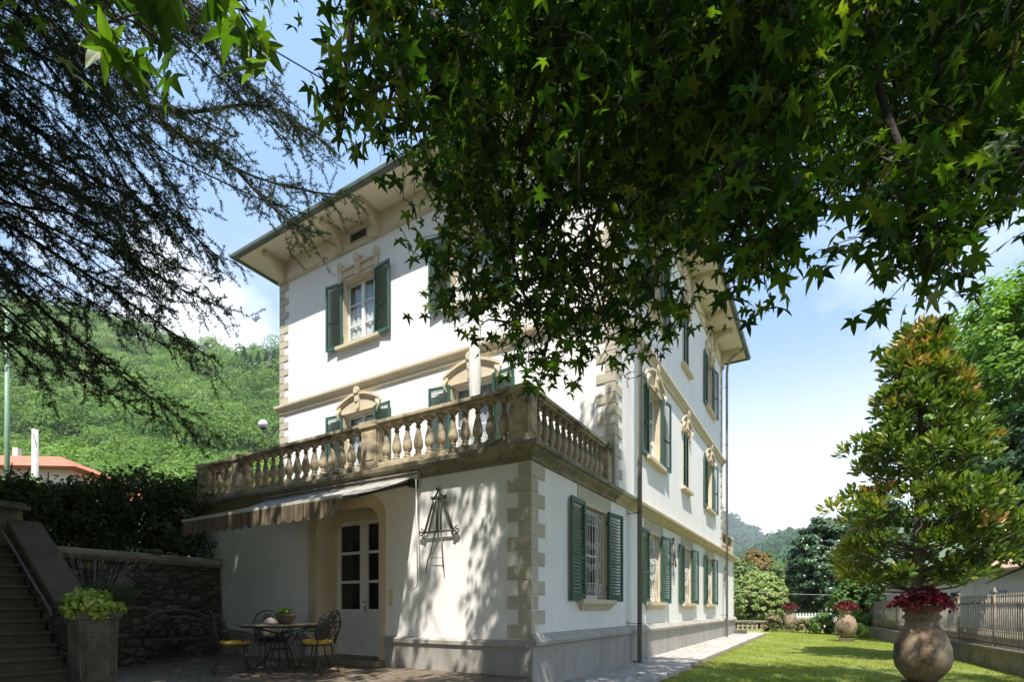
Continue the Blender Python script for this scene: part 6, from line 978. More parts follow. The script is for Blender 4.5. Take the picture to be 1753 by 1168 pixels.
def iron_chair(label, cush, pad):
    c = empty('garden_chair', (0, 0, 0), 0, label, 'chair', 'wrought iron chairs round the table')
    mb = MB(); mb.tube([(.21 * cos(a), .21 * sin(a), .44) for a in np.linspace(0, 2 * pi, 25)], .011, 6)
    for k in range(-2, 3): x = k * .075; q = sqrt(.21 ** 2 - x * x); mb.tube([(x, -q, .44), (x, q, .44)], .006, 5)
    mb.build('seat', IRON, c)
    mb = MB(); tl = .10    # fan back, leaning
    def B(x, z): return (x, .20 + (z - .44) * .22, z)
    mb.tube([B(-.17, .44)] + [B(.24 * cos(a), .72 + .25 * sin(a)) for a in np.linspace(pi * 1.08, -pi * .08, 19)] + [B(.17, .44)], .011, 6)
    mb.tube([B(.15 * cos(a), .62 + .17 * sin(a)) for a in np.linspace(pi * 1.1, -pi * .1, 15)], .008, 5)
    mb.tube([B(-.22, .80), B(-.12, .77), B(-.04, .84), B(0, .90)], .007, 5); mb.tube([B(.22, .80), B(.12, .77), B(.04, .84), B(0, .90)], .007, 5)
    for s in (-1, 1):
        mb.tube([(p[0], .20 + (p[2] - .44) * .22, p[2]) for p in scroll((s * .055, 0, .86), .05, 1.3, a0=pi / 2, sgn=s, n=16)], .006, 5)
        mb.tube([B(0, .46), B(s * .05, .58), B(s * .03, .70), B(0, .80)], .007, 5)
    mb.build('backrest', IRON, c)
    for s in (-1, 1):
        mb = MB(); mb.tube([(s * .22, .22, .66), (s * .27, .05, .67), (s * .26, -.12, .64), (s * .24, -.16, .58), (s * .22, -.10, .52), (s * .2, -.05, .45)], .010, 6); mb.build('armrest', IRON, c)
        mb = MB(); mb.tube([(s * .15, -.15, .44), (s * .17, -.19, .2), (s * .20, -.24, .0)], .011, 6); mb.build('leg', IRON, c)
        mb = MB(); mb.tube([(s * .15, .16, .44), (s * .16, .2, .2), (s * .19, .29, .0)], .011, 6); mb.build('leg', IRON, c)
    if cush:
        mb = MB(); mb.lathe([(.001, .452), (.19, .453), (.225, .47), (.23, .49), (.20, .515), (.001, .525)], 20, wob=lambda a, z: .04 * sin(a * 4)); mb.build('cushion', cush, c)
    if pad:
        mb = MB(); mb.lathe([(.001, 0), (.12, .005), (.15, .02), (.15, .05), (.12, .075), (.001, .085)], 16); o = mb.build('back_pad', pad, c); o.location = (0, .165, .655); o.rotation_euler = (radians(78), 0, 0); o.scale = (1, 1.25, 1)
    return c
right = np.array([cos(YAW), sin(YAW)]); fwd = np.array([-sin(YAW), cos(YAW)])
BLACKC = simple('black_cushion', (.015, .015, .014), (.03, .03, .03), 6, .8, .1)
for (r_, f_, tw, cush, pad, lab) in ((-.58, -.28, .15, YELLOW, BLACKC, 'iron chair with yellow seat and black back pad left of the table'),
                                     (.66, -.22, -.1, YELLOW, BLACKC, 'iron chair with yellow seat and black back pad nearest the door'),
                                     (-.34, .50, .1, BLACKC, CREAM, 'iron chair with a cream back cushion behind the left of the table'),
                                     (.42, .50, -.1, None, None, 'bare iron chair behind the right side of the table')):
    p = np.array([TX, TY]) + right * r_ + fwd * f_
    o = iron_chair(lab, cush, pad); o.location = (p[0], p[1], .17)
    d = np.array([TX, TY]) - p; o.rotation_euler = (0, 0, atan2(d[1], d[0]) + pi / 2 + tw)
bw = empty('table_bowl', (TX + .10, TY + .03, .929), 0, 'brown woven bowl with a small plant on the iron table', 'bowl')
mb = MB(); mb.lathe([(.09, 0), (.10, .01), (.155, .13), (.17, .145), (.16, .15), (.14, .12), (.0, .10)], 18, wob=lambda a, z: .02 * sin(a * 9)); mb.build('basket', simple('brown_wicker', (.10, .07, .045), (.17, .12, .08), 22, .9, .8, .01), bw)
p, n, i_ = crown_pts((TX + .10, TY + .03, 1.10), (.10, .10, .07), 16, 12, .04); scatter('succulent', OVAL_V, LEAF_F, p, frames(n, n + rdir(len(p)) * .3), .055, L_LIME, bw)

# ------------------------------------------------------------------ terracotta jars on the lawn
jar_prof = [(.16, 0), (.20, .01), (.30, .10), (.40, .22), (.437, .36), (.42, .53), (.355, .70), (.28, .81), (.24, .875), (.25, .93), (.285, .945), (.29, .985), (.255, 1.0), (.25, 1.03), (.275, 1.05), (.28, 1.13), (.27, 1.14), (.24, 1.12), (.23, 1.06)]
JARM = MB().lathe([(r_ * .82, z_) for r_, z_ in jar_prof], 40, wob=lambda a, z: .008 * sin(a * 3 + z * 5) + .006 * sin(a * 7 - z * 9)).data('jar', TERRA)
def jar(x, y, label, rz, s=1, plabel=''):
    g0 = -.06
    b = empty('stone_block', (x, y, g0), 0, 'square stone block under the ' + plabel + ' terracotta jar', 'stone block', 'stone blocks under the jars')
    mb = MB(); mb.box(-.23, .23, -.23, .23, 0, .14); mb.build('block', CONCRETE, b, bevel=.015)
    j = empty('terracotta_jar', (x, y, g0 + .14), rz, label, 'jar', 'terracotta jars on the lawn')
    put('body', JARM, j)
    mb = MB(); mb.lathe([(.232, 1.052), (.239, 1.055), (.241, 1.125), (.232, 1.13)], 36); mb.build('rim_band', RUST, j)
    mb = MB(); mb.lathe([(.001, 1.06), (.19, 1.065), (.19, 1.075), (.001, 1.09)], 20); mb.build('soil', SOIL, j)
    z = g0 + .14 + 1.20
    pt = empty('coleus_plant', (x, y, z - .1), 0, 'dark red leafy plant growing in the ' + plabel + ' terracotta jar', 'potted plant', 'red plants in the jars')
    N = 1100; a = RNG.uniform(0, 2 * pi, N); r = .36 * np.sqrt(RNG.random(N)) * (1 + .12 * np.sin(a * 5 + x)); zz = z + .02 + .17 * (1 - (r / .36) ** 2) * RNG.uniform(.3, 1.3, N) - .05 * (r / .36) ** 3
    P = np.stack([x + r * np.cos(a), y + r * np.sin(a), zz - .03], 1); n = np.stack([np.cos(a) * r * 1.5, np.sin(a) * r * 1.5, np.ones(N)], 1) + rdir(N) * 1.0
    yd = np.stack([np.cos(a), np.sin(a), .3 * np.ones(N)], 1) + rdir(N) * .9
    tint = np.clip(.15 + 1.9 * (r - .20) * RNG.random(N) * 2 + .25 * RNG.random(N), 0, 1)
    scatter('leaves', OVAL_V, LEAF_F, P, frames(n, yd), RNG.uniform(.04, .085, N), L_RED, pt, tint)
    mb = MB()
    for k in range(14):
        q = RNG.uniform(0, 2 * pi); mb.tube([(.05 * cos(q), .05 * sin(q), -.03), (.25 * cos(q), .25 * sin(q), .10)], .006, 5)
    mb.build('stems', simple('red_stem', (.2, .04, .05)) if 'red_stem' not in MATS else MATS['red_stem'], pt)
jar(4.93, 3.07, 'large stained terracotta jar on the lawn, nearest and blackened below', 0, 1, 'nearest')
jar(4.40, 16.5, 'terracotta jar standing in the middle of the lawn on a stone block', 1.3, 1, 'middle')
jar(2.15, 24.6, 'farthest terracotta jar, between shrubs at the end of the lawn', 2.6, 1, 'farthest')

# ------------------------------------------------------------------ fence on a low wall, shed, street side
FA, FB = Vector((7.35, 1.2)), Vector((5.35, 23.4)); fd = (FB - FA).normalized(); FL = (FB - FA).length; fr = atan2(fd.y, fd.x)
lwall = empty('low_wall', (FA.x, FA.y, -.1), fr, 'mossy low wall carrying the spiked iron fence along the lawn', 'low wall')
mb = MB(); mb.box(0, FL, -.16, .16, 0, .42); mb.build('masonry', LOWWALL, lwall); mb = MB(); mb.box(-.02, FL + .02, -.19, .19, .421, .48); mb.build('coping', LOWWALL, lwall, bevel=.01)
fence = empty('iron_fence', (FA.x, FA.y, .38), fr, 'rusty spiked iron railing along the right of the lawn', 'fence')
ns = 10
for k in range(ns):
    u0, u1 = FL * k / ns, FL * (k + 1) / ns; mb = MB()
    mb.box(u0 + .03, u1 - .03, -.008, .008, .06, .085); mb.box(u0 + .03, u1 - .03, -.008, .008, .90, .925); mb.box(u0 + .03, u1 - .03, -.008, .008, .20, .22)
    n = int((u1 - u0) / .105)
    for i in range(1, n):
        u = u0 + (u1 - u0) * i / n; mb.tube([(u, .011, .0), (u, .011, 1.02)], .0085, 5); mb.lathe([(.004, 0), (.016, .02), (.0005, .09)], 5, (u, .011, 1.02))
        um = u + (u1 - u0) / n / 2; mb.tube([(um, .011, .0), (um, .011, .30)], .006, 4); mb.lathe([(.003, 0), (.011, .015), (.0005, .05)], 4, (um, .011, .30))
    mb.build('railing_panel', FENCEIRON, fence)
for k in range(ns + 1):
    u = FL * k / ns; mb = MB(); mb.tube([(u, .0, 0), (u, .0, 1.10)], .024, 7); mb.lathe([(.02, 0), (.04, .02), (.045, .05), (.02, .09), (.002, .16)], 8, (u, 0, 1.10)); mb.build('post', FENCEIRON, fence)

# outbuilding with a tiled roof beyond the fence
sh = empty('outbuilding', (10.5, 24.6, -.1), radians(105.9), 'low grey white outbuilding with a tiled roof behind the iron fence', 'outbuilding')
mb = MB(); mb.box(-12, 12, -5, 0, 0, 3.0); mb.build('wall', SHED, sh)
mb = MB(); mb.prism([(.45, 2.93), (.45, 3.03), (-2.5, 4.1), (-5.45, 3.03), (-5.45, 2.93), (-2.5, 4.0)], -12.3, 12.3, 'x'); mb.build('roof', simple('tan_roof_tiles', (.50, .33, .23), (.36, .23, .16), 5, .9, .6, .03), sh)
BGW = simple('blue_grey_wood', (.22, .28, .33), (.16, .2, .25), 4, .6, .1)
for k, u in enumerate((-9.5, -6.5, -3.2, .2, 3.6, 7.2)):
    mb = MB(); mb.box(u - .55, u + .55, .0005, .04, .0, 2.1) if k % 2 else mb.box(u - .4, u + .4, .0005, .04, 1.1, 2.1); mb.build('shed_door' if k % 2 else 'window', BGW if k % 2 else DARKIN, sh)
mb = MB()
for u in (-4.8,): mb.tube([(u, .1, 0), (u, .1, 2.7), (u, .45, 2.95)], .05, 7)
mb.build('downpipe', FENCEIRON, sh)
bwll = empty('boundary_wall', (7.6, 25, -.1), atan2(-5, 3.8), 'sunlit white boundary wall with a coping beyond the far end of the iron fence', 'garden wall')
mb = MB(); mb.box(-3.2, 4.5, -.1, .1, 0, 1.5); mb.build('wall', FARW, bwll); mb = MB(); mb.box(-3.25, 4.55, -.14, .14, 1.501, 1.57); mb.build('coping', SHED, bwll)
lp = None
# far end of the garden
fb = empty('garden_balustrade', (-.9, 25.6, -.1), atan2(1.35, 2.3), 'small grey stone balustrade at the far end of the garden', 'balustrade')
mb = MB(); mb.box(-3, 3.0, -.12, .12, 0, .10); mb.box(-3, 3.0, -.14, .14, .48, .60); mb.build('rail', DARKSTONE, fb, bevel=.01)
SB = MB().lathe([(.09, 0), (.09, .03), (.05, .05), (.05, .08), (.085, .14), (.08, .2), (.05, .30), (.055, .34), (.09, .37), (.09, .38)], 10).data('baluster', WEATHER)
for i in range(22): put('baluster', SB, fb, (-2.85 + i * .27, 0, .1))
pf = empty('picket_fence', (2.7, 32.3, -.09), atan2(.9, 1.45), 'white picket fence behind the farthest jar', 'fence')
mb = MB()
for i in range(22):
    x = -2 + i * .2; mb.prism([(x - .045, .05), (x + .045, .05), (x + .045, .92), (x, 1.0), (x - .045, .92)], -.012, .012, 'y')
mb.build('picket', WHITE, pf); mb = MB(); mb.box(-2.1, 2.3, .0125, .05, .25, .32); mb.box(-2.1, 2.3, .0125, .05, .7, .77); mb.build('rail', WHITE, pf)
mb = MB(); mb.tube([(-2.0, 24, 2.25), (1.5, 28, 2.05), (4.4, 31, 2.0), (9.0, 34, 2.2)], .007, 5); o = mb.build('overhead_cable', WHITE); tag(o, 'thin pale cable strung across in front of the dark tree', 'cable')
mb = MB(); mb.box(-.25, .25, -.2, .2, 0, .16); o = mb.build('drain_block', CONCRETE, None, (.32, 20.0, 0), bevel=.02); tag(o, 'small stone block at the far foot of the villa wall', 'stone block')

# shrubs and trees at the far end
leafy('round_shrub', (.30, 28.6, 1.65), (1.6, 1.5, 1.8), 420, 56, .19, .11, L_OLIVE, 'large round pale green shrub beside the far corner of the villa', 'shrub', stem=6, shell=.94)
leafy('leaning_shrub', (-1.3, 30.5, 1.5), (1.3, 1.3, 1.7), 90, 50, .3, .15, L_BUSH, 'green shrub half hidden behind the far corner of the villa', 'shrub', stem=5)
leafy('olive_tree', (1.5, 40.2, 2.5), (2.7, 2.0, 2.6), 170, 55, .5, .20, L_GREYG, 'soft grey green tree behind the round shrub, nearer the dark tree', 'tree', 'crown', stem=4)
leafy('olive_tree', (-2.3, 38.5, 2.6), (2.4, 2.0, 2.6), 130, 55, .5, .20, L_GREYG, 'soft grey green tree behind the round shrub, close to the villa corner', 'tree', 'crown', stem=4)
leafy('bronze_tree', (-1.9, 48.2, 4.3), (2.0, 2.0, 2.6), 150, 55, .45, .22, L_BRONZE, 'small rounded tree with rusty orange foliage below the far hill', 'tree', 'crown', stem=3)
leafy('dark_tree', (3.9, 37.3, 4.0), (2.5, 2.2, 3.9), 330, 70, .42, .22, L_DARK, 'tall dense dark green tree left of the magnolia', 'tree', 'crown', stem=2, shell=.8, flat=.6)
leafy('dark_tree', (6.9, 39.3, 5.0), (2.6, 2.2, 4.6), 260, 60, .45, .22, L_DARK, 'dark green tree partly hidden behind the magnolia', 'tree', 'crown', stem=2, shell=.8, flat=.6)
leafy('laurel_bush', (4.95, 21.9, 1.25), (1.05, 1.0, 1.45), 110, 60, .26, .13, L_BUSH, 'rounded green laurel bush behind the middle terracotta jar', 'bush', stem=5, shell=.75)
leafy('pink_shrub', (1.35, 24.7, .38), (.62, .6, .55), 55, 40, .17, .09, L_PINK, 'loose pinkish green shrub left of the farthest jar', 'shrub', stem=5)
leafy('low_shrub', (2.95, 23.4, .28), (.75, .6, .42), 55, 40, .16, .08, L_PINK, 'low pale shrub right of the farthest jar', 'shrub', stem=5)
leafy('green_shrub', (3.65, 22.8, .42), (.6, .6, .62), 60, 40, .18, .09, L_BUSH, 'fresh green shrub between the two farther jars', 'shrub', stem=5)
leafy('yellow_shrub', (4.95, 19.4, .2), (.35, .5, .35), 26, 36, .13, .08, L_YEL, 'small yellow green plant at the base of the middle jar, by the fence', 'shrub', stem=4)

# magnolia
mg = empty('magnolia_tree', (5.58, 8.6, -.06), 0, 'magnolia with glossy leaves and orange new growth beyond the nearest jar', 'tree')
rng2 = random.Random(4)
mb = MB(); mb.tube([(0, 0, -.05), (.03, .02, .8), (-.02, .05, 1.8), (.0, .0, 3.5), (.05, 0, 5.2), (0, 0, 6.9)], [.15, .125, .11, .09, .055, .02], 12); mb.build('trunk', BARK, mg)
cl = []; mb = MB()
for k in range(330):
    h = rng2.random() ** 1.1; z = 1.65 + 5.85 * h
    R_ = (2.0 * (1 - h) ** .62 + .10) * (.90 + .10 * sin(h * 23 + 2)) if h > .12 else 1.3 + h * 4
    a = rng2.uniform(0, 2 * pi); r = R_ * rng2.uniform(.3, 1.0) ** .6 * (1 + .16 * sin(a * 3 + h * 11) * (1 - .3 * h))
    cl.append((r * cos(a), r * sin(a), z + .22 * r / 2 + (.35 * rng2.random() ** 3 if h > .6 else 0)))
    if k < 150 and h > .07: mb.tube([(0, 0, max(1.6, z - .4 * r)), (r * .5 * cos(a), r * .5 * sin(a), z - .25 * r), (r * .95 * cos(a), r * .95 * sin(a), z + .05)], [.03, .02, .008], 5)
mb.build('branch', BARK, mg)
cl = np.array(cl); per = 56; idx = np.repeat(np.arange(len(cl)), per); q = rdir(len(idx)); q[:, 2] = np.where(q[:, 2] < -.4, -q[:, 2], q[:, 2])
P = cl[idx] + q * (.27 * RNG.uniform(.3, 1, len(idx)))[:, None] + np.array([5.58, 8.6, 0])
rad_ = cl[idx] * np.array([1, 1, 0]); rad_ /= (np.linalg.norm(rad_, axis=1, keepdims=True) + .1)
yd = q * 1.0 + rad_ * .35 + np.array([0, 0, .6]); n = np.cross(yd, rdir(len(idx))) * .9 + np.array([0, 0, .45]) + rdir(len(idx)) * .5
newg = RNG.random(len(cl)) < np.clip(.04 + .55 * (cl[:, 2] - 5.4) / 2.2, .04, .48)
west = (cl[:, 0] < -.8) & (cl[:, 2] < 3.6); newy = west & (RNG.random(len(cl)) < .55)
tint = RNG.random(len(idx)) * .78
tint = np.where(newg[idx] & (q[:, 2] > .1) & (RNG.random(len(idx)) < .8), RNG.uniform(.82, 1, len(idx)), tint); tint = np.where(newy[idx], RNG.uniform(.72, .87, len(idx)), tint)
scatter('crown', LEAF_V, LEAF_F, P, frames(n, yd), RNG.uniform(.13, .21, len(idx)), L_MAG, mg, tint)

# lime tree
lt = empty('lime_tree', (10.2, 16.2, -.1), 0, 'big leafy lime tree rising behind the fence at the right edge', 'tree')
mb = MB(); mb.tube([(0, 0, 0), (.1, 0, 2.4), (-.1, .1, 6), (0, 0, 10)], [.32, .26, .18, .05], 12); mb.build('trunk', BARK, lt)
mb = MB()
for k in range(40):
    a = k * 2.4; z = 2.6 + k * .19; r = 2.8 * (1 - (k / 52)); mb.tube([(0, 0, z), (r * .5 * cos(a), r * .5 * sin(a), z + .5), (r * cos(a), r * sin(a), z + .7)], [.07, .045, .015], 6)
mb.build('branch', BARK, lt)
p1_, n1_, i1_ = crown_pts((10.2, 15.9, 6.9), (4.2, 4.2, 5.6), 1000, 72, .50, .6, .7)
scatter('crown', OVAL_V, LEAF_F, p1_, frames(n1_ + np.array([0, 0, .3]), rdir(len(p1_)) - np.array([0, 0, .6])), RNG.uniform(.10, .18, len(p1_)), L_LIME, lt, .4 * RNG.random(1000)[i1_] + .6 * RNG.random(len(p1_)))
# drooping branch of a second, darker tree by the fence
yt = empty('yew_tree', (9.7, 13.3, -.1), 0, 'dark drooping tree overhanging the right end of the fence', 'tree')
mb = MB(); mb.tube([(0, 0, 0), (0, 0, 3), (.1, 0, 6)], [.22, .17, .06], 10)
for k in range(16):
    a = k * 2.4; z = 2.0 + k * .25; mb.tube([(0, 0, z), (1.2 * cos(a), 1.2 * sin(a), z + .3), (2.3 * cos(a), 2.3 * sin(a), z - .2)], [.06, .04, .012], 6)
mb.build('trunk', DBARK, yt)
p1_, n1_, i1_ = crown_pts((9.7, 13.3, 4.4), (2.5, 2.9, 2.8), 330, 60, .42, .5, .8)
scatter('crown', OVAL_V, LEAF_F, p1_, frames(n1_, rdir(len(p1_)) - np.array([0, 0, .8])), RNG.uniform(.10, .18, len(p1_)), L_DARK, yt, .4 * RNG.random(330)[i1_] + .6 * RNG.random(len(p1_)))

# ------------------------------------------------------------------ hedge and upper garden, left
hd = empty('garden_hedge', (-9.0, -1.8, 2.12), 0, 'dark overgrown hedge on the bank behind the retaining wall', 'hedge')
hc = []
for k in range(420):
    y = -3.5 + 4.2 * RNG.random(); x = -9.35 + 1.25 * RNG.random(); z = 2.2 + (1.15 + .24 * (y + 3.5)) * RNG.random() ** .8
    if y > -.1 and x > -9.05: x -= .5
    hc.append((x, y, z + .14 * sin(y * 3)))
hc = np.array(hc); idx = np.repeat(np.arange(len(hc)), 62); q = rdir(len(idx)); P = hc[idx] + q * (.26 * RNG.uniform(.3, 1, len(idx)))[:, None]
P[:, 0] = np.where((P[:, 1] > -.03) & (P[:, 0] > -8.9), -8.9 - RNG.random(len(P)) * .3, P[:, 0])
scatter('foliage', LEAF_V, LEAF_F, P, frames(q + rdir(len(idx)) * .8, rdir(len(idx)) - np.array([0, 0, .3])), RNG.uniform(.06, .13, len(idx)), L_HEDGE, hd, np.clip(.15 + .6 * RNG.random(len(idx)), 0, 1))
mb = MB()
for k in range(16): y = -4.2 + k * .3 + 1.8; mb.tube([(0, y, -.05), (.1 * sin(k * 3), y, .9), (.25 * sin(k), y + .1, 1.7)], [.03, .022, .01], 6)
mb.build('stem', DBARK, hd)
# ivy-like overhang below, on the coping by the awning
leafy('laurel_shrub', (-8.25, -.75, 2.75), (.42, .6, .55), 50, 46, .2, .10, L_HEDGE, 'dark leafy shrub on the bank at the left end of the awning', 'shrub', stem=4)

mb = MB(); mb.tube([(0, 0, 0), (0, 0, 8.2)], [.075, .055], 12); o = mb.build('green_pole', GREENPOLE, None, (-17.79, -.87, 2.12)); tag(o, 'tall thin green metal pole at the left edge', 'pole')
mb = MB(); mb.tube([(0, 0, 0), (0, 0, 6.6)], [.14, .11], 12); o = mb.build('concrete_post', simple('pale_concrete', (.5, .5, .48), (.4, .4, .38), 3, .9, .2), None, (-24.83, 1.92, 2.12)); tag(o, 'short white concrete utility post before the red roofed house', 'utility post')
mb = MB(); mb.tube([(-24.8, 1.9, 8.35), (-27.5, -1.0, 8.25), (-30, -5, 8.5)], .018, 5); mb.tube([(-24.8, 1.9, 8.5), (-20, -3, 8.3), (-15, -9, 9)], .014, 5); o = mb.build('overhead_wire', GREYIRON); tag(o, 'grey overhead wires running left from the concrete post', 'cable')
hs = empty('red_roofed_house', (-38.6, 4.8, 2.12), radians(35), 'low cream house with a red tiled roof on the left below the hillside', 'house')
mb = MB(); mb.box(-8, 6.5, -4, 4, 0, 6.55); mb.build('wall', FARW, hs)
mb = MB(); z0, z1 = 6.5, 8.3; a, b, c_, d = (-8.8, -4.8, z0), (7.3, -4.8, z0), (7.3, 4.8, z0), (-8.8, 4.8, z0); r0, r1 = (-4.5, 0, z1), (3.0, 0, z1)
mb.quad(a, b, r1, r0); mb.quad(b, c_, r1); mb.quad(c_, d, r0, r1); mb.quad(d, a, r0); mb.quad(a, b, c_, d); mb.build('roof', TILE, hs)
mb = MB(); mb.box(-.3, .0, .7, 1.0, 8.0, 9.0); mb.build('chimney', FARW, hs)
for x in (-5.5, -2, 1.5, 4.5): mb = MB(); mb.box(x, x + .9, -4.03, -4.001, 3.9, 5.3); mb.build('window', DARKIN, hs)
mb = MB(); mb.lathe([(.001, 0), (.3, .03), (.55, .12), (.6, .16)], 20); o = mb.build('satellite_dish', FARW, None, (-39.4, 4.4, 9.4)); o.rotation_euler = (radians(70), 0, radians(50)); tag(o, 'white satellite dish on the red roofed house at the left edge', 'satellite dish')
h2 = empty('small_roofed_house', (-28.5, 11.0, 2.12), radians(40), 'small house with an orange red roof seen between hedge and balustrade', 'house')
mb = MB(); mb.box(-3, 3, -2.5, 2.5, 0, 4.9); mb.build('wall', FARW, h2); mb = MB(); mb.mesh([(-3.4, -2.9, 4.8), (3.4, -2.9, 4.8), (3.4, 2.9, 4.8), (-3.4, 2.9, 4.8), (-3.4, 0, 6.0), (3.4, 0, 6.0)], [(0, 1, 5, 4), (2, 3, 4, 5), (0, 4, 3), (1, 2, 5), (0, 3, 2, 1)]); mb.build('roof', simple('orange_roof_tiles', (.55, .15, .06), (.42, .11, .05), 1.5, .85, .4, .03), h2)
mb = MB(); mb.box(-.1, .1, -3.5, 2.5, 0, 1.15); o = mb.build('far_stone_wall', RUBBLEL, None, (-14.2, -3.0, 2.12)); tag(o, 'pale rubble garden wall behind the green pole at the left edge', 'garden wall')
for i, (x, y, z, r, m_) in enumerate(((-30, 8, 3.5, 3.0, L_BUSH), (-33, 14, 4.5, 3.6, L_LIME), (-25, 15, 3.2, 3.0, L_OLIVE), (-20.5, .5, 3.2, 1.6, L_BUSH))):
    leafy('garden_tree', (x, y, z + 1.2), (r, r, r * .8), 120, 50, r * .2, .26, m_, ['leafy green tree beside the red roofed house', 'bright green tree behind the hedge, farther back', 'pale green tree behind the left end of the balustrade', 'small green bush behind the green pole'][i], 'tree', 'crown', stem=3)
# ------------------------------------------------------------------ hills and their woods
def wpos(u, d):   # u: sideways over forward, d: forward distance, both from the terrace
    return CAM.x + FW.x * d + RT.x * u * d, CAM.y + FW.y * d + RT.y * u * d
def hn(x, y): return sin(x * .021 + 1.3) * cos(y * .017) + .5 * sin(x * .05 + y * .043) + .25 * sin(x * .11 - y * .09)
def ridge_l(u):   # tangent of the skyline over the left hill
    return float(np.interp(u, [-1.6, -1.0, -.70, -.60, -.52, -.44, -.30, -.1, .1], [.62, .58, .525, .497, .478, .470, .40, .2, .0]))
def hill_l(u, d):
    t = min(1, max(0, (d - 42) / 230)); R = 300
    s = .05 + (ridge_l(u) - .05) * t ** .75
    z = 1.17 + s * d
    if d > 275: z = 1.17 + (ridge_l(u)) * 275 - (d - 275) * .25
    x, y = wpos(u, d)
    return z + hn(x, y) * 3.5 * t + 0
def terrain(name, us, ds, fn, mat):
    vs = []; fs = []
    for u in us:
        for d in ds: x, y = wpos(u, d); vs.append((x, y, fn(u, d)))
    n = len(ds)
    for i in range(len(us) - 1):
        for j in range(n - 1): fs.append((i * n + j, i * n + j + 1, (i + 1) * n + j + 1, (i + 1) * n + j))
    mb = MB(); mb.mesh(vs, fs, True); o = mb.build(name, mat); o['kind'] = 'structure'; return o
terrain('hill', np.linspace(-1.7, .15, 60), np.linspace(44, 340, 50), hill_l, HILL)
pts = []
for u in np.arange(-1.2, -.36, .0155):
    d = 50
    while d < 285:
        uu = u + RNG.uniform(-.012, .012); dd = d + RNG.uniform(-3, 3)
        x, y = wpos(uu, dd); pts.append((x, y, hill_l(uu, dd), dd)); d += 4.5 + d * .03
pts = np.array(pts); NT = len(pts)
def forest(name, pts, per, crown, leaf, mat, label, tall=1.15):
    NT = len(pts); cr = crown * np.clip(np.exp(RNG.normal(0, .3, NT)), .5, 1.9); idx = np.repeat(np.arange(NT), per)
    sub = rdir(NT * 9).reshape(NT, 9, 3); sub[:, :, 2] = np.abs(sub[:, :, 2]) * .9 - .15
    q = rdir(len(idx)); q[:, 2] = np.where(q[:, 2] < -.3, -q[:, 2], q[:, 2])
    k = RNG.integers(0, 9, len(idx)); lump = sub[idx, k]
    P = pts[idx, :3] + np.array([0, 0, 1.0]) * (cr[idx] * .9)[:, None] + (lump * .62 + q * .45) * np.array([1, 1, tall]) * cr[idx][:, None]
    n = q * .9 + lump * .4 + rdir(len(idx)) * .35; sp = np.clip(.62 * RNG.random(NT) + .19 + .26 * np.sin(pts[:, 0] * .06 + pts[:, 2] * .11) * np.cos(pts[:, 1] * .07), 0, 1)
    tint = np.clip(.05 + .72 * sp[idx] + .25 * (RNG.random(len(idx)) - .4), 0, 1)
    o = scatter(name, [(-.5, -.4, 0), (.5, -.5, .05), (.45, .5, 0), (-.4, .5, -.05)], [(0, 1, 2, 3)], P, frames(n, rdir(len(idx))), leaf * RNG.uniform(.6, 1.4, len(idx)) , mat, None, tint)
    tag(o, label, 'forest', kind='stuff'); return o
near_ = pts[pts[:, 3] < 120]; far_ = pts[pts[:, 3] >= 120]
print('forest trees', len(near_), len(far_))
forest('forest', near_, 1500, 3.3, .25, L_FOREST, 'mixed green broadleaf wood on the lower slope of the left hill')
forest('forest', far_, 750, 4.9, .42, L_FOREST, 'mixed green broadleaf wood on the upper slope of the left hill')
for i, (u, d, h) in enumerate(((-.528, 240, 13), (-.512, 236, 16), (-.50, 238, 12), (-.485, 232, 15), (-.47, 236, 14), (-.455, 234, 16))):
    x, y = wpos(u, d); z = hill_l(u, d); t = empty('conifer_tree', (x, y, z), 0, 'dark pointed conifer on the skyline of the left hill', 'tree', 'conifers on the ridge of the left hill')
    mb = MB(); mb.tube([(0, 0, 0), (0, 0, h * .95)], [.25, .05], 6); mb.build('trunk', DBARK, t)
    n = 1300; hh = RNG.random(n) ** 1.3; a = RNG.uniform(0, 2 * pi, n); r = h * .24 * (1 - hh) * np.sqrt(RNG.random(n)) * (1 + .25 * np.sin(hh * 60)) + .1
    P = np.stack([x + r * np.cos(a), y + r * np.sin(a), z + h * (.08 + .92 * hh)], 1)
    scatter('crown', [(-.5, -.4, 0), (.5, -.5, .05), (.45, .5, 0), (-.4, .5, -.05)], [(0, 1, 2, 3)], P, frames(rdir(n) + np.array([0, 0, .5]), rdir(n)), .7, L_FARF, t)

# right hills
def interp_ridge(us, ts): return lambda u: float(np.interp(u, us, ts))
rA = interp_ridge([.1, .30, .405, .43, .46, .50, .545, .60, .75, 1.1], [.30, .24, .175, .160, .142, .118, .122, .10, .12, .16])
rB = interp_ridge([.1, .30, .405, .46, .50, .53, .56, .62, .70, .9, 1.3], [.05, .06, .085, .105, .128, .137, .142, .15, .17, .2, .25])
def mk(ridge, d0, d1):
    def f(u, d):
        t = min(1, max(0, (d - d0) / (d1 - d0))); x, y = wpos(u, d); s = .0 + ridge(u) * t ** .8
        z = 1.17 + s * d - 2 * (1 - t)
        if d > d1: z = 1.17 + ridge(u) * d1 - (d - d1) * .3
        return z + hn(x * .22, y * .22) * 10 * t * (d1 / 1500)
    return f
fA = mk(rA, 500, 1700); fB = mk(rB, 180, 750)
terrain('far_hill', np.linspace(.05, 1.3, 70), np.linspace(520, 2100, 30), fA, HILL)
terrain('right_hill', np.linspace(.05, 1.3, 60), np.linspace(190, 950, 30), fB, HILL)
pp = []
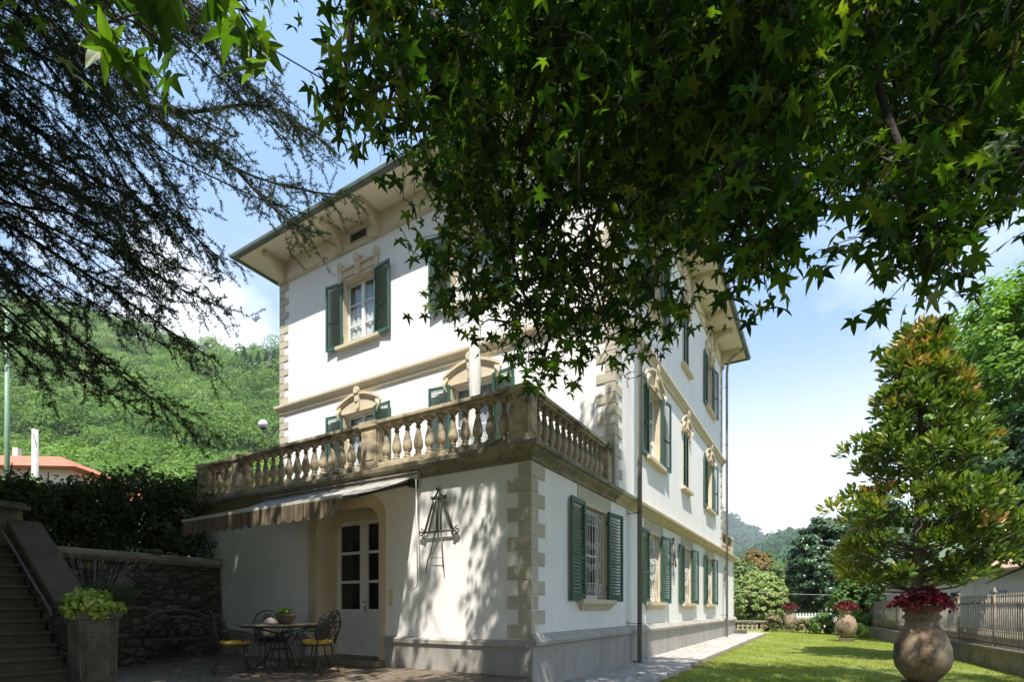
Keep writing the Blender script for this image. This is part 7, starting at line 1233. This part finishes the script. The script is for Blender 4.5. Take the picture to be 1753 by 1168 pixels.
for u in np.arange(.37, .66, .0075):
    for d in np.arange(230, 770, 14): uu = u + RNG.uniform(-.004, .004); dd = d + RNG.uniform(-6, 6); x, y = wpos(uu, dd); pp.append((x, y, fB(uu, dd), dd))
print('right trees', len(pp))
forest('forest', np.array(pp), 40, 5.5, 2.6, L_FARF, 'dark wooded slope of the nearer right hill', 1.2)
pp = []
for u in np.arange(.36, .62, .0055):
    for d in np.arange(800, 1720, 26): uu = u + RNG.uniform(-.003, .003); dd = d + RNG.uniform(-12, 12); x, y = wpos(uu, dd); pp.append((x, y, fA(uu, dd), dd))
forest('forest', np.array(pp), 26, 9, 6, L_FARF, 'hazy blue green wooded slope of the farthest hill', 1.2)

# ------------------------------------------------------------------ cedar, left
def resample(line, step):
    pts = [Vector(p) for p in line]; out = []
    for a, b in zip(pts, pts[1:]):
        n = max(1, int((b - a).length / step))
        for i in range(n): out.append(a.lerp(b, i / n))
    out.append(pts[-1]); return out
def bend(line):   # Catmull-Rom through the points
    P = [Vector(p) for p in line]; P = [P[0] * 2 - P[1]] + P + [P[-1] * 2 - P[-2]]; out = []
    for i in range(1, len(P) - 2):
        for k in range(6):
            t = k / 6; a, b, c, d = P[i - 1:i + 3]
            out.append(.5 * ((2 * b) + (c - a) * t + (2 * a - 5 * b + 4 * c - d) * t * t + (3 * b - a - 3 * c + d) * t ** 3))
    out.append(P[-2]); return out
ct = empty('cedar_tree', (-13.0, -6.6, 2.12), 0, 'big cedar with dark drooping needled boughs reaching in from the left', 'tree')
off = Vector((-13.0, -6.6, 2.12))
mb = MB(); mb.tube([(0, 0, 0), (.1, .1, 5), (0, .2, 10), (.1, 0, 17), (0, 0, 21)], [.6, .5, .4, .2, .05], 14); mb.build('trunk', DBARK, ct)
# boughs outside the picture that carry the rest of the crown
OUT = []
for k in range(44):
    a = radians(-110 + k * 47 % 200); z = 5.5 + (k * 1.37) % 10; L_ = 9.3 - .3 * (z - 5)
    OUT.append([(-13, -6.6, z + 1), (-13 + L_ * .5 * cos(a), -6.6 + L_ * .5 * sin(a), z + 1.4), (-13 + L_ * cos(a), -6.6 + L_ * sin(a), z)])
def in_view(p, pad=0.0):
    r = Vector(p) - CAM; d = r.dot(FW); 
    if d < .5: return False
    u = r.dot(RT) / d; v = r.z / d
    return -1.02 - pad < u < 1.0 + pad and -.2 < v < 1.2 + pad
tuft_p = []; tuft_d = []; limb_mb = MB(); twig_mb = MB()
crng = random.Random(9)
def bough(line, r0, dense, twl, big=False):
    c = bend(line); n = len(c)
    limb_mb.tube([p - off for p in c], [r0 * (1 - i / n) + .008 for i in range(n)], 7)
    s = resample(c, .10 if not big else .3); m = len(s)
    for i, p in enumerate(s):
        f = i / m; d = (s[min(i + 1, m - 1)] - s[max(i - 1, 0)]).normalized()
        for q in range(dense):
            side = d.cross(Vector((0, 0, 1))).normalized() * crng.choice((-1, 1))
            v = (side * crng.uniform(.1, .8) + d * crng.uniform(.35, 1.2) + Vector((0, 0, crng.uniform(-.75, .75)))).normalized()
            L = twl * crng.uniform(.2, 1) ** 1.3 * (1 - .45 * f)
            e1 = p + v * L * .5 + Vector((0, 0, -.02)); e2 = p + v * L + Vector((0, 0, -.16 * L - .05))
            if not big: twig_mb.tube([p - off, e1 - off, e2 - off], [.007, .005, .0025], 4, cap=False)
            k = max(3, int(L / (.036 if not big else .16)))
            for j in range(1, k + 1):
                t = j / k; a = p.lerp(e1, t * 2) if t < .5 else e1.lerp(e2, t * 2 - 1)
                j_ = Vector((crng.gauss(0, .02), crng.gauss(0, .02), crng.gauss(0, .015)))
                tuft_p.append(a + j_); tuft_d.append(v)
                if not big and crng.random() < .20:    # side shoots
                    w = (v + Vector((crng.gauss(0, .8), crng.gauss(0, .8), crng.gauss(-.1, .8)))).normalized()
                    for z in range(1, crng.choice((4, 6, 9))): tuft_p.append(a + w * .034 * z); tuft_d.append(w)
for i, l in enumerate(CEDAR): bough(l, .03 if i % 3 == 0 else .018, 2 if i % 3 == 0 else 1, 1.25)
nv = len(tuft_p)
limb_mb.build('bough', DBARK, ct); twig_mb.build('twig', DBARK, ct)
def needles(P, D, n, ln, w, name):
    P = np.array([tuple(p) for p in P]); D = np.array([tuple(d) for d in D]); idx = np.repeat(np.arange(len(P)), n)
    dirs = rdir(len(idx)) + D[idx] * .35; dirs[:, 2] += .15
    return scatter(name, [(-w, 0, 0), (w, 0, 0), (0, 1, .03)], [(0, 1, 2)], P[idx], frames(rdir(len(idx)), dirs), ln * RNG.uniform(.6, 1.2, len(idx)), L_CEDAR, ct, .5 * RNG.random(len(P))[idx] + .5 * RNG.random(len(idx)))
print('tufts', nv)
needles(tuft_p, tuft_d, 9, .05, .11, 'needles')
tuft_p, tuft_d = [], []; limb_mb = MB(); twig_mb = MB()
for l in OUT: bough(l, .12, 4, 1.9, True)
keep = [i for i, p in enumerate(tuft_p) if not in_view(p, .22)]
print('outer', len(tuft_p), len(keep))
mb2 = MB()
for l in OUT:
    c = [p - off for p in bend(l) if not in_view(p)]
    if len(c) > 2: mb2.tube(c, [.12 * (1 - i / len(c)) + .01 for i in range(len(c))], 6)
mb2.build('bough', DBARK, ct)
keep_p = [tuple(tuft_p[i]) for i in keep]; nn_ = 0
while nn_ < 1900:      # the crown's own mass beyond the left of the picture
    z = crng.uniform(5.5, 16); s_ = crng.uniform(-7.5, 1.9); q_ = crng.uniform(-14, -2.2); x = q_ + .18 * z; y = s_ - .495 * z
    if (x + 13) ** 2 + (y + 6.6) ** 2 > 11.2 ** 2 or in_view((x, y, z), .3): continue
    keep_p += [(x + crng.gauss(0, .3), y + crng.gauss(0, .3), z + crng.gauss(0, .15)) for _ in range(8)]; nn_ += 1
P = np.array(keep_p); idx = np.repeat(np.arange(len(P)), 5)
scatter('outer_foliage', OVAL_V, LEAF_F, P[idx] + rdir(len(idx)) * .08, frames(rdir(len(idx)) + np.array([0, 0, .8]), rdir(len(idx))), RNG.uniform(.12, .24, len(idx)), L_CEDAR, ct)

# unseen trees added behind the viewpoint to keep sky light off the terrace
for i, (x, y, r, h) in enumerate(((-9, -19, 4.6, 10), (-1, -21, 5.0, 11), (8, -20, 4.8, 10), (15.5, -13, 4.4, 10), (-17, -13, 4.5, 11))):
    t = empty('garden_tree', (x, y, -.1), 0, ['unseen tree added behind the cedar to block sky light', 'unseen tree added behind the viewpoint to block sky light', 'unseen tree added behind the sweetgum trunk to block sky light', 'unseen tree added beyond the near end of the fence to block sky light', 'unseen tree added behind the upper garden to block sky light'][i], 'tree')
    mb = MB(); mb.tube([(0, 0, 0), (.1, 0, h * .4), (0, 0, h * .8)], [.3, .24, .06], 9); mb.build('trunk', BARK, t)
    p, n, idx = crown_pts((x, y, h * .55), (r, r, h * .5), 260, 40, 1.0, .6)
    scatter('crown', OVAL_V, LEAF_F, p, frames(n, rdir(len(p))), .42, L_DARK, t)

# ------------------------------------------------------------------ sweetgum overhead
gt = empty('sweetgum_tree', (7.2, -9.6, -.06), 0, 'sweetgum canopy of star shaped leaves hanging over the top of the view', 'tree')
goff = Vector((7.2, -9.6, -.06))
mb = MB(); mb.tube([(0, 0, -.2), (-.1, .1, 2), (0, .3, 5), (-.2, .5, 9), (-.1, .4, 13)], [.34, .28, .23, .16, .05], 14); mb.build('trunk', BARK, gt)
LIMBS = [[(7.1, -9.3, 4.6), (5.6, -7.6, 6.3), (3.6, -5.4, 7.1), (1.8, -3.2, 6.7), (.4, -1.8, 5.6)],
         [(7.0, -9.1, 5.4), (6.2, -6.9, 6.9), (5.6, -4.4, 7.0), (4.9, -2.2, 6.0), (4.4, -1.0, 5.0)],
         [(7.1, -9.2, 3.9), (6.9, -7.3, 5.0), (6.6, -5.1, 5.4), (6.4, -3.4, 4.9), (6.3, -2.2, 4.2)],
         [(7.0, -9.2, 5.0), (4.6, -7.9, 6.4), (2.4, -6.3, 6.6), (1.4, -4.7, 6.4), (.5, -3.3, 5.8)],
         [(7.0, -9.1, 6.6), (4.4, -5.8, 9.0), (2.2, -2.6, 9.4), (.8, -.6, 8.7)],
         [(7.0, -9.1, 7.4), (6.2, -4.8, 9.6), (4.8, -1.2, 9.6), (3.8, 1.2, 8.8)],
         [(7.0, -9.1, 5.8), (3.6, -8.6, 8.0), (0.4, -7.6, 8.6), (-2.2, -6.2, 8.0)],
         [(2.86, -2.88, 6.14), (2.69, -3.10, 4.96), (2.47, -3.12, 4.41), (2.18, -3.06, 3.88), (2.17, -2.71, 3.44)],
         [(3.32, -2.96, 5.70), (3.09, -2.98, 4.66), (3.17, -3.05, 3.92), (3.33, -3.07, 3.39)],
         [(2.11, -3.21, 6.19), (2.04, -3.26, 5.34), (1.67, -3.13, 4.80), (1.42, -2.93, 4.23), (1.58, -2.71, 3.50)],
         [(3.89, -2.85, 5.44), (3.95, -2.81, 4.47), (4.11, -2.95, 3.66), (4.21, -3.01, 3.16)],
         [(1.24, -3.61, 6.41), (1.09, -3.82, 5.43), (1.09, -4.06, 4.56)],
         [(1.10, -4.28, 5.66), (1.11, -4.39, 4.79), (1.14, -4.49, 4.11)]]
mb = MB(); limb_pts = []
for l in LIMBS:
    c = bend(l); n = len(c); mb.tube([p - goff for p in c], [(.085 if (l[0][0] > 6.8) else .02) * (1 - i / n) ** .8 + .008 for i in range(n)], 8); limb_pts += resample(c, .12)
mb.build('limb', DBARK, gt)
lp_ = np.array([tuple(p) for p in limb_pts])
grng = random.Random(3)
Pp, Yd, Nn, Sz, Tn = [], [], [], [], []
NET = np.zeros((20000, 3)); NN = len(lp_); NET[:NN] = lp_
def grow(ps):
    global NN
    for p in ps: NET[NN] = tuple(p); NN += 1
def spray(c, r, k, size, tw, tlo=0, thi=1, th=1.0):
    """a drooping twig that ends in the spray, with leaves hung from it"""
    c = Vector(c); w = np.linalg.norm(NET[:NN] - np.array(c), axis=1) + .35 * np.abs(c.z - NET[:NN, 2]); j = int(np.argmin(w)); a = Vector(NET[j])
    m = a.lerp(c, .5) + Vector((grng.uniform(-.06, .06), grng.uniform(-.06, .06), .05)); tip = c + Vector((grng.uniform(-.1, .1), grng.uniform(-.1, .1), -r * .8))
    if size > .1 and any(in_view(q_, .02) and (q_ - CAM).dot(RT) / (q_ - CAM).dot(FW) < .03 for q_ in (a, m, c)): return
    tw.tube([a - goff, m - goff, c - goff, tip - goff], [.011 * th, .008 * th, .005 * th, .002], 5, cap=False)
    sub = [c]
    for _ in range(3): sub.append(c + Vector((grng.gauss(0, r * .6), grng.gauss(0, r * .6), grng.gauss(-r * .1, r * .5))))
    grow((a.lerp(m, .5), m, m.lerp(c, .5), c))
    for q in sub[1:]: tw.tube([m.lerp(c, .6) - goff, q - goff], [.004, .002], 4, cap=False)
    for i in range(k):
        b = sub[grng.randrange(4)]; p = b + Vector((grng.gauss(0, r * .34), grng.gauss(0, r * .34), grng.gauss(-.03, r * .36)))
        az = grng.uniform(0, 2 * pi); tilt = grng.uniform(.1, 1.0)
        yd = Vector((cos(az) * tilt, sin(az) * tilt, -grng.uniform(.35, 1.0)))
        n = Vector((grng.gauss(0, .6), grng.gauss(0, .6), grng.uniform(.35, 1.0)))
        Pp.append(tuple(p)); Yd.append(tuple(yd)); Nn.append(tuple(n)); Sz.append(size * grng.uniform(.62, 1.2)); Tn.append(grng.uniform(tlo, thi))
tw = MB()
SPRAYS.sort(key=lambda s: float(np.min(np.linalg.norm(lp_ - np.array(s[:3]), axis=1))))
for (x, y, z, r, k) in SPRAYS: spray((x, y, z), r, int(k * .86), .092, tw)
for (x, y, z) in NEAR: spray((x, y, z + .05), .06, 3, .10, tw, .5, .85, .35)
print('vis leaves', len(Pp))
def flush(name):
    global Pp, Yd, Nn, Sz, Tn
    a_, y_, n_, s2, t2 = map(np.array, (Pp, Yd, Nn, Sz, Tn)); k_ = RNG.random(len(a_)) < .42; R_ = frames(n_, y_)
    for msk, tv_ in ((~k_, STAR_V), (k_, CURL_V)):
        o = scatter(name, tv_, STAR_F, a_[msk], R_[msk], s2[msk], L_GUM, gt, t2[msk])
    Pp, Yd, Nn, Sz, Tn = [], [], [], [], []; return o
flush('crown')
# upper crown, above the frame: it shades the terrace and the ground floor
n_up = 0
while n_up < 900:
    z = grng.uniform(5.5, 12.5); s_ = grng.uniform(-6, 5.9); q_ = grng.uniform(-4.5, 7); x = q_ + .18 * z; y = s_ - .495 * z
    if n_up > 740: q_ = grng.uniform(-.9, .8); s_ = grng.uniform(1.6, 5.9); x = q_ + .18 * z; y = s_ - .495 * z
    elif q_ < -.3 and s_ > -1.0 and grng.random() < .62: continue
    if s_ > 2.1 and q_ < -1.2: continue
    if abs(s_ + 4.4) < .9 and abs(q_ - 2.1) < 1.1: continue
    if (Vector((x, y)) - Vector((6.2, -7.5))).length > 11: continue
    if in_view((x, y, z)) and not (in_view((x, y, z)) and z > 7.2 and (Vector((x, y, z)) - CAM).dot(RT) / max(.5, (Vector((x, y, z)) - CAM).dot(FW)) > .02): continue
    if in_view((x, y, z)) and (z - CAM.z) / (Vector((x, y, z)) - CAM).dot(FW) < .86: continue
    spray((x, y, z), .45, 38, .12, tw); n_up += 1
print('upper leaves', len(Pp))
flush('upper_crown'); tw.build('twig', DBARK, gt)

N = 420; fx = RNG.uniform(-5, 6.8, N); fy = np.where(fx < 0, RNG.uniform(-5, -.1, N), RNG.uniform(-2, 20, N)); fz = np.where(fx < 0, .182, np.where(fx < 1.27, .012, -.02))
fl = scatter('fallen_leaves', STAR_V, STAR_F, np.stack([fx, fy, fz], 1), frames(rdir(N) * .25 + np.array([0, 0, 1]), rdir(N)), RNG.uniform(.03, .06, N), leafmat('fallen_leaf', [(0, (.16, .08, .03)), (.6, (.28, .17, .06)), (1, (.2, .2, .05))], .1), None)
tag(fl, 'scattered small fallen leaves on lawn and paving', 'fallen leaves', kind='stuff')

# ------------------------------------------------------------------ summer air
m = bpy.data.materials.new('air'); m.use_nodes = True; t_ = m.node_tree; t_.nodes.clear()
o_ = t_.nodes.new('ShaderNodeOutputMaterial'); v_ = t_.nodes.new('ShaderNodeVolumePrincipled')
v_.inputs['Color'].default_value = (.86, .92, 1, 1); v_.inputs['Density'].default_value = .00027; v_.inputs['Anisotropy'].default_value = .2
t_.links.new(v_.outputs[0], o_.inputs['Volume'])
mb = MB(); mb.box(-1900, 1900, -700, 2600, -1.6, 420); hzb = mb.build('haze', m); tag(hzb, 'thin blue summer haze over the valley', 'haze', kind='stuff')
SC.cycles.volume_bounces = 0
